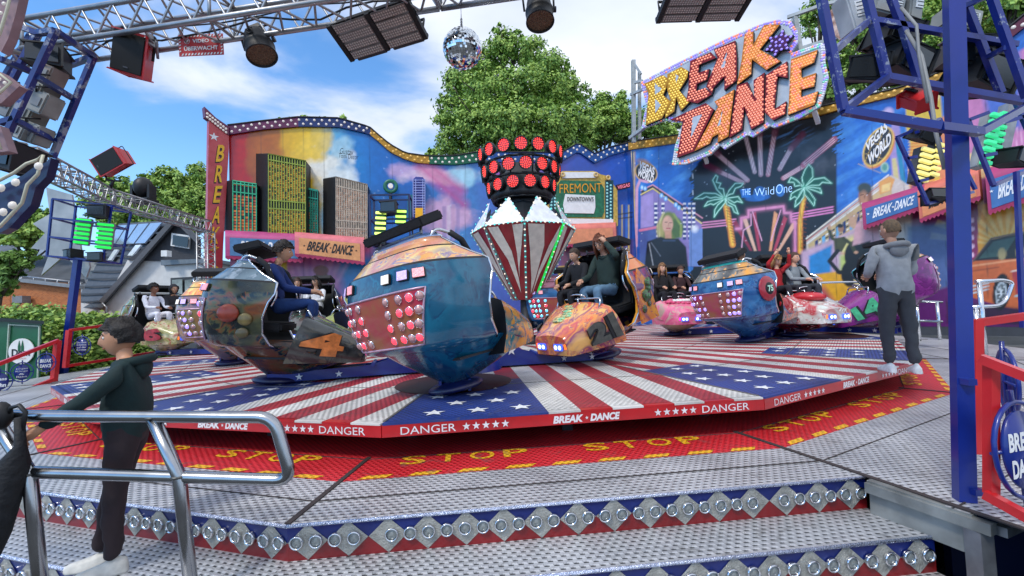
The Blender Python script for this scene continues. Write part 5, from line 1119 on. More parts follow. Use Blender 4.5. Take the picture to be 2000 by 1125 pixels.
# ================================================================ gondolas
GS = .87
PROF = [(.50, -.77, .81, .10), (.55, -.86, .90, .02), (.72, -.91, .95, -.07), (.95, -.95, .98, -.08), (1.18, -.97, 1.0, -.02), (1.31, -.96, .99, .05), (1.47, -.93, .95, .06), (1.50, -.88, .92, .02), (1.58, -.80, .84, -.12), (1.67, -.71, .76, -.24), (1.69, -.68, .74, -.25), (1.78, -.59, .66, -.36), (1.80, -.59, .67, -.36), (1.86, -.50, .58, -.40)]
def shell_pt(t, z, k=1., dz=0):
    """t 0..1 round from the right front edge over the back to the left front edge"""
    for i in range(len(PROF)-1):
        if z <= PROF[i+1][0] or i == len(PROF)-2:
            a, c = PROF[i], PROF[i+1]; u = max(0, min(1, (z-a[0])/(c[0]-a[0]))); xb, w, xf = (a[j]+(c[j]-a[j])*u for j in (1, 2, 3)); break
    q = math.pi*t; ex = .42; cy = math.cos(q); sy = math.sin(q)
    y = -w*math.copysign(abs(cy)**(ex+.08), cy)*k; x = xf+(xb-xf)*abs(sy)**(ex+.26)*k
    return Vector((x, y, z+dz))
def shell_n(t, z):
    a = shell_pt(t+.01, z)-shell_pt(t-.01, z); c = shell_pt(t, z+.02)-shell_pt(t, z-.02); n = c.cross(a).normalized(); p = shell_pt(t, z)
    return n if n.dot(Vector((p.x+.2, p.y, 0))) > 0 else -n
LP = mat('round_lamp_clear', '#c89a98', .15, .1, .1, 20); LPR = mat('round_lamp_red', '#ff5060', .2, emit=1.1, emc='#ff3848'); LPV = mat('round_lamp_violet', '#a890ff', .2, emit=1.0, emc='#9a80ff'); LPC = mat('round_lamp_cyan', '#80d8f0', .2, emit=.7, emc='#60c8f0'); LPW = mat('lamp_white', '#f4f8ff', .2, emit=1.4, emc='#c8dcff')
AMB = mat('indicator_amber', '#ff7a20', .3, emit=.9, emc='#ff7020'); PNK = mat('indicator_pink', '#ff30b0', .3, emit=1.2, emc='#ff20a8'); LBL = mat('headlight_blue', '#3a5ad0', .3, emit=.6, emc='#4a70ff')
LAMPM = dict(c=LP, r=LPR, v=LPV, b=LPC)
gcount = [0]
def gondola(label, px, head, main, upper, stripe, nose, num, numc, lampcode=None, lampbg='#b3244a', tilt=0, z0=.10, wing=None, deco=(), loc=None, roll=0, fogs=True):
    gcount[0] += 1; sd = gcount[0]*3.7
    P0 = loc or onz(px[0], px[1], ZD); t = thing('gondola', label, 'gondola', (P0.x, P0.y, ZD+z0), (roll, math.radians(tilt), math.radians(head)), 'ride gondolas on the turntable'); t.scale = (GS*1.03, GS*.88, GS*.94)
    MA = paint('gondola_main_paint', main, 1.0, seed=sd); UP = paint('gondola_upper_paint', upper, 1.1, seed=sd+1, detail=1.5); NO = paint('gondola_nose_paint', nose, 1.5, seed=sd+2); ST = mat('stripe_'+stripe.strip('#'), stripe, .3, coat=.5)
    # hull
    b = MB(); Pn = []
    for z, xb, xf, w in ((-.02, -.10, .14, .09), (.02, -.17, .32, .20), (.19, -.37, .66, .42), (.36, -.58, .95, .62), (.53, -.77, 1.15, .80)):
        r = []
        for j in range(28):
            q = 2*math.pi*j/28; cx, sy = math.cos(q), math.sin(q); wq = w*(1 if cx < 0 else 1-.30*cx*cx)
            r.append(Vector(((xb+xf)/2+(xf-xb)/2*math.copysign(abs(cx)**.75, cx), wq*math.copysign(abs(sy)**.7, sy), z*(1-.42*max(0, cx)**.7) if z > 0 else z)))
        Pn.append(r)
    b.grid(Pn, 0, True, closed=True); b.build('hull', MA, t)
    # back shell
    b = MB(); zs = sorted(set([p[0] for p in PROF]+[.60, .66, .8, .88, 1.05, 1.12, 1.24, 1.40, 1.62, 1.74, 1.83])); nt = 28; G = [[shell_pt(j/nt, z) for j in range(nt+1)] for z in zs]
    i0 = 0; mm = lambda i: (lambda zm: 0 if zm < 1.47 else 3 if (1.47 < zm < 1.50 or 1.67 < zm < 1.69) else 2 if zm > 1.79 else 1)((zs[i]+zs[i+1])/2)
    for i in range(len(zs)-1):
        if i == len(zs)-2 or mm(i+1) != mm(i): b.grid(G[i0:i+2], mm(i)); i0 = i+1
    I_ = [[shell_pt(j/nt, z, .93) for j in range(nt+1)] for z in zs]; b.grid([r[::-1] for r in I_], 3)
    b.grid([G[-1], I_[-1]], 2)
    for j, (e0, e1) in ((0, (0, 0)), (nt, (0, 0))): b.grid([[G[i][j] for i in range(len(zs))], [I_[i][j] for i in range(len(zs))]], 2)
    b.build('back_shell', [MA, UP, ST, BLACK], t)
    for s in (0, 1): b = MB(); b.tube([shell_pt(s, z) for z in zs], .016, 6); b.build('edge_trim', CHROME if sd % 2 else STEEL, t)
    # nose
    b = MB(); secs = []
    for u in [i/6 for i in range(7)]:
        w = .80-.34*u**1.2; zb = .27-.0*u; zt = .99-.36*u; xr_b = .18+1.0*u; xr_t = .40+.80*u; sec = []
        for (fy, fz) in ((1, 0), (1.05, .35), (1.0, .7), (.90, .93), (.72, 1.0), (.35, 1.06), (0, 1.08), (-.35, 1.06), (-.72, 1.0), (-.90, .93), (-1, .7), (-1.05, .35), (-1, 0)):
            sec.append(Vector((xr_b+(xr_t-xr_b)*fz, w*fy, zb+(zt-zb)*fz)))
        secs.append(sec)
    secs.append([Vector((p.x+.05, p.y*.86, p.z*.92+.03)) for p in secs[-1]])
    b.grid(secs, 0); b.add(secs[-1], [tuple(range(13))], 0); b.add(secs[0], [tuple(range(13))[::-1]], 1)
    for sy in (0, 12): b.grid([[s_[sy] for s_ in secs], [Vector((s_[sy].x, 0, s_[sy].z-.02)) for s_ in secs]], 0, False)
    nb = b.build('nose', [NO, BLACK], t)
    def side(s, u, f): # point on nose side
        a = secs[0] if s > 0 else secs[0]; i0 = 0 if s > 0 else 12; i1 = 3 if s > 0 else 9
        A, B_, C_, D_ = secs[0][i0], secs[6][i0], secs[6][i1], secs[0][i1]; return A*(1-u)*(1-f)+B_*u*(1-f)+C_*u*f+D_*(1-u)*f
    for s in (1, -1):
        if num:
            b = MB(); e = MB(); u0, u1 = (.70, .10) if s > 0 else (.10, .70); nn = Vector((.15, s, .12)).normalized(); q = [side(s, u0, .2), side(s, u1, .2), side(s, u1, .92), side(s, u0, .92)]
            text_on(b, num, [p+nn*.105 for p in q], nn, .012, bold=.05, lift=.03); text_on(e, num, [p+nn*.096 for p in q], nn, .006, bold=.11, lift=.03)
            e.build('number_outline', BLACK if numc not in ('#7a6a3a',) else mat('outl_cream', '#d8cc90', .4), t); b.build('number', mat('num'+numc, numc, .35, 0, .35, 9, coat=.4), t)
        # headlight cluster on the nose corner
        h = MB(); F = (secs[7][3 if s > 0 else 9]+secs[7][0 if s > 0 else 12])/2; yy = abs(F.y)*.78; xx = secs[7][5].x+.012
        h.box((xx, s*yy*.72, .43), (.03, .22, .12)); o = h.build('headlight_panel', LBL, t, bevel=.012)
        for k in (-1, 1):
            g_ = MB(); g_.sph((xx+.012, s*yy*.72+k*.05, .43), .042, 12, 5, sc=(.35, 1, 1)); g_.build('headlight', LPW, o)
        g_ = MB(); g_.box((xx-.045, s*(yy*.72+.165), .44), (.045, .085, .10), Matrix.Rotation(s*.5, 3, 'Z')); g_.build('indicator', AMB if sd % 3 > 1 else PNK, t, bevel=.01)
    # rear trapezoid lamp field
    b = MB(); P = []
    for i in range(7):
        f = i/6; z = .60+.60*f; hw = .155+.07*f; P.append([shell_pt(.5-hw+2*hw*j/14, z)+shell_n(.5-hw+2*hw*j/14, z)*.012 for j in range(15)])
    b.grid([r[::-1] for r in P]); lf = b.build('lamp_field', mat('lampbg'+lampbg, lampbg, .35, 0, .1, 3, coat=.4, col2='#98603a'), t)
    b = MB(); b.tube([P[0][j] for j in range(15)]+[P[i][14] for i in range(1, 7)]+[P[6][j] for j in range(13, -1, -1)]+[P[i][0] for i in range(5, 0, -1)], .012, 5, closed=True); b.build('field_rim', mat('field_rim', '#c8a8bc', .3, .4), t)
    if lampcode:
        pr = {}
        for r in range(4):
            for c in range(8):
                z = .685+r*.145; hw = .150+.075*(z-.60)/.60; tt_ = .5-hw*.9+1.8*hw*c/7; p = shell_pt(tt_, z); n = shell_n(tt_, z)
                code = lampcode[(r*8+c) % len(lampcode)]
                if code not in pr:
                    g_ = MB(); g_.sph((0, 0, 0), .046, 12, 4, sc=(1, 1, .7), half=True); g_.lathe([(.052, 0), (.052, .012), (.044, .014)], n=12, m=1); o = g_.build('round_lamp', [LAMPM[code], CHROME], lf); pr[code] = o
                else: o = dup(pr[code], lf)
                M = Matrix.Translation(p+n*.012) @ rmat(n).to_4x4(); o.location, q_, _ = M.decompose(); o.rotation_euler = q_.to_euler()
        for c in range(6):
            tt_ = .30+c*.08+(.02 if c > 2 else 0); p = shell_pt(tt_, 1.36); n = shell_n(tt_, 1.36)
            R_ = rmat(n); g_ = MB(); g_.box(p+n*.012, (.15, .12, .03), R_); o = g_.build('square_lamp', BLACK, t, bevel=.012)
            g_ = MB(); g_.box(p+n*.03, (.125, .098, .014), R_); g_.build('lamp_glass', mat('square_lamp_%d' % (c % 3), ('#f0a0a8', '#c8b0e8', '#e8e0d8')[c % 3], .15, 0, .15, 30, emit=.35, bump=.4, bs=60), o)
    # seat, floor, visor, roll bars, lap bar, wheel
    b = MB(); b.box((-.18, 0, .80), (.55, 1.25, .14)); b.box((-.46, 0, 1.2), (.14, 1.25, .8), Matrix.Rotation(-.18, 3, 'Y')); b.build('seat', RUBBER, t, bevel=.03)
    b = MB(); b.box((.1, 0, .33), (.9, 1.2, .03)); b.build('floor', mat('floor_rubber', '#22262c', .6, 0, .3, 10), t)
    b = MB(); b.box((-.42, 0, 2.03), (.36, 1.25, .12), Matrix.Rotation(-.35, 3, 'Y')); v = b.build('headrest_visor', RUBBER, t, bevel=.02)
    b = MB()
    for s in (-1, 1): b.tube([(-.48, .45*s, 1.82), (-.46, .45*s, 2.0)], .018, 6)
    b.tube([(-.5, -.5, 1.88), (-.5, .5, 1.88)], .014, 6); b.build('visor_strut', STEEL, v)
    for s in (-1, 1):
        b = MB(); b.tube(fillet([(-.50, .58*s, 1.74), (-.42, .64*s, 1.90), (-.12, .74*s, 1.78), (.04, .80*s, 1.30), (-.02, .84*s, 1.12)], .12), .022, 8); o = b.build('roll_bar', CHROME, t)
        b = MB(); b.tube([(-.26, .70*s, 1.84), (-.13, .738*s, 1.74), (.0, .782*s, 1.42)], .040, 8); b.build('bar_padding', RUBBER, o)
    b = MB(); b.tube(fillet([(.5, -.55, .92), (.40, -.55, 1.10), (.40, .55, 1.10), (.5, .55, .92)], .08), .018, 8); b.build('lap_bar', CHROME, t)
    b = MB(); b.tube([(.42+.09*math.cos(q)*.5, .19*math.sin(q), 1.14+.10*math.cos(q)*.55) for q in [i*math.pi/8 for i in range(16)]], .016, 6, closed=True); b.tube([(.44, 0, .98), (.42, 0, 1.13)], .02, 6); b.build('hand_wheel', CHROME, t)
    # side wing painted plates: hang on the shell's front edges
    if wing:
        for s in (1, -1):
            b = MB(); o3 = [(-.62, .52), (-.10, .50), (-.02, 1.12), (-.16, 1.50), (-.45, 1.16)]
            b.prism([(x, s*(.985+.02*(z-.8)), z) for x, z in (o3 if s < 0 else o3[::-1])], (0, s*.03, 0)); w_ = b.build('side_wing', paint('wing_paint', wing[:-1], 2.4, seed=sd+5), t)
            b = MB(); rr = random.Random(int(sd))
            for k in range(9):
                c = Vector((-.28+rr.uniform(-.13, .13), s*1.0, .95+rr.uniform(-.25, .25))); b.sph(c, rr.uniform(.05, .10), 10, 6, sc=(1, .28, 1.2))
            b.build('painted_relief', paint('relief_paint', wing[-1:]+['#1c3a1c' if '4a' in wing[-1] else '#3a1c18'], 5, seed=sd), w_)
    for (kind, x, z, r_, c) in deco:
        b = MB(); 
        b.sph((x, -1.0, z), r_, 12, 8, sc=(1, .35, 1)); b.build('relief_ornament', mat('deco'+c, c, .35, 0, .3, 9, coat=.4), t)
    # pivot under the gondola
    b = MB(); b.lathe([(.02, -.10), (.34, -.10), (.36, -.06), (.30, -.02), (.16, 0), (.14, .06)], n=20); b.build('pivot', NAVY, t)
    return t
def riders(g, *a):
    G = Matrix.LocRotScale(g.location, g.rotation_euler, Vector((1, 1, 1)))
    for d in a:
        d = dict(d); y = d.pop('y'); lb = d.pop('label'); p = dict(SIT); p.update(d.pop('pose', {})); dx = d.pop('dx', 0); dz = d.pop('dz', 0); rz = d.pop('rz', 0)
        person(lb, G @ Tm((-.06+dx, y*.86, .94+dz), rz), p, shoe=d.pop('shoe', '#c8c4bc'), **d)
BAR = dict(elL=(.14, .22, .22), wrL=(.44, .14, .20), elR=(.14, -.22, .22), wrR=(.44, -.14, .20), pnL=(0, 0, -1), pnR=(0, 0, -1))
FOLD = dict(elL=(.16, .24, .22), wrL=(.34, -.02, .20), elR=(.16, -.24, .22), wrR=(.34, .04, .24), pnL=(0, 0, -1), pnR=(0, 0, -1))
UP = dict(elL=(.08, .30, .62), wrL=(.14, .24, .86), elR=(.08, -.30, .62), wrR=(.14, -.16, .84), pnL=(1, 0, 0), pnR=(1, 0, 0))
HEADH = dict(elL=(.16, .34, .50), wrL=(.12, .15, .72), pnL=(-.3, -1, 0), elR=(.16, -.22, .22), wrR=(.44, -.14, .20), pnR=(0, 0, -1))
g4 = gondola('dark grey gondola with an orange number 4 on its nose and one rider in blue', (545, 747), 16, ['#0c1820', '#1c2c28', '#5a5a38', '#8a4a24', '#16242c'], ['#8aa0a8', '#5a7480', '#aab8c0'], '#7a8ab8', ['#23262a', '#4a4c48', '#2a2e30', '#5c5648'], '4', '#d0783a', 'cvccrc', '#8a6a80', tilt=5, deco=[('o', -.48, 1.0, .13, '#9a3a24'), ('o', -.28, .92, .09, '#7a6a3a'), ('o', -.3, .72, .08, '#5a5030')])
riders(g4, dict(y=-.24, label='curly-haired rider in a blue jacket and jeans, alone in the dark grey gondola', skin='#c09070', top='#14306c', low='#1f3f78', hair='curly', hc='#1a1210', pose=dict(BAR, hd=(.04, 0, .69)), head=(0, .05, .0), bulk=1.1))
gf = gondola('large teal gondola seen from behind with a trapezoid field of glowing red lamps', (890, 765), 52, ['#0a5a78', '#0f6a88', '#083f64', '#0d5878'], ['#e8a860', '#d88a78', '#f0d080', '#8a7aa0', '#f0b070'], '#8098c0', ['#0c5670', '#1a7a80', '#e09040', '#d8a040'], '', '#d8a040', 'rcrrcrcccrcrrrcccrrcrcrccrcccccr', '#b01c40', tilt=-5, roll=-.11, z0=.12)
g21 = gondola('orange gondola with a grey number 21, its wing painted with a green creature', (1178, 702), 220, ['#d8702c', '#a8385c', '#5c2464', '#3a1a50', '#e89a40'], ['#e89a38', '#d86c38', '#e8b048'], '#e8a030', ['#e8783c', '#c84a58', '#f09a48', '#8a3a6a', '#f0b868'], '21', '#4a4a44', 'cccc', '#b3244a', tilt=10, z0=.15, wing=['#e89a20', '#d8702c', '#7a3060', '#2f7a34'])
riders(g21, dict(y=.22, label='woman with glasses and windblown red-brown hair holding her head in the orange gondola', skin='#c8987c', top='#223430', low='#5a7a94', hair='long', hc='#6a3820', pose=dict(HEADH, hd=(.04, 0, .68)), head=(0, .25, .25), bulk=1.12, laugh=True, glasses=True, hood='#223430', dz=.02, dx=-.10, s=1.02),
       dict(y=-.30, label='laughing small boy in a black jacket beside the woman in the orange gondola', skin='#c99a7e', top='#16171c', low='#1c1e26', hair='short', hc='#3a2a1e', pose=BAR, head=(0, .1, -.15), s=.86, laugh=True, bulk=1.15, dz=.02, dx=.05))
g6 = gondola('cream and green gondola with a red number 6 in front of the dark house', (322, 694), 336, ['#8a8a4a', '#b8a878', '#4a6a3a', '#6a3a30'], ['#b0b070', '#6a7a40'], '#a8b0a0', ['#b8ac78', '#8a8a50', '#c8b890', '#9a5a40'], '6', '#9a1c28', None, '#8a6a50', wing=['#8a9a50', '#6a7a38', '#a0563c', '#c8ccc4'])
riders(g6, dict(y=-.26, label='rider all in white in the cream and green gondola, number 6', skin='#8a5c44', top='#dcdce4', low='#e0e0e8', hair='curly', hc='#151010', pose=BAR, head=(0, 0, .5)), dict(y=.28, label='rider in a dark hood with light sleeves in the cream and green gondola', skin='#b08468', top='#2a2a30', low='#1c1c22', hair=None, hooded=True, pose=FOLD, head=(0, .1, -.1), bulk=1.2))
gr = gondola('flame-coloured gondola with violet rear lamps, half hidden behind the dark grey gondola', (452, 712), 108, ['#6a7078', '#8a6a80', '#b88a50', '#2a4a58'], ['#f0c83a', '#e88028', '#f08a60', '#e8d070'], '#d8c0a0', ['#b8b0a0', '#8a8a90'], '', '#a02020', 'vvcvccvc', '#8a7a48')
gb = gondola('black gondola with an orange wing and two small riders, deep behind the dark grey gondola', (602, 690), 272, ['#2a2a30', '#d86a30', '#3a2a28'], ['#202028', '#3a3a40'], '#303038', ['#2c5a4a', '#3a2a28'], '', '#ffffff', None, '#404040', wing=['#e07838', '#c85a28', '#a83a1c', '#e8a070'])
riders(gb, dict(y=-.28, label='small pale rider with brown hair in the black gondola with orange wing', skin='#c8987c', top='#b8b8bc', low='#30343c', hair='long', hc='#3a241c', pose=FOLD, head=(0, .1, .3), s=.9), dict(y=.22, label='small rider in white with long black hair in the black gondola with orange wing', skin='#c8987c', top='#e0e0e4', low='#26262c', hair='long', hc='#17100e', pose=BAR, head=(0, .3, -.2), s=.92))
gl = gondola('olive gondola with painted pink lips on its wing, between the dark grey and teal gondolas', (700, 690), 184, ['#7a8a3a', '#9aa04a', '#4a5a2c'], ['#8a9a50', '#a0a860'], '#6a8a5a', ['#8a9440', '#b0b060', '#6a7a38'], '', '#c05068', None, '#605040', wing=['#9aa850', '#7a8a3a', '#8a9440', '#c86a80'])
gp = gondola('pink scaled gondola with blue hull and cyan rear lamps behind the lantern', (1078, 665), 92, ['#1c4a80', '#2a6aa0', '#183860'], ['#d87890', '#b8506c', '#e8a0b0', '#e890a0'], '#e08898', ['#1c5a90', '#d85a80'], '', '#ffffff', 'bbbrbbrbrbbb', '#a02850')
b = MB(); rr = random.Random(3)
for k in range(7): x = .48+k*.07; b.sph((x, -.12+rr.uniform(-.1, .1)+.02*k, 1.015-.43*(x-.40)), .10, 12, 6, sc=(.7, 1.5, .3))
b.build('painted_leaf', paint('leaf_art', ['#2c9a6a', '#8ad0a0', '#e8c880', '#1c6a58'], 5, seed=3), g21)
gk = gondola('beige gondola with dripping pink painted lips on the nose, at the far side', (1318, 655), 270, ['#b8a490', '#8a6a60', '#c8b8a0'], ['#1c1c22', '#2c2c34'], '#3a3a40', ['#c8b0a0', '#d85a88', '#e87898', '#b8a090'], '', '#ffffff', None, '#404040')
b = MB(); 
for k in range(7): b.sph((.60+.02*k, -.42+.14*k, .93-.012*k), .10, 10, 6, sc=(1.4, 1.0, .55))
b.build('painted_lips', mat('lip_gloss_pink', '#d84a78', .15, 0, .15, 6, coat=.8), gk); b = MB()
for k in range(6): b.box((.68, -.25+.1*k, .965), (.10, .085, .05), Matrix.Rotation(.55, 3, 'Y'))
b.build('painted_teeth', WHITE, gk); b = MB()
for k in range(5): b.tube([(.95+.02*k, -.32+.15*k, .72), (1.13, -.32+.15*k, .58), (1.16, -.32+.15*k, .40+.05*(k % 2))], [.03, .03, .02], 6)
b.build('painted_drip', mat('drip_red', '#8a2038', .15, coat=.8), gk)
riders(gk, dict(y=-.25, label='laughing woman with long light brown hair in a black top in the beige lips gondola', skin='#d8a488', top='#181418', low='#1c1c24', hair='long', hc='#8a6440', pose=BAR, head=(0, -.05, .1), laugh=True, bulk=1.05), dict(y=.30, label='half hidden rider with brown hair beside the laughing woman', skin='#c8987c', top='#3a2024', low='#1c1c24', hair='short', hc='#4a2a1c', pose=BAR, head=(0, .3, .2), s=.9))
g75 = gondola('blue and stone-grey gondola with a round red number 75 badge and violet lamps', (1465, 668), 24, ['#2a6aa8', '#184a84', '#3a7ab0', '#154078'], ['#5a5a58', '#3a3c3c', '#8a8a84', '#e8a040'], '#2a9a98', ['#4a4a46', '#1c6a90', '#d85a24', '#5a5a54'], '', '#f0a030', 'vvvcccvvcvccvvcc', '#b02868', tilt=-6, roll=-.06, z0=.12)
b = MB(); b.sph((-.30, -1.0, 1.12), .26, 20, 8, sc=(1, .22, 1.1)); o = b.build('round_badge', mat('badge_red', '#a01c30', .3, coat=.5), g75); b = MB(); b.sph((-.30, -1.045, 1.12), .13, 16, 6, sc=(1, .2, 1.1)); o2 = b.build('badge_centre', BLACK, o); b = MB(); text_on(b, '75', [(-.38, -1.075, 1.05), (-.22, -1.075, 1.05), (-.22, -1.075, 1.19), (-.38, -1.075, 1.19)], Vector((0, -1, 0)), .004, bold=.04); b.build('number', mat('mint_number', '#b8e8d0', .4), o)
b = MB(); b.sph((.45, -.74, .66), .16, 14, 8, sc=(1, .5, 1)); b.sph((.70, -.64, .55), .13, 14, 8, sc=(1, .5, 1)); b.build('red_relief', mat('relief_red', '#b01c24', .25, 0, .2, 6, coat=.6), g75)
riders(g75, dict(y=-.2, label='rider in a dark hoodie seen from behind in the blue and grey gondola', skin='#b08468', top='#1c1e24', low='#20222a', hair='short', hc='#16110f', pose=BAR, head=(0, .3, 0), bulk=1.1))
gs = gondola('red and white gondola with a winter painting and a tied-up white nose', (1548, 657), 282, ['#b01820', '#e0e0e0', '#a82028', '#202024'], ['#1f8a88', '#2c2c34'], '#d8d8d8', ['#d8dcd8', '#b82c38', '#c8d0c8', '#e8e8e4'], '', '#e8c040', None, '#404040')
b = MB(); b.sph((.55, -.1, .92), .40, 16, 8, sc=(1.1, 1.0, .35)); b.build('painted_cap', mat('cap_red', '#c01c28', .3, 0, .15, 4, coat=.4), gs)
riders(gs, dict(y=-.28, label='long-haired rider in a red jumper with both arms raised in the red and white gondola', skin='#d8a488', top='#a81c24', low='#24242c', hair='long', hc='#b08450', pose=UP, head=(0, .5, 0), hands_open=True, s=.92), dict(y=.26, label='smiling rider in a pale grey jacket with tied hair in the red and white gondola', skin='#d8a488', top='#8a9094', low='#30343c', hair='tied', hc='#4a2e20', pose=BAR, head=(0, .1, .3), laugh=True))
g14 = gondola('purple gondola with a green bone number 14, tilted behind the standing man', (1745, 652), 166, ['#7a2278', '#8e2c8a', '#5c1860', '#6c1c6e'], ['#c85a40', '#e8a030', '#2aa8a0', '#b83a60'], '#20b0a8', ['#7a2278', '#8e2c8a', '#5c1860'], '14', '#3fa878', 'cc', '#c86a70', tilt=15, z0=.24, deco=[('o', -.42, 1.08, .12, '#6ac8b0'), ('o', -.2, .95, .10, '#6ac8b0'), ('o', -.3, .8, .09, '#c04a60')])
# ================================================================ crosses that carry the gondolas
def cross(label, hub, ends):
    H = Vector((hub[0], hub[1], ZD)); t = thing('spider_arm_cross', label, 'ride arms', H, group='blue star-painted arm crosses')
    b = MB(); b.lathe([(.01, .34), (.30, .32), (.42, .20), (.55, .12), (.60, .0)], n=24); b.build('hub', BLUE, t)
    for g in ends:
        E_ = Vector((g.location.x, g.location.y, ZD)) if not isinstance(g, Vector) else g; d = E_-H; L_ = d.length; d.normalize(); nn = Vector((-d.y, d.x, 0)); Z = Vector((0, 0, 1))
        b = MB(); pr = [(.25, .03), (L_+.1, .02), (L_+.1, .14), (L_*.52, .17), (L_*.40, .24), (L_*.30, .44), (L_*.24, .46), (.25, .40)]
        for s in (-1, 1):
            q = [d*x+Z*z+nn*(s*.17) for x, z in pr]; b.prism(q if s < 0 else q[::-1], nn*(s*.03))
        b.poly([d*.25+Z*.03+nn*.17, d*(L_)+Z*.03+nn*.17, d*L_+Z*.03-nn*.17, d*.25+Z*.03-nn*.17]); b.poly([d*(L_*.55)+Z*.15+nn*.17, d*L_+Z*.13+nn*.17, d*L_+Z*.13-nn*.17, d*(L_*.55)+Z*.15-nn*.17])
        b.cyl(d*(L_*.5)+Z*.18-nn*.22, d*(L_*.5)+Z*.18+nn*.22, .03, 8)
        a = b.build('arm', BLUE, t); b = MB()
        for s in (-1, 1):
            b.poly([p for p in star_pts(d*(L_*.32)+Z*.25+nn*(s*.205), d*s*-1, Z, .075)]); b.poly(star_pts(d*(L_*.68)+Z*.085+nn*(s*.205), d*s*-1, Z, .05)); b.poly(star_pts(d*(L_*.88)+Z*.08+nn*(s*.205), d*s*-1, Z, .05))
        b.build('star', STW, a)
def V(px): return onz(px[0], px[1], ZD)
cross('blue arm cross at the front, under the teal and dark grey gondolas', ((g4.location.x+g21.location.x)/2+.1, (g4.location.y+g21.location.y)/2+.05), [g4, gf, g21, Vector((-.6, 9.1, ZD))])
cross('blue arm cross on the right under the blue and grey gondola', (6.75, 11.0), [g75, gk, gs, g14])
cross('blue arm cross on the left under the cream and green gondola', (-6.1, 10.9), [g6, gr, gb, Vector((-7.6, 13.2, ZD))])
# ================================================================ lantern in the middle
LC = onz(1010, 668, ZD); LC = Vector((.33, 10.6, ZD))
def zat(x, y, Y): return aty(x, y, Y).z
lan = thing('centre_lantern', 'faceted red and white lantern with a crown of red spotlights on the ride axis', 'lantern', LC)
ppm = FPX/((LC-EYE).dot(CF)); lx = toPx((LC.x, LC.y, 2.5))[0]
def zz(py): return zat(1010, py, LC.y-.85)-ZD
W1, WT, WB = 1.27, .55, .30
zB, zM, zT, zC = zz(585), zz(440), zz(395), zz(383)
b = MB(); b.lathe([(.45, 0), (.45, .1), (.16, .2), (.14, zB)], n=16); b.build('column', mat('lantern_black', '#141418', .5), lan); b = MB(); b.lathe([(.5, zT-.05), (.62, zC+.05), (.35, zC+.1)], n=16); b.build('collar', mat('lantern_black', '#141418', .5), lan)
n = 8
def LP_(i, r, z, o=0): a = 2*math.pi*i/n; return Vector((r*math.cos(a), r*math.sin(a), z))
CREAM = mat('lantern_cream', '#d8d4c4', .4, 0, .12, 6, bump=.2, bs=14); LRED = mat('lantern_red', '#8a1420', .3, 0, .15, 4, coat=.4); MIR = mat('mirror_facet', '#aab4b4', .05, 1, .12, 4); LWH = mat('lantern_white', '#e6e8ec', .35)
for i in range(n):
    a, c = LP_(i, W1, zM), LP_(i+1, W1, zM); e, f = LP_(i, WB, zB), LP_(i+1, WB, zB); b = MB(); b.add([a, c, f, e], [(0, 3, 2, 1)], i % 2)
    nn = (a-e).cross(c-e).normalized(); nn = nn if nn.x*(a.x+c.x)+nn.y*(a.y+c.y) > 0 else -nn
    def FP(u, v): return (e*(1-u)+f*u)*(1-v)+(a*(1-u)+c*u)*v+nn*.012
    m2_ = [(.07, .98), (.34, .98), (.55, .66), (.62, .30), (.60, .10), (.48, .22), (.34, .55), (.16, .78)] if i % 2 else [(.08, .98), (.50, .98), (.62, .72), (.55, .30), (.40, .08), (.30, .30), (.16, .66)]; b.poly([FP(*q) for q in m2_], 2); b.poly([FP(u, v) for u, v in ([(.70, .98), (.97, .98), (.90, .74), (.74, .45), (.66, .30), (.72, .62)] if i % 2 else [(.93, .98), (.97, .80), (.72, .34), (.50, .06), (.62, .40), (.78, .72)])], 2)
    b.build('flower_facet', [LRED, LRED, CREAM], lan)
    h, k = LP_(i, WT, zT+.14), LP_(i+1, WT, zT+.14); mid = (a+c)/2*.97; top_ = (a+c)/2*.72; top_.z = zT+.10
    b = MB(); b.add([a, c, k, h], [(0, 1, 2, 3)], 1); b.poly([a*.995+Vector((0, 0, .03)), c*.995+Vector((0, 0, .03)), top_+Vector((0, 0, .05))], 0); b.build('roof_facet', [LWH, mat('lantern_top_dark', '#2a3036', .3, .3)], lan)
    e2 = MB(); e2.bar(e, a, .05, .05); e2.build('edge_bar', mat('edge_green' if i == 7 else 'edge_steel', '#28c850' if i == 7 else '#7a8a88', .4, .3, emit=.6 if i == 7 else 0), lan)
its = []
for i in range(n):
    a, c, e = LP_(i, W1, zM), LP_(i+1, W1, zM), LP_(i, WB, zB); out = Vector((a.x, a.y, .2)).normalized(); om = Vector((a.x+c.x, a.y+c.y, .3)).normalized()
    for k in range(15): its.append((e.lerp(a, (k+.5)/15)+out*.03, out, (k+i) % 3))
    for k in range(9): its.append((a.lerp(c, (k+.5)/9)+om*.03, om, (k) % 3))
    top_ = (a+c)/2*.72; top_.z = zT+.15
    for k in range(5): its.append((a.lerp(top_, (k+.5)/5)+om*.03, om, (k+1) % 3)); its.append((c.lerp(top_, (k+.5)/5)+om*.03, om, k % 3))
W_ = WM(lan); bulbs(lan, [(W_ @ p, q, m_) for p, q, m_ in its if q.y < .35], [mat('bulb_aqua', '#a0f0e8', .2, emit=.45, emc='#90e8e0'), mat('bulb_warm', '#fff0d8', .2, emit=.5, emc='#ffe8c8'), mat('bulb_teal', '#58c8c0', .2, emit=.6, emc='#40c0b8')], .023, limit=95)
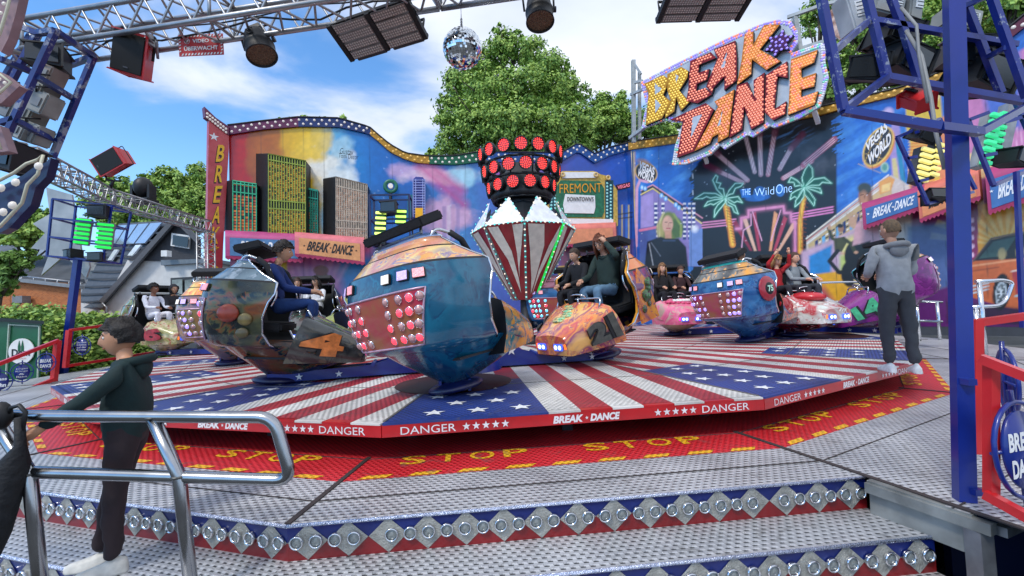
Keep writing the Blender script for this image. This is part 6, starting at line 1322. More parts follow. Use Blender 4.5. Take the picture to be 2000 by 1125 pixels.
# red spotlight crown
RL = mat('red_led', '#ff6a58', .3, emit=1.5, emc='#ff4038'); RB = mat('red_lamp_face', '#7a0c12', .25, emit=.18, emc='#c01018', coat=.6)
def spot_proto():
    b = MB(); b.lathe([(.01, -.16), (.10, -.14), (.155, -.04), (.16, .04), (.142, .04), (.14, .0)], n=18); o = b.build('spotlight', mat('spot_housing', '#2c3032', .5, .2, .2, 8), lan)
    f = MB(); f.lathe([(.001, .012), (.14, .006)], n=18); f.build('lens', RB, o); l = MB()
    for r_, k in ((0, 1), (.045, 6), (.085, 10), (.12, 14)):
        for j in range(k): l.sph((r_*math.cos(j*6.283/k), r_*math.sin(j*6.283/k), .014), .0125, 6, 3, half=True)
    l.build('led_cluster', RL, o); return o, [c for c in (bpy.data.objects[x.name] for x in bpy.data.objects if x.parent == o)]
sp, kids = spot_proto(); first = True
for row, (py, rr_, cnt, ph_) in enumerate(((285, 1.02, 16, .0), (320, .94, 15, .1), (352, .82, 13, .22))):
    for k in range(cnt):
        a = 2*math.pi*k/cnt+ph_-math.pi/2; d = Vector((math.cos(a), math.sin(a), -.12)).normalized(); p = Vector((rr_*math.cos(a), rr_*math.sin(a), zz(py)))
        if first: o = sp; first = False
        else:
            o = dup(sp, lan)
            for c in kids: c2 = dup(c, o)
        M = Matrix.Translation(p) @ rmat(d).to_4x4(); o.location, q, _ = M.decompose(); o.rotation_euler = q.to_euler()
b = MB()
for py, r_ in ((303, .90), (337, .84), (368, .72), (378, .70)): b.tube([(r_*math.cos(i*.314), r_*math.sin(i*.314), zz(py)) for i in range(20)], .03, 6, closed=True)
for i in range(10): a = i*.628; b.cyl((.90*math.cos(a), .9*math.sin(a), zz(300)), (.7*math.cos(a), .7*math.sin(a), zz(378)), .02, 6)
b.lathe([(.0, zz(378)), (.72, zz(378)), (.78, zz(368)), (.5, zz(330)), (.3, zz(300)), (0, zz(296))], n=20); b.build('crown_frame', BLACK, lan)
def eul(R): return R if isinstance(R, Euler) else R.to_euler()
# ================================================================ trusses
def truss(b, P0, P1, s=.29, n=10, r=.024, rd=.011, up=(0, 0, 1)):
    P0 = Vector(P0); P1 = Vector(P1); x, y, z = frame(P1-P0, up)
    cs = [(-1, -1), (1, -1), (1, 1), (-1, 1)]; off = [x*(i*s/2)+y*(j*s/2) for i, j in cs]
    for o in off: b.tube([P0+o, P1+o], r, 8)
    for f in range(4):
        a, c = off[f], off[(f+1) % 4]
        for k in range(n):
            u0, u1, um = k/n, (k+1)/n, (k+.5)/n; A = P0.lerp(P1, u0)+a; B_ = P0.lerp(P1, um)+c; D = P0.lerp(P1, u1)+a; b.tube([A, B_], rd, 5, cap=False); b.tube([B_, D], rd, 5, cap=False)
    for k in (0, .5, 1):
        Q = P0.lerp(P1, k)
        for f in range(4): b.tube([Q+off[f], Q+off[(f+1) % 4]], rd*1.4, 5)
TZ = aty(88, 100, 4.1).z+.1
TA = Vector((aty(75, 90, 4.1).x, 4.12, TZ)); TB = Vector((3.4, 2.95, TZ+.02))
t = thing('light_truss', 'long silver box truss overhead across the top of the photo', 'truss', TA)
b = MB(); truss(b, TA, TA.lerp(TB, .5), .29, 12); b.build('truss_section', ALU, t, True); b = MB(); truss(b, TA.lerp(TB, .502), TB, .29, 12); b.build('truss_section', ALU, t, True)
b = MB(); c = TA+Vector((-.15, 0, .05)); truss(b, TA+Vector((-.2, .1, 0)), TA+Vector((-1.3, -1.6, .1)), .29, 6); b.build('corner_section', ALU, t, True)
b = MB(); pts = [TA.lerp(TB, k/30)+Vector((0, .02+.05*math.sin(k*1.3), -.10-.02*(k % 3))) for k in range(31)]; b.tube(pts, .009, 5); pts = [TA.lerp(TB, k/20)+Vector((0, -.02, -.05-.05*abs(math.sin(k*.9)))) for k in range(21)]; b.tube(pts, .007, 5); b.build('cable', BLACK, t, True)
def ontruss(x): # point under the truss at photo column x
    d = ray(x, 60); n_ = Vector((-(TB-TA).y, (TB-TA).x, 0)).normalized(); k = (TA-EYE).dot(n_)/d.dot(n_); P = EYE+d*k; return Vector((P.x, P.y, TZ-.145))
def px_at(x, y, Y): return aty(x, y, Y)
def clamp(b, P, Q): b.tube([P, Q], .014, 6); b.box(P+Vector((0, 0, .02)), (.07, .07, .05))
# second truss at the left, running back
L0, L1, L2 = aty(48, 318, 9.3), aty(207, 378, 12.6), aty(402, 440, 17.2)
zt_ = (L0.z+L1.z+L2.z)/3; L0.z = L1.z = L2.z = zt_
L1 = Vector((L1.x, L1.y, zt_)); t = thing('light_truss', 'silver truss on the left running back to the red pylon, with a lattice leg', 'truss', L2)
b = MB(); truss(b, L0, L1, .42, 9, .03, .014); b.build('truss_section', ALU, t, True); b = MB(); truss(b, L1, L2, .42, 13, .03, .014); b.build('truss_section', ALU, t, True)
b = MB(); truss(b, (L2.x, L2.y, zt_-.2), (L2.x, L2.y, .6), .42, 12, .03, .014, up=(1, 0, 0)); b.build('truss_leg', ALU, t, True)
b = MB(); truss(b, L0, L0+Vector((-2, -3.2, 0)), .42, 6, .03, .014); b.build('truss_section', ALU, t, True)
# ---------------- hanging gear
def speaker(label, P, w, d, h, R, mt=RED, stand=None):
    t = thing('loudspeaker', label, 'loudspeaker', P, eul(R), 'red loudspeakers'); b = MB()
    pr = [(-w/2, -d/2), (w/2, -d/2), (w*.36, d/2), (-w*.36, d/2)]
    b.prism([(x, y, h/2) for x, y in pr], (0, 0, h)); b.build('cabinet', mt, t, bevel=.012); b = MB(); b.box((0, -d/2-.006, 0), (w*.92, .012, h*.93)); g_ = b.build('grille', mat('black_grille', '#08080a', .6, 0, .2, 60), t, bevel=.004)
    b = MB(); b.box((0, -d/2-.014, -h*.36), (w*.14, .004, .012)); b.build('badge', mat('badge_grey', '#6a6a70', .3, .6), g_)
    b = MB(); b.tube(fillet([(-w*.52, .0, 0), (-w*.52, 0, h*.60), (w*.52, 0, h*.60), (w*.52, 0, 0)], .03), .012, 6); b.build('yoke', BLACK, t)
    return t
P = aty(265, 110, 4.0); speaker('red and black loudspeaker hanging tilted from the overhead truss', P, .27, .23, .37, Euler((math.radians(16), math.radians(14), math.radians(16))))
b = MB(); q = ontruss(285); b2 = thing('truss_clamp', 'steel bracket holding the tilted red loudspeaker on the overhead truss', 'bracket', q); b.tube([q+Vector((0, 0, .0)), P+Vector((.03, .0, .25))], .018, 6); b.box(q+Vector((.0, 0, .02)), (.09, .12, .1)); b.tube([q+Vector((.1, 0, 0)), P+Vector((.17, .05, .0))], .012, 6); b.build('arm', STEEL, b2, True)
P = aty(222, 318, 12.4); speaker('red loudspeaker standing tilted on top of the left truss', P, .55, .45, .8, Euler((math.radians(20), math.radians(62), math.radians(20))))
b = MB(); b.tube([P-Vector((.25, 0, .3)), P-Vector((.2, 0, .5)), P-Vector((-.2, 0, .55))], .03, 6); b.tube([P-Vector((0, 0, .5)), Vector((P.x-.1, P.y, zt_+.2))], .04, 8); o = b.build('speaker_mount', BLACK, None); tag(o, 'black mount under the red loudspeaker on the left truss', 'bracket')
# warning sign
P = aty(393, 88, 3.98); t = thing('warning_sign', 'small red sign reading VIDEO ÜBERWACHT hanging from the truss', 'sign', P, (0, 0, .06)); W_s, H_s = .405, .205; R_ = Euler((0, -.045, 0)).to_matrix()
b = MB(); b.box((0, 0, 0), (W_s, .006, H_s), R_); b.build('plate', mat('sign_red', '#b8141c', .4), t)
b = MB(); X_, Z_ = R_ @ Vector((1, 0, 0)), R_ @ Vector((0, 0, 1)); F_ = Vector((0, -1, 0))
def q4(x0, x1, z0, z1): return [X_*x0+Z_*z0, X_*x1+Z_*z0, X_*x1+Z_*z1, X_*x0+Z_*z1]
text_on(b, 'VIDEO', q4(-.075, .075, .022, .058), F_, .005, bold=.03); text_on(b, 'ÜBERWACHT', q4(-.155, .155, -.052, -.004), F_, .005, bold=.03)
for i in range(13):
    for z in (-.088, .088): x = -.18+i*.029; b.poly([X_*(x)+Z_*(z-.01)+F_*.005, X_*(x+.014)+Z_*(z-.01)+F_*.005, X_*(x+.024)+Z_*(z+.01)+F_*.005, X_*(x+.010)+Z_*(z+.01)+F_*.005][:4])
for s in (-1, 1):
    for i in range(5): z = -.066+i*.03; b.poly([X_*(s*.19-.009)+Z_*z+F_*.005, X_*(s*.19+.009)+Z_*(z+.008)+F_*.005, X_*(s*.19+.009)+Z_*(z+.020)+F_*.005, X_*(s*.19-.009)+Z_*(z+.012)+F_*.005])
    b.tube([X_*(s*.125)+Z_*.04+R_ @ Vector((.024*math.cos(q), -.004, .024*math.sin(q))) for q in [k*.52 for k in range(12)]], .0025, 4, closed=True); b.box(X_*(s*.125)+Z_*.044+F_*.006, (.03, .002, .012), R_); b.box(X_*(s*.125)+Z_*.032+F_*.006, (.012, .002, .010), R_)
b.build('sign_print', STW, t)
b = MB()
for s in (-1, 1): 
    for k in range(4): b.tube([X_*(s*.17)+Vector((.008*math.cos(q)*(k % 2), .008*math.cos(q)*((k+1) % 2), H_s/2+.012+k*.022+.014*math.sin(q))) for q in [j*1.05 for j in range(6)]], .0025, 4, closed=True)
b.build('chain', STEEL, t)
def parcan(label, P, r, h, R):
    t = thing('par_lamp', label, 'stage lamp', P, eul(R), 'black par lamps hanging from the truss')
    b = MB(); b.lathe([(.01, h*.55), (r*.55, h*.53), (r*.80, h*.38), (r*.88, h*.2), (r*.90, .0), (r*1.0, -.01), (r*1.0, -h*.12), (r*.96, -h*.14), (r*.98, -h*.42), (r*1.02, -h*.46), (r*.94, -h*.46), (r*.92, -h*.40)], n=28); b.build('can', BLACK, t)
    b = MB(); b.lathe([(.001, -h*.36), (r*.93, -h*.40)], n=28); b.build('lens', mat('par_lens', '#6a5540', .25, .3, .25, 60, bump=.5, bs=120), t)
    b = MB(); b.tube(fillet([(-r*1.06, 0, 0), (-r*1.12, 0, h*.66), (r*1.12, 0, h*.66), (r*1.06, 0, 0)], .04), .010, 6); b.box((0, 0, h*.70), (r*.9, .05, .05)); b.build('yoke', BLACK, t)
    b = MB()
    for k in range(4): b.box((0, -r*.97, h*.05+k*.018), (r*.5, .01, .008))
    b.cyl((r*1.02, 0, 0), (r*1.22, 0, 0), .025, 8); b.build('vent', mat('vent_grey', '#3a3c40', .5), t)
parcan('black par lamp hanging right of the red warning sign', aty(506, 88, 3.95), .132, .30, Euler((-.22, -.34, 0)))
parcan('black par lamp cut off by the top edge, right of the mirror ball', aty(1053, 20, 3.75), .125, .28, Euler((-.2, -.02, 0)))
def flood(label, P, R, s=1.):
    t = thing('led_floodlight', label, 'floodlight', P, eul(R), 'twin LED floodlights on the truss'); fm_ = mat('flood_frame', '#1c1d20', .5, .3, .2, 20)
    b = MB()
    for x in (-.40, 0, .40): b.box((x*s, 0, 0), (.045*s, .36*s, .05*s))
    b.box((0, .17*s, .02*s), (.84*s, .02*s, .04*s)); b.box((0, -.17*s, .02*s), (.84*s, .02*s, .04*s)); b.tube([(-.4*s, .1*s, .03*s), (-.4*s, .1*s, .16*s), (.4*s, .1*s, .16*s), (.4*s, .1*s, .03*s)], .014*s, 6); b.build('frame', fm_, t)
    for i in (-1, 1):
        for j in range(4):
            b = MB(); b.box((.2*i*s, (-.128+j*.086)*s, 0), (.345*s, .078*s, .035*s)); o = b.build('led_bar', mat('led_bar_grey', '#8a807c', .35, .1, .15, 30), t, bevel=.004)
            b = MB()
            for k in range(14):
                for l in (-.022, 0, .022): b.box(((.2*i-.156+k*.024)*s, (-.128+j*.086+l)*s, -.019*s), (.013*s, .013*s, .003))
            b.build('led_grid', mat('led_dots', '#cfc6bc', .3, .1), o)
        b = MB(); b.box((.2*i*s, .15*s, .06*s), (.33*s, .13*s, .09*s)); o = b.build('driver_box', mat('driver_grey', '#3f4246', .5, .2), t, bevel=.006)
        b = MB()
        for k in range(16): b.box(((.2*i-.145+k*.0195)*s, .217*s, .06*s), (.008*s, .006, .06*s)); b.box(((.2*i-.145+k*.0195)*s, .083*s, .06*s), (.008*s, .006, .06*s))
        b.build('cooling_fin', GREY, o)
flood('twin LED floodlight hanging left of the mirror ball', aty(738, 62, 3.85), Euler((-.42, -.05, -.30)))
flood('twin LED floodlight cut off by the top edge, above the big sign', aty(1378, 8, 3.6), Euler((-.25, -.02, .05)), .90)
# mirror ball
P = aty(903, 95, 3.9); R0 = .178; t = thing('mirror_ball', 'silver mirror ball hanging on a chain from the truss', 'mirror ball', P)
b = MB(); rr = random.Random(5); nb = 26
for i in range(nb):
    a0 = -math.pi/2+math.pi*i/nb; a1 = a0+math.pi/nb*.93; am = (a0+a1)/2; m_ = max(3, int(2*nb*math.cos(am)))
    for j in range(m_):
        q0 = 2*math.pi*j/m_; q1 = q0+2*math.pi/m_*.93; qm = (q0+q1)/2; nn = Vector((math.cos(am)*math.cos(qm), math.cos(am)*math.sin(qm), math.sin(am))); jt = Vector((rr.uniform(-1, 1), rr.uniform(-1, 1), rr.uniform(-1, 1)))*.0022
        vs = [Vector((math.cos(a)*math.cos(q), math.cos(a)*math.sin(q), math.sin(a)))*R0 for a, q in ((a0, q0), (a0, q1), (a1, q1), (a1, q0))]; x_, y_, _ = frame(nn); w1, w2 = rr.uniform(-.05, .05), rr.uniform(-.05, .05)
        b.add([v+nn*((v-nn*R0).dot(x_)*w1*3+(v-nn*R0).dot(y_)*w2*3) for v in vs], [(0, 1, 2, 3)])
b.build('mirror_tile', mat('mirror', '#e4e8ea', .03, 1, 0), t); b = MB(); b.sph((0, 0, 0), R0*.985, 24, 16); b.build('core', mat('ball_core', '#2a2c30', .5), t)
b = MB(); b.cyl((0, 0, R0), (0, 0, R0+.03), .02, 8); b.tube([(0, 0, R0+.03), (0, 0, R0+.25)], .004, 5)
for k in range(3): b.tube([(.008*math.cos(q), 0, R0+.05+k*.025+.016*math.sin(q)) for q in [j*.785 for j in range(8)]], .0035, 4, closed=True)
b.build('chain', STEEL, t)
# moving head on the left truss
P = aty(280, 362, 14.2); t = thing('moving_head_lamp', 'black moving head lamp on top of the left truss', 'stage lamp', (P.x, P.y, zt_+.22)); b = MB(); b.box((0, 0, .06), (.7, .5, .14)); b.build('base', BLACK, t, bevel=.03)
b = MB(); b.sph((0, 0, .52), .30, 14, 10, sc=(.9, 1.0, 1.15)); b.box((-.28, 0, .35), (.08, .3, .45)); b.box((.28, 0, .35), (.08, .3, .45)); b.build('head', BLACK, t)
# ---------------- cages on poles
def box_frame(b, c, w, d, h, R, r=.03, rows=2, taper=1.):
    P_ = []
    for z in range(rows+1):
        k = 1-(1-taper)*(z/rows)
        P_.append([c+R @ Vector((sx*w/2*k, sy*d/2*k, -h/2+h*z/rows)) for sx, sy in ((-1, -1), (1, -1), (1, 1), (-1, 1))])
    for z in range(rows+1):
        for i in range(4): b.bar(P_[z][i], P_[z][(i+1) % 4], r)
        if z < rows:
            for i in range(4): b.bar(P_[z][i], P_[z+1][i], r)
def strobes(label, c, R, n, w, h, pitch, colr, em, nested=None, gcol='#8a8c8e', group=None):
    """a column of n bright strobe bars on a grey housing"""
    t = thing('strobe_column', label, 'strobe light', c, eul(R), group); b = MB(); b.box((0, .08, 0), (w*.9, .12, pitch*n), None); b.build('housing', mat('strobe_grey'+gcol, gcol, .5, .2, .2, 6), t, bevel=.01)
    for k in range(n):
        b = MB(); b.box((0, -.01, (k-(n-1)/2)*pitch), (w, .05, h)); b.build('strobe_bar', mat('strobe_'+colr, colr, .3, emit=em), t, bevel=.006)
    return t
def headbox(label, c, R, s=.3, group=None):
    t = thing('moving_head_lamp', label, 'stage lamp', c, eul(R), group); b = MB(); pr = [(-.5, -.5), (.5, -.5), (.38, .5), (-.38, .5)]
    b.prism([(x*s, y*s, .35*s) for x, y in pr], (0, 0, .7*s)); b.build('head', BLACK, t, bevel=.02*s*3); b = MB()
    for k in range(5): b.box((0, .52*s*.9, (-.24+k*.12)*s), (.6*s, .05*s, .04*s))
    b.build('cooling_ribs', mat('head_fins', '#2c2e32', .4, .2), t); b = MB(); b.box((0, -.51*s, 0), (.85*s, .02, .55*s)); b.build('lens', GLASS, t); return t
I3 = Matrix.Identity(3)
# far left pole with green strobes
Bp = onz(122, 742, ZW-.3); Tp = aty(153, 500, Bp.y)
t = thing('blue_pole', 'slim blue pole with a cage of green strobes on the left', 'pole', Bp); b = MB(); b.bar(Bp, Tp, .14, .14); b.build('post', BLUE, t, True)
b = MB(); c = aty(175, 455, Bp.y); box_frame(b, c, 1.25, .8, 1.55, Matrix.Rotation(.25, 3, 'Z') @ Matrix.Rotation(.12, 3, 'Y'), .045, 3, 1.08); b.build('cage', BLUE, t, True)
G_ = '#18e848'; gg = 'green strobe columns in the left cage'
Ym = Bp.y-.3
strobes('green strobe column, the left one in the cage of the slim blue pole', aty(161, 452, Ym), Matrix.Rotation(.14, 3, 'Y') @ Matrix.Rotation(.3, 3, 'Z'), 6, .32, .062, .125, '#14d040', .75)
strobes('green strobe column, the right one in the cage of the slim blue pole', aty(204, 461, Ym), Matrix.Rotation(.12, 3, 'Y') @ Matrix.Rotation(.3, 3, 'Z'), 6, .36, .062, .125, '#14d040', .75)
headbox('black lamp above the green strobes in the cage of the slim blue pole', aty(196, 414, Ym), Matrix.Rotation(.3, 3, 'Z'), .42); headbox('black lamp below the right green strobes', aty(190, 502, Ym), Matrix.Rotation(.3, 3, 'Z'), .32); headbox('black lamp below the left green strobes', aty(145, 496, Ym), Matrix.Rotation(-.3, 3, 'Z'), .32)
b = MB()
sp_ = [(90, 366), (97, 418), (64, 437), (88, 455), (60, 485), (98, 490), (80, 538), (118, 505), (135, 507), (168, 542), (175, 522), (172, 500), (160, 500), (140, 380)]
b.prism([aty(x, y, Bp.y+.45) for x, y in sp_], (0, -.05, 0)); o = b.build('star_panel', mat('brushed_star', '#a9a6a2', .4, .5, .2, 1.5), None); tag(o, 'large brushed metal star panel behind the green strobe cage', 'star panel')
# near left cage
def N(x, y, Y=3.6): return aty(x, y, Y)
t = thing('lamp_cage', 'blue frame cage hanging at the top left edge of the photo', 'lamp cage', N(100, 180)); b = MB(); w_ = .042
for p, q, y0, y1 in (((28, 48), (72, 65), 3.6, 3.6), ((72, 65), (108, 60), 3.6, 3.5), ((108, 60), (183, 110), 3.5, 3.9), ((108, 60), (8, 275), 3.5, 3.5), ((183, 110), (102, 308), 3.9, 3.9), ((72, 150), (142, 192), 3.5, 3.9), ((30, 235), (106, 275), 3.5, 3.9), ((183, 110), (130, 130), 3.9, 4.3), ((72, 65), (20, 165), 3.9, 3.9), ((60, 68), (10, 150), 4.2, 4.2), ((8, 275), (60, 320), 3.5, 3.9), ((0, 115), (60, 140), 3.5, 3.7), ((0, 240), (30, 232), 3.5, 3.5)):
    b.bar(N(*p, y0), N(*q, y1), w_)
b.build('frame', chipped('chipped_blue', '#122a72', '#8a8fa0', .45, 7, .55), t, True)
for i, (x, y, w, h, c) in enumerate(((88, 178, .09, .14, '#86867c'), (60, 225, .12, .16, '#86867c'), (105, 150, .07, .12, '#8e8076'), (90, 205, .10, .16, '#8f8f8a'), (70, 262, .12, .14, '#8f918e'), (30, 205, .10, .22, '#7f8286'), (48, 258, .10, .12, '#9a9c98'))):
    b = MB(); b.box((0, 0, 0), (w*1.5, .16, h*1.25), Matrix.Rotation(.45, 3, 'Y')); o = b.build('ballast_box', mat('ballast'+c, c, .5, 0, .2, 6), None, bevel=.012); o.location = N(x, y, 3.75+.05*(i % 3)); b = MB(); b.box((.0, -.085, 0), (w*.8, .01, h*.5), Matrix.Rotation(.45, 3, 'Y')); b.build('cover_plate', GREY, o); b = MB(); b.tube([(0, -.08, h*.5), (.03, -.11, h*.7), (.1, -.05, h*.8)], .008, 5); b.build('cable', BLACK, o)
    tag(o, ['small pale ballast box, upper middle in the top left cage', 'wide cream ballast box in the middle of the top left cage', 'narrow pink-grey ballast box at the right rim of the top left cage', 'grey ballast box behind the cream one in the top left cage', 'dark grey ballast box low in the top left cage', 'tall grey ballast box at the left photo edge', 'lowest grey ballast box in the top left cage'][i], 'ballast box')
headbox('black lamp high in the top left cage, under the blue corner', N(100, 118, 3.9), Matrix.Rotation(.4, 3, 'Z'), .26); headbox('black lamp at the foot of the top left cage', N(30, 310, 3.6), Matrix.Rotation(.2, 3, 'Y'), .3)
CRM = mat('cream_sign_edge', '#93757a', .5, 0, .2, 5)
def bulbsign(label, pts, Y, c2, blist, r=.022):
    t = thing('bulb_sign', label, 'bulb sign', N(pts[0][0], pts[0][1], Y)); b = MB(); b.prism([N(x, y, Y) for x, y in pts], (0, -.06, 0)); b.build('board', c2, t, True); b = MB(); q_ = [N(x, y, Y)+Vector((0, -.055, 0)) for x, y in pts]; b.tube(q_, .011, 6, closed=True); b.build('edge_strip', mat('edge_cream', '#c4c0a8', .5), t, True); bulbs(t, [(N(x, y, Y)+Vector((0, -.061, 0)), Vector((0, -1, 0)), 0) for x, y in blist], [BULB], r)
    t2 = b
bulbsign('cream bulb sign tip cut off by the top left corner', [(-30, -20), (41, -20), (30, 30), (16, 75), (2, 102), (-30, 60)][::-1], 3.2, CRM, [(8, 10), (14, 25), (6, 40), (20, 8), (26, 18), (12, 55), (3, 70), (20, 36), (3, 22)], .015)
bulbsign('cream bulb sign point at the left edge beside the cage', [(-30, 140), (0, 140), (38, 168), (2, 202), (-30, 200)][::-1], 3.2, CRM, [(4, 150), (10, 156), (18, 163), (28, 170), (16, 178), (8, 188), (2, 196), (3, 165), (10, 170), (2, 178)], .014)
bulbsign('lower cream bulb sign point at the left edge', [(-30, 235), (0, 245), (18, 295), (-30, 300)][::-1], 3.3, CRM, [(3, 262), (8, 275), (3, 285), (3, 250)], .014)
bulbsign('dark blue bracket with big round bulbs at the left edge', [(-30, 375), (0, 365), (45, 342), (68, 325), (88, 318), (100, 308), (90, 345), (70, 365), (60, 400), (18, 445), (0, 455), (-30, 455)][::-1], 3.1, NAVY, [(94, 330), (50, 361), (22, 372), (2, 383), (5, 412), (26, 418), (44, 405), (5, 440)], .030)
# small cage with yellow-green strobes in front of the left wall
t = thing('lamp_cage', 'small dark cage with a blue rim in front of the copper tower', 'lamp cage', aty(765, 470, 17)); b = MB(); box_frame(b, aty(765, 432, 17), 1.5, .8, 1.9, Matrix.Rotation(.1, 3, 'Z'), .06, 2); b.bar(aty(765, 475, 17), Vector((aty(765, 475, 17).x, 17, ZW)), .16); b.build('frame', NAVY, t, True)
strobes('yellow-green strobe column, left in the small cage by the copper tower', aty(743, 441, 16.5), Matrix.Rotation(.08, 3, 'Y'), 6, .40, .09, .20, '#d8f070', 1.0, gcol='#1c4a2a'); strobes('short yellow-green strobe column, right in the small cage', aty(783, 423, 16.5), Matrix.Rotation(.08, 3, 'Y'), 3, .40, .09, .20, '#b8f060', 1.0, gcol='#1c4a2a'); headbox('dark lamp at the top of the small cage', aty(762, 407, 16.5), I3, .6); headbox('dark lamp at the foot of the small cage', aty(742, 470, 16.5), I3, .5)
# right near pole with its big cage
Rb = onz(1884, 981, ZW-.01); YR = Rb.y; Rt = aty(1862, -40, YR+.05)
t = thing('blue_pole', 'thick blue pole at the right carrying the big lamp cage', 'pole', Rb); b = MB(); b.bar(Rb, Rt, .066, .082, up=(.95, -.3, 0)); b.build('post', chipped('worn_blue', '#09257e', '#7a88a8', .32, 5, .70), t, True)
b = MB()
for x, y in ((1879, 745), (1893, 958)): b.box(aty(x+9, y, YR-.03), (.05, .07, .035))
b.build('hinge_lug', BLUE, t, True)
cg = MB(); ch = chipped('chipped_blue_right', '#09267c', '#8a94a8', .4, 6, .60)
def K(x, y, Y): return aty(x, y, Y)
ya, yb = 2.5, 3.1   # near and far faces
for p, q, y0, y1, w in (((1603, -10), (1648, 216), ya, ya, .04), ((1692, -10), (1732, 150), yb, yb, .045), ((1648, 216), (1732, 150), ya, yb, .04), ((1648, 216), (1835, 248), ya, ya-.1, .045), ((1835, 248), (1915, 258), ya-.1, ya, .045), ((1915, 258), (2010, 205), ya, yb, .04), ((1732, 150), (1850, 172), yb, yb, .045), ((1850, 172), (2010, 200), yb, yb, .045), ((1620, 108), (1695, 42), ya, yb, .035), ((1695, 38), (1985, 88), yb, yb, .04), ((1738, -10), (1762, 52), yb, yb, .04), ((1762, 50), (1795, 158), yb, yb, .04), ((1880, -10), (1955, 182), yb, yb, .04), ((1935, -10), (2006, 190), yb-.2, yb-.2, .04), ((1880, 14), (1930, -8), yb, yb-.2, .03), ((1928, 112), (1966, 92), yb, yb-.2, .03)):
    cg.bar(K(*p, y0), K(*q, y1), w)
cg.build('cage', ch, t, True)
for i, (x, y, w, h, R_, c) in enumerate(((1725, 12, .22, .22, .3, '#9fa19e'), (1866, 45, .26, .16, .28, '#a2a39c'), (1660, 30, .12, .30, -.2, '#b4b7ba'), (1775, 15, .10, .30, .2, '#8d8f8c'))):
    b = MB(); RR = Matrix.Rotation(R_, 3, 'Y'); b.box((0, 0, 0), (w, .16, h), RR); o = b.build('ballast_box', mat('ballast'+c, c, .5, 0, .15, 6), None, bevel=.012); o.location = K(x, y, 3.25); b = MB(); b.box((w*.1, -.084, 0), (w*.55, .006, h*.4), RR); b.build('rating_label', WHITE, o); b = MB()
    for k in range(4): b.box((w*.1, -.088, (-.15+k*.1)*h), (w*.5, .003, .004), RR)
    b.build('label_print', BLACK, o); tag(o, ['grey ballast box with a label, left of the thick blue pole', 'grey ballast box with a label, right of the thick blue pole', 'tall pale box at the left rim of the right cage', 'narrow grey box beside the top of the thick blue pole'][i], 'ballast box')
for lb, x, y, s_, rz in (('black lamp with fins at the left rim of the right cage', 1690, 135, .24, -.5), ('black lamp inside the right cage, left of the pole', 1748, 125, .30, .3), ('black lamp in the upper right cage, left of the pole', 1738, 70, .26, .2), ('black lamp inside the right cage, right of the pole', 1905, 150, .32, .2), ('smaller black lamp above it, right of the pole', 1880, 105, .28, -.3)):
    headbox(lb, K(x, y, 3.3), Euler((.3, .25, rz)).to_matrix(), s_)
speaker('red loudspeaker under the right lamp cage', K(1790, 196, 3.3), .14, .13, .2, Euler((-.5, .8, .9)))
b = MB(); b.tube([K(1770, 60, 3.0), K(1800, 110, 2.9), K(1818, 190, 2.8), K(1828, 260, 2.75), K(1845, 330, 2.7)], .012, 6); b.tube([K(1760, 15, 3.0), K(1790, 50, 2.9), K(1795, 110, 2.9), K(1812, 200, 2.8)], .010, 6); b.build('cable', mat('cable_grey', '#8a8c8c', .5), t, True)
# two further cages on the right
t = thing('lamp_cage', 'blue cage with pale yellow strobes left of the thick blue pole', 'lamp cage', K(1800, 400, 6)); b = MB()
for p, q, y0, y1 in (((1752, 268), (1812, 398), 6, 6), ((1812, 398), (1900, 375), 6, 6.4), ((1752, 268), (1835, 232), 6, 6.4), ((1835, 232), (1905, 370), 6.4, 6.4), ((1770, 310), (1790, 306), 6, 6), ((1790, 355), (1812, 350), 6, 6), ((1790, 258), (1850, 240), 6, 6.4), ((1815, 205), (1850, 330), 6.2, 6.2)): b.bar(K(*p, y0), K(*q, y1), .04)
b.build('frame', BLUE, t, True)
strobes('pale yellow strobe column, left one beside the thick blue pole', K(1805, 322, 6.1), Matrix.Rotation(.28, 3, 'Y') @ Matrix.Rotation(.1, 3, 'Z'), 6, .18, .050, .088, '#f0e48c', .35, gcol='#4a4a4c'); strobes('pale yellow strobe column, right one beside the thick blue pole', K(1830, 312, 6.1), Matrix.Rotation(.28, 3, 'Y') @ Matrix.Rotation(.1, 3, 'Z'), 6, .12, .046, .088, '#f0e48c', .35, gcol='#4a4a4c')
headbox('dark flood lamp above the pale yellow strobes', K(1800, 262, 6.1), Euler((.5, .3, .2)).to_matrix(), .26); headbox('dark flood lamp below the pale yellow strobes', K(1822, 385, 6.1), Euler((-.3, .1, -.1)).to_matrix(), .22)
t = thing('lamp_cage', 'blue cage with green strobes at the right edge of the photo', 'lamp cage', K(1960, 380, 5)); b = MB()
for p, q, y0, y1 in (((1890, 235), (1940, 362), 5, 5), ((1940, 362), (2010, 332), 5, 5.4), ((1975, 180), (2010, 260), 5, 5), ((1940, 245), (2010, 225), 5, 5), ((1890, 235), (1930, 220), 5, 5), ((1985, 335), (1998, 640), 5, 5), ((1918, 305), (1945, 300), 5, 5)): b.bar(K(*p, y0), K(*q, y1), .04)
b.build('frame', BLUE, t, True)
strobes('green strobe column slanting at the right edge of the photo', K(1934, 272, 5.1), Matrix.Rotation(.30, 3, 'Y'), 8, .12, .045, .085, '#38c88a', .5, gcol='#9a9c9a'); strobes('second green strobe column at the right edge, behind the slanting one', K(1952, 262, 5.2), Matrix.Rotation(.30, 3, 'Y'), 7, .09, .045, .085, '#38c88a', .5, gcol='#9a9c9a'); headbox('black lamp in the cage at the right edge', K(1975, 308, 5.1), Euler((.2, .2, .3)).to_matrix(), .25)
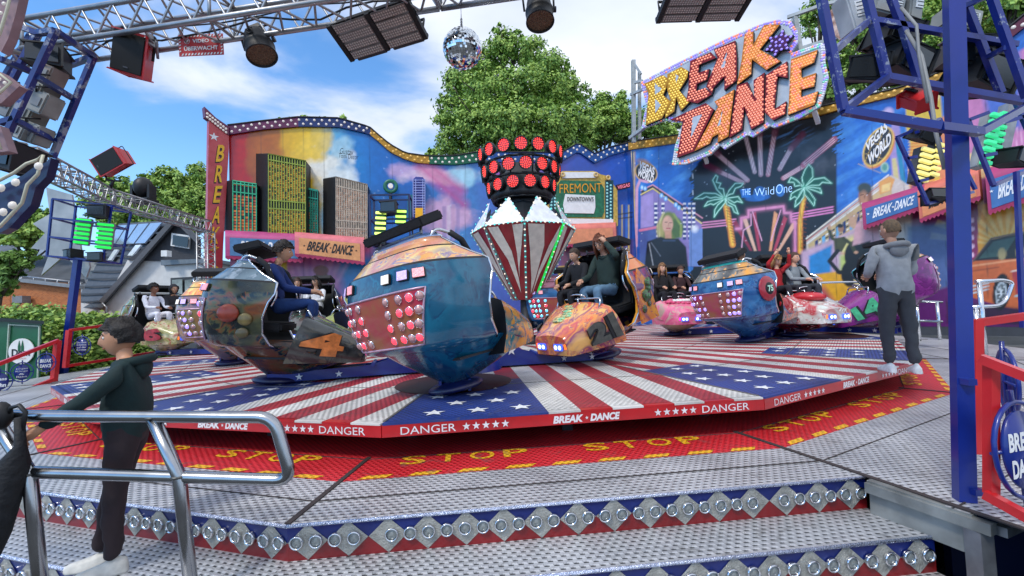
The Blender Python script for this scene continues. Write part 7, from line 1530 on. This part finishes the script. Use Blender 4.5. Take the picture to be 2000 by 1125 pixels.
b = MB(); b.box((0, 0, 0), (.14, .14, .6), Matrix.Rotation(.3, 3, 'Y')); o = b.build('ballast_box', STEEL, None, bevel=.01); o.location = K(1962, 250, 5.3); tag(o, 'long grey ballast box in the cage at the right edge', 'ballast box')
# ================================================================ rails
def F(x, y, Y=2.28): return aty(x, y, Y)
t = thing('handrail', 'polished chrome handrail in the left foreground, the boy leans on it', 'handrail', (-1.5, 2.0, ZT2)); b = MB()
top = fillet([F(-160, 838, 2.1), F(0, 813), F(540, 815), F(572, 935), F(545, 932), F(-160, 925, 2.1)], .07, 8)
top = fillet([F(-200, 808, 2.38), F(20, 812), F(535, 815), F(570, 938), F(60, 922), F(-200, 915, 2.38)], .085, 8)
b.tube(top, .031, 14); b.build('rail', mat('polished_steel', '#a9abae', .20, 1, .12, 6), t, True)
for (a, c, d) in (((-12, 815), (58, 925), (90, 1245)), ((298, 815), (350, 930), (384, 1245))):
    b = MB(); b.tube([F(*a), F(*c, 2.27), F(*d, 2.25)], .0315, 14); b.build('post', _mats['polished_steel'], t, True)
for q, r_ in ((F(58, 925, 2.27), .036), (F(350, 930, 2.27), .036), (F(0, 814), .034), (F(300, 815), .034)):
    b = MB(); b.tube([q+Vector((.03*math.cos(k*.7854), .035*math.sin(k*.7854), 0)) for k in range(8)], .007, 6, closed=True); b.build('weld_bead', mat('weld_grey', '#6a6a68', .5, .9, .3, 60), t, True)
# umbrella hooked on the rail
t = thing('umbrella', 'folded black umbrella hooked on the chrome handrail', 'umbrella', F(25, 840, 2.22)); b = MB()
b.tube([F(38, 815, 2.22), F(40, 870, 2.22), F(28, 905, 2.22), F(14, 970, 2.22), F(2, 1040, 2.22), F(-6, 1085, 2.22)], [.020, .023, .062, .056, .04, .014], 12); b.build('canopy', mat('umbrella_black', '#15161a', .7, 0, .35, 20, bump=.6, bs=25), t, True); b = MB(); b.tube([F(44, 840, 2.22), F(50, 805, 2.22), F(38, 792, 2.22), F(22, 796, 2.22), F(14, 812, 2.22)], .010, 8); b.sph(F(2, 812, 2.22), .06, 12, 8, sc=(.8, .7, 1.2)); b.build('handle', BLACK, t, True)
# back rails of chrome
for i, (pts, Y, ps, lb) in enumerate(((((1490, 556), (1640, 551), (1720, 551)), 12.2, ((1602, 551, 640), (1518, 556, 640)), 'silver guard rail behind the red and white gondola'), (((1722, 586), (1840, 590)), 10.6, ((1830, 590, 655), (1790, 588, 650)), 'low silver rail behind the standing man'), (((1895, 600), (1962, 597), (1978, 552), (1960, 547), (1905, 550)), 7.2, ((1912, 549, 640), (1905, 600, 640)), 'silver rail with a rounded end in front of the orange car'))):
    t = thing('guard_rail', lb, 'guard rail', aty(pts[0][0], 640, Y)); b = MB(); b.tube(fillet([aty(x, y, Y) for x, y in pts], .25), .03, 8)
    if i < 2: b.tube([aty(x, y+38, Y) for x, y in pts], .03, 8)
    b.build('rail', CHROME, t, True)
    for x, y0, y1 in ps: b = MB(); p = aty(x, y0, Y); b.tube([p, Vector((p.x, p.y, ZW))], .035, 8); b.build('post', CHROME, t, True)
def disc_fence(label, posts, rails, discs, grp=None):
    t = thing('red_railing', label, 'railing', posts[0][0]); 
    for a, c, w in posts: b = MB(); b.bar(a, c, w); b.build('post', RED, t, True)
    for a, c, w in rails: b = MB(); b.bar(a, c, w); b.build('rail', RED, t, True)
    for c, r, n_, lines, br in discs:
        R_ = rmat(n_); b = MB(); b.lathe([(0, .008), (r*.82, .008), (r*.82, -.008), (0, -.008)], n=32); o = b.build('disc', BLUE, t); M = Matrix.Translation(c) @ R_.to_4x4(); M = WM(t).inverted() @ M; o.location, q, _ = M.decompose(); o.rotation_euler = q.to_euler(); o.scale = (.72, 1.0, 1)
        b = MB(); b.tube([(r*math.cos(q_)*1.18, r*math.sin(q_), 0) for q_ in [k*.2618 for k in range(24)]], .012, 6, closed=True); b.tube([(-r*1.18, 0, -.012), (r*1.18, 0, -.012)], .010, 6); b.tube([(0, -r*1.25, -.012), (0, r*1.25, -.012)], .014, 6); b.build('ring', BLUE, o)
        b = MB(); nl = len(lines)
        for i, l in enumerate(lines):
            hh = r*.95/max(2, nl); z0 = (nl/2-i-1)*hh*1.15; ww = r*(.62 if nl > 2 else .68)*min(1, .3+len(l)/7)
            text_on(b, l, [Vector((-ww, z0, 0)), Vector((ww, z0, 0)), Vector((ww, z0+hh*.8, 0)), Vector((-ww, z0+hh*.8, 0))], Vector((0, 0, 1)), .012, bold=.04 if nl < 3 else .0, shear=.15 if nl < 3 else 0)
        b.build('disc_lettering', STW, o)
    return t
Yr = 2.62
cn = Vector((.35, -.93, .0)).normalized()
disc_fence('near red railing with a blue disc beside the thick blue pole', [(F(1936, 708, 2.25), F(1936, 965, 2.25), .045)], [(F(1915, 700, 2.25), F(2080, 765, 2.0), .045), (F(1925, 965, 2.25), F(2080, 1050, 2.0), .045)], [(F(1996, 878, 2.22), .235, Vector((.25, -.95, .05)).normalized(), ['BREAK', 'DANCE'], 0)])
disc_fence('red railing behind the thick blue pole at the right edge', [(F(1905, 625, 2.75), F(1905, 885, 2.75), .055)], [(F(1897, 632, 2.75), F(2100, 604, 2.9), .045), (F(1905, 880, 2.75), F(2100, 850, 2.9), .04)], [(F(1968, 745, 2.85), .21, Vector((.82, -.55, 0)).normalized(), ['BREAK', 'DANCE'], 0)])
zf = .64
def LF(x, y, Y): return aty(x, y, Y)
disc_fence('red railing with blue discs beside the green trailer at the left', [(LF(113, 665, 9.3), LF(105, 745, 9.3), .09)], [(LF(-30, 722, 8.2), LF(114, 665, 9.3), .07), (LF(-30, 795, 8.2), LF(107, 740, 9.3), .07)], [(LF(90, 708, 9.05), .19, Vector((.3, -.95, 0)).normalized(), ['BREAK', 'DANCE'], 0), (LF(43, 727, 8.7), .19, Vector((.5, -.85, 0)).normalized(), ['Jürgen', 'Klinge', '&', 'Bahn'], 0), (LF(0, 745, 8.4), .2, Vector((.5, -.85, 0)).normalized(), ['Spass', 'bahn'], 0)])
disc_fence('red railing with one blue disc right of the slim blue pole', [(LF(135, 645, 9.6), LF(128, 718, 9.6), .08)], [(LF(137, 645, 9.6), LF(300, 622, 12), .06), (LF(130, 715, 9.6), LF(300, 688, 12), .06)], [(LF(160, 675, 9.7), .2, Vector((.2, -.97, 0)).normalized(), ['Das neue', 'Erlebnis', 'auf der', 'Kirmes'], 0)])
# ================================================================ houses, trailer, hedge, trees
def leafmat(n, a, b_): 
    M = mat(n, a, .6, 0, .0, 1.2, col2=b_); B = M.node_tree.nodes['Principled BSDF']; B.inputs['Subsurface Weight'].default_value = 0; return M
LM1 = leafmat('leaf_green', '#b0c860', '#7aa03c'); LM2 = leafmat('leaf_deep', '#8aae50', '#527a34'); BARK = mat('bark', '#4a4036', .9, 0, .3, 5)
def leafcloud(b, c, r, n, ls, rr, sc=(1, 1, .85)):
    """leaf-sized faces spread through a ball, denser at its surface, in clumps"""
    cl = []
    for _ in range(max(6, n//34)):
        v = Vector((rr.gauss(0, 1), rr.gauss(0, 1), rr.gauss(0, 1))).normalized()*r*(rr.random()**.4); cl.append(c+Vector((v.x*sc[0], v.y*sc[1], v.z*sc[2])))
    for k in range(n):
        o = cl[k % len(cl)]; p = o+Vector((rr.gauss(0, 1), rr.gauss(0, 1), rr.gauss(0, .7)))*r*.13
        nn = ((p-c).normalized()+Vector((rr.uniform(-1, 1), rr.uniform(-1, 1), rr.uniform(-.3, 1.1)))).normalized(); x_, y_, _ = frame(nn); a = rr.uniform(0, 6.28); u = (x_*math.cos(a)+y_*math.sin(a))*ls*rr.uniform(.6, 1.3); w = (y_*math.cos(a)-x_*math.sin(a))*ls*rr.uniform(.4, .8)
        b.v += [p-u, p-w*.9+nn*ls*.12, p+u, p+w*.9-nn*ls*.1]; i = len(b.v)-4; b.f.append((i, i+1, i+2, i+3)); b.m.append(0 if rr.random() < .72 else 1); b.s.append(False)
def tree(label, Y, base, blobs, n, ls, seed, group='trees behind the scenery', mats=None, name='broadleaf_tree'):
    rr = random.Random(seed); B0 = aty(base, 640, Y); B0.z = 0; t = thing(name, label, 'tree', B0, group=group); b = MB(); cs = []
    for x, y, rp, dy in blobs: c = aty(x, y, Y+dy); r = rp*(Y+dy)/FPX; cs.append((c, r))
    tot = sum(r*r for _, r in cs)
    for c, r in cs: leafcloud(b, c, r, int(n*r*r/tot), ls, rr)
    b.build('crown', mats or [LM1, LM2], t, True)
    b = MB(); top = max(cs, key=lambda q: q[0].z)[0]; H = top.z*.8; b.tube([B0, B0+Vector((.1, 0, H*.3)), B0+Vector((0, 0, H*.65)), Vector((top.x, top.y, H))], [H*.035, H*.026, H*.016, H*.005], 8)
    for c, r in cs:
        s_ = B0+Vector((0, 0, min(H*.8, max(H*.2, c.z-r*1.1)))); b.tube([s_, s_.lerp(c, .5)+Vector((0, 0, -.06*r)), c], [H*.011, H*.007, H*.003], 6)
        for _ in range(3): e = c+Vector((rr.gauss(0, 1), rr.gauss(0, 1), rr.gauss(0, 1)))*r*.5; b.tube([s_.lerp(c, .6), e], [H*.004, H*.0015], 5)
    b.build('trunk', BARK, t, True); return t
Yt = 44
tree('tallest bushy green tree behind the red lamp crown', Yt, 1000, [(985, 95, 38, 0), (940, 125, 38, 1), (1035, 105, 38, 0), (1075, 130, 36, -1), (900, 165, 38, 1), (955, 175, 50, -2), (1020, 170, 52, -3), (1085, 180, 45, -1), (1120, 185, 32, 0), (885, 225, 40, 0), (940, 240, 50, -3), (1005, 240, 55, -4), (1070, 245, 50, -3), (1120, 240, 42, -1), (890, 280, 38, 0), (960, 290, 45, -2), (1040, 290, 45, -2), (1110, 285, 40, -1), (975, 60, 14, 0), (1010, 75, 16, 0), (1100, 150, 22, 0), (870, 195, 16, 0)], 60000, .18, 3)
tree('lower green tree between the tallest tree and the big sign', 50, 1190, [(1170, 205, 28, 0), (1205, 215, 30, 0), (1185, 245, 38, -1), (1225, 250, 36, 0), (1160, 270, 30, 0), (1250, 240, 34, 0), (1280, 250, 30, 0), (1310, 262, 28, 0), (1215, 190, 14, 0)], 20000, .19, 4)
tree('green tree behind the upper right corner of the big sign', 40, 1640, [(1600, 20, 36, 0), (1650, 5, 45, 0), (1680, 60, 50, 0), (1620, 110, 40, 0), (1660, 150, 45, 0), (1600, 170, 34, 0), (1710, 110, 40, 0), (1700, 0, 50, 0), (1740, 150, 34, 0), (1590, 60, 20, 0)], 22000, .17, 5)
tree('green tree above the right wall behind the lamp cage', 36, 1830, [(1790, 20, 50, 0), (1840, 60, 55, 0), (1800, 110, 45, 0), (1880, 20, 50, 0), (1900, 75, 45, 0), (1940, 15, 50, 0), (1850, -30, 60, 0), (1770, 60, 30, 0)], 20000, .17, 6)
tree('green tree cut off by the right edge of the photo', 32, 2010, [(1985, 10, 45, 0), (2030, 30, 50, 0), (1975, -30, 50, 0), (2050, -20, 60, 0)], 6000, .22, 7)
tree('small tree tops peeking over the crest of the left wall', 55, 640, [(545, 236, 10, 0), (600, 236, 12, 0), (640, 238, 12, 0), (672, 236, 14, 0), (625, 250, 24, 0), (566, 250, 24, 0), (665, 262, 24, 0)], 2500, .28, 8)
tree('small tree top peeking over the dip of the left wall', 60, 850, [(830, 305, 12, 0), (850, 300, 16, 0), (862, 320, 24, 0)], 1500, .30, 18)
tree('green tree right behind the dark gabled house', 44, 345, [(300, 355, 24, 0), (335, 350, 28, 0), (365, 360, 28, 0), (395, 340, 26, 0), (320, 385, 34, 0), (360, 395, 36, 0), (400, 385, 34, 0), (385, 330, 14, 0), (310, 420, 34, 0), (370, 430, 34, 0), (410, 420, 30, 0)], 22000, .17, 9, 'trees behind the houses')
tree('paler green tree behind the left truss', 52, 230, [(200, 360, 20, 0), (235, 365, 24, 0), (265, 370, 22, 0), (225, 395, 30, 0), (262, 402, 30, 0), (190, 400, 28, 0), (240, 430, 34, 0)], 9000, .24, 10, 'trees behind the houses')
tree('dark green tree at the left edge behind the star panel', 36, 60, [(30, 420, 30, 0), (60, 430, 34, 0), (90, 425, 26, 0), (15, 455, 34, 0), (55, 462, 36, 0), (95, 450, 28, 0), (110, 470, 24, 0)], 8000, .22, 11, 'trees behind the houses')
tree('leafy tree in front of the brick building at the left edge', 15, -5, [(10, 500, 26, 0), (40, 510, 22, 0), (0, 530, 26, 0), (20, 545, 20, 0), (60, 500, 14, 0), (5, 560, 22, 0)], 3500, .09, 12, 'trees behind the houses', [LM2, LM2])
def hp(pts, Y): return [aty(x, y, Y) for x, y in pts]
# dark gabled house
SL = mat('slate_tiles', '#4b4c50', .6, 0, .25, 2.5, bump=.4, bs=6); SLW = mat('slate_wall', '#3a3c42', .7, 0, .15, 3, bump=.3, bs=12); REN = mat('white_render', '#d4d4d2', .8, 0, .06, 3)
h = thing('gabled_house', 'dark slate gabled house with solar panels and a white ground floor', 'house', aty(290, 640, 25))
def P2(x, y, Y): return aty(x, y, Y)
pk, gl_, gr_ = P2(347, 432, 25), P2(249, 508, 25), P2(388, 470, 25); bk = P2(236, 437, 33)
b = MB(); b.prism([gl_, P2(388, 512, 25), gr_, pk], (0, -.2, 0)); b.build('gable_wall', SLW, h, True)
b = MB(); b.prism([P2(206, 650, 25.1), P2(388, 650, 25.1), P2(388, 512, 25.1), P2(249, 508, 25.1), P2(206, 590, 25.1)], (0, -.2, 0)); b.prism([P2(150, 650, 29), P2(207, 650, 25.2), P2(207, 588, 25.2), P2(150, 592, 29)], (0, -.1, 0)); b.build('wall', REN, h, True)
b = MB(); e0, e1 = P2(204, 592, 24.9), P2(146, 594, 30); r0, r1 = P2(347, 429, 24.8), P2(232, 437, 33)
b.prism([e0, r0, r1, e1][::-1], Vector((.1, 0, .25))); b.prism([r0, P2(392, 474, 24.8), P2(300, 474, 33), r1][::-1], Vector((0, 0, .2)))
b.build('roof', SL, h, True)
b = MB()
for i in range(11):
    u = i/11; a = e0.lerp(r0, u); c = e1.lerp(r1, u); b.bar(a+Vector((-.05, -.03, .12)), c+Vector((-.05, -.03, .12)), .05, .10)
b.build('tile_course', mat('slate_edge', '#36373c', .6, 0, .2, 3), h, True)
nr = (r0-e0).cross(e1-e0).normalized(); nr = nr if nr.z > 0 else -nr
def RP(u, v, o=.2): return e0.lerp(r0, v).lerp(e1.lerp(r1, v), u)+nr*o
for k in range(4): b = MB(); b.prism([RP(.12+k*.2, .70), RP(.29+k*.2, .70), RP(.29+k*.2, .95), RP(.12+k*.2, .95)], nr*.08); b.build('solar_panel', mat('solar_glass', '#9aa8bc', .08, .3, .1, 2), h, True)
for u_, v_ in ((.16, .55), (.55, .50)):
    b = MB(); b.prism([RP(u_, v_), RP(u_+.1, v_), RP(u_+.1, v_+.13), RP(u_, v_+.13)], nr*.08, 0); b.build('roof_window', mat('roof_glass', '#dfe6ee', .1), h, True)
b = MB(); b.prism([P2(333, 480, 24.85), P2(369, 486, 24.85), P2(371, 460, 24.85), P2(335, 455, 24.85)], (0, -.1, 0)); o = b.build('window_frame', WHITE, h, True); b = MB(); b.prism([P2(336, 478, 24.74), P2(366, 483, 24.74), P2(368, 463, 24.74), P2(338, 459, 24.74)], (0, -.03, 0)); b.build('pane', GLASS, o, True)
for pts in ([r0, e0], [r0, P2(392, 474, 24.8)]): b = MB(); b.bar(pts[0]+Vector((0, -.15, .05)), pts[1]+Vector((0, -.15, .05)), .15, .28); b.build('verge_board', mat('verge_grey', '#55575c', .6), h, True)
b = MB(); b.tube([P2(200, 592, 24.7), P2(208, 600, 24.7), P2(206, 625, 24.7)], .06, 6); b.build('drain_pipe', STEEL, h, True)
h = thing('house_annex', 'white flat-roofed annex with a curtained glass door', 'house', aty(360, 640, 22)); b = MB(); b.prism(hp([(318, 660), (412, 660), (412, 512), (318, 517)], 22), (0, -2, 0)); b.build('wall', REN, h, True); b = MB(); b.prism(hp([(314, 518), (414, 512), (414, 505), (314, 508)], 21.8), (0, -2.4, 0)); b.build('roof_edge', mat('zinc', '#7a8288', .5, .4), h, True)
b = MB(); b.prism(hp([(333, 600), (384, 600), (384, 540), (333, 543)], 21.95), (0, -.06, 0)); o = b.build('door_frame', mat('dark_frame', '#3a3c40', .5), h, True)
for x in (336, 361): b = MB(); b.prism(hp([(x, 597), (x+20, 597), (x+20, 545), (x, 547)], 21.86), (0, -.02, 0)); b.build('pane', mat('curtain_pane', '#8c9692', .12, 0, .4, 3), o, True)
b = MB(); b.box(aty(325, 513, 21.5)+Vector((0, 0, .45)), (.3, .3, .3)); b.build('vent', WHITE, h, True)
# orange brick building
BR = bpy.data.materials.new('orange_brick'); BR.use_nodes = True; nt = BR.node_tree; br_ = nt.nodes.new('ShaderNodeTexBrick'); br_.inputs['Color1'].default_value = (*C('#c4723c'), 1); br_.inputs['Color2'].default_value = (*C('#a85a2c'), 1); br_.inputs['Mortar'].default_value = (*C('#b08a68'), 1); br_.inputs['Scale'].default_value = 4; br_.inputs['Mortar Size'].default_value = .02
tcn = nt.nodes.new('ShaderNodeTexCoord'); mpn = nt.nodes.new('ShaderNodeMapping'); mpn.inputs['Rotation'].default_value = (math.pi/2, 0, 0); nt.links.new(tcn.outputs['Object'], mpn.inputs[0]); nt.links.new(mpn.outputs[0], br_.inputs[0]); nt.links.new(br_.outputs[0], nt.nodes['Principled BSDF'].inputs[0]); nt.nodes['Principled BSDF'].inputs['Roughness'].default_value = .85
h = thing('brick_building', 'low orange brick building with a roof terrace rail', 'building', aty(60, 640, 22)); b = MB(); b.prism(hp([(20, 650), (158, 650), (158, 562), (20, 546)], 22), (4.1, -4, 0)); b.prism([aty(-60, 660, 22), aty(20.5, 650, 22), aty(20.5, 546, 22), aty(-60, 556, 22)], (0, -3, 0)); b.build('wall', BR, h, True)
b = MB(); b.bar(aty(18, 545, 21.9), aty(160, 561, 21.9), .3, .16); b.bar(aty(-60, 556, 21.9), aty(20, 545, 21.9), .3, .16); b.build('parapet', mat('parapet_grey', '#8c8f92', .5, .3), h, True)
b = MB(); b.tube([aty(20, 537, 22), aty(160, 552, 22)], .04, 6)
for k in range(7): x = 20+k*23; y = 537+k*2.5; b.tube([aty(x, y, 22), aty(x, y+10, 22)], .03, 5)
b.build('terrace_rail', STEEL, h, True); b = MB(); b.box(aty(42, 585, 21.7), (.5, .4, .35)); b.tube([aty(42, 590, 21.7), aty(30, 602, 21.8)], .05, 6); b.build('wall_lamp', GREY, h, True)
for i, (lb, pts, wl_, Yh, colr) in enumerate((('dark roofed house behind the brick building, with white window', [(58, 500), (150, 496), (165, 545), (40, 550)], (60, 160, 545, 620), 34, '#4a4d52'), ('pale house at the left edge behind the trees', [(-40, 482), (30, 478), (60, 520), (-40, 525)], (-40, 55, 520, 600), 38, '#565a60'), ('far house with solar roof behind the star panel', [(82, 476), (140, 470), (150, 500), (70, 505)], (78, 148, 500, 560), 44, '#7d8894'))):
    h = thing('far_house', lb, 'house', aty(wl_[0], 640, Yh)); b = MB(); b.prism([aty(wl_[0], wl_[3]+30, Yh), aty(wl_[1], wl_[3]+30, Yh), aty(wl_[1], wl_[2], Yh), aty(wl_[0], wl_[2], Yh)], (0, -6, 0)); b.build('wall', mat('far_wall%d' % i, ('#b9bcc0', '#9aa6ae', '#c8c8c4')[i], .8), h, True)
    b = MB(); q = [aty(*pts[3], Yh-.4), aty(*pts[2], Yh-.4), aty(*pts[1], Yh+4), aty(*pts[0], Yh+4)]; b.prism(q, Vector((0, -.1, .35))); b.build('roof', mat('far_roof%d' % i, colr, .5, .1, .2, 1), h, True)
    for k in range(3): x = wl_[0]+18+k*28; b = MB(); b.prism([aty(x, wl_[2]+24, Yh-.05), aty(x+14, wl_[2]+24, Yh-.05), aty(x+14, wl_[2]+6, Yh-.05), aty(x, wl_[2]+6, Yh-.05)], (0, -.1, 0)); o = b.build('window_frame', WHITE, h, True); b = MB(); b.prism([aty(x+3, wl_[2]+22, Yh-.2), aty(x+11, wl_[2]+22, Yh-.2), aty(x+11, wl_[2]+8, Yh-.2), aty(x+3, wl_[2]+8, Yh-.2)], (0, -.02, 0)); b.build('pane', GLASS, o, True)
b = MB(); b.prism(hp([(90, 720), (330, 720), (330, 628), (95, 622)], 17), (0, -.3, 0)); o = b.build('garden_wall', REN, None); tag(o, 'low white garden wall in front of the houses', 'wall')
# hedges
def hedge(label, x0, x1, y0, y1, Y, n, seed):
    rr = random.Random(seed); t = thing('hedge', label, 'hedge', aty((x0+x1)/2, y1, Y)); b = MB(); A = aty(x0, y0, Y); B_ = aty(x1, y0, Y); zlo = 0.05
    for k in range(n):
        u = rr.random(); top_ = A.lerp(B_, u); f = rr.random()**.7; p = Vector((top_.x, Y+rr.uniform(0, .9), zlo+(top_.z-zlo+rr.uniform(-.15, .12)+.12*math.sin(u*17))*f)); nn = Vector((rr.uniform(-1, 1), rr.uniform(-1.3, .2), rr.uniform(-.2, 1))).normalized(); x_, y_, _ = frame(nn); s_ = .07*rr.uniform(.6, 1.3)
        b.v += [p-x_*s_, p-y_*s_*.7, p+x_*s_, p+y_*s_*.7]; i = len(b.v)-4; b.f.append((i, i+1, i+2, i+3)); b.m.append(rr.randrange(2)); b.s.append(False)
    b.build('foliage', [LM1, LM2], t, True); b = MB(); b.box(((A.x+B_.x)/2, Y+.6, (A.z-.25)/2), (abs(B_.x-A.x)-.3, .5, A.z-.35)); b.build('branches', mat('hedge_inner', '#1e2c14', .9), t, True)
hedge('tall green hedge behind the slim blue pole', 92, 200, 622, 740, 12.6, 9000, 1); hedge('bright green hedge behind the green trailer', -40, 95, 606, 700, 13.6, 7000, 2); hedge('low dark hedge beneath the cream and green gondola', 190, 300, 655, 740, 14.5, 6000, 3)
# green beer trailer
t = thing('beer_trailer', 'dark green drinks trailer with a round white Dom emblem', 'trailer', aty(40, 760, 10.6)); GT = mat('trailer_green', '#0c5a34', .4, 0, .12, 3, coat=.3)
b = MB(); b.prism(hp([(-90, 790), (78, 768), (82, 630), (-90, 618)], 10.6), (1.9, -1.6, 0)); b.build('body', GT, t, True); b = MB(); b.prism(hp([(-90, 622), (86, 633), (86, 627), (-90, 614)], 10.5), (2.1, -1.8, 0)); b.build('roof', mat('trailer_roof', '#1c2420', .5), t, True)
b = MB()
for a, c in (((18, 632), (10, 768)), ((77, 637), (73, 755)), ((18, 634), (77, 637)), ((10, 742), (74, 742))): b.bar(aty(*a, 10.57), aty(*c, 10.57), .03, .02)
b.build('door_trim', mat('trim_cream', '#b8c8b8', .4), t, True); c = aty(42, 686, 10.56); b = MB(); b.cyl(c+Vector((0, .02, 0)), c-Vector((0, .01, 0)), .31, 28); o = b.build('emblem', WHITE, t, True)
b = MB(); text_on(b, 'Dom', [c+Vector((x, 0, z)) for x, z in ((-.22, -.12), (.22, -.12), (.22, .06), (-.22, .06))], Vector((0, -1, 0)), .02, bold=.02); b.build('emblem_name', BLACK, o, True); b = MB()
for x in (-.04, .04): b.prism([c+Vector((x-.03, -.02, .0)), c+Vector((x+.03, -.02, .0)), c+Vector((x+.03, -.02, .12)), c+Vector((x, -.02, .26)), c+Vector((x-.03, -.02, .12))], (0, -.008, 0))
b.build('emblem_towers', GT, o, True); b = MB(); text_on(b, 'KÖLSCH', [c+Vector((x, 0, z)) for x, z in ((-.11, -.19), (.13, -.19), (.13, -.15), (-.11, -.15))], Vector((0, -1, 0)), .02, bold=.0); b.build('emblem_red', RED, o, True)
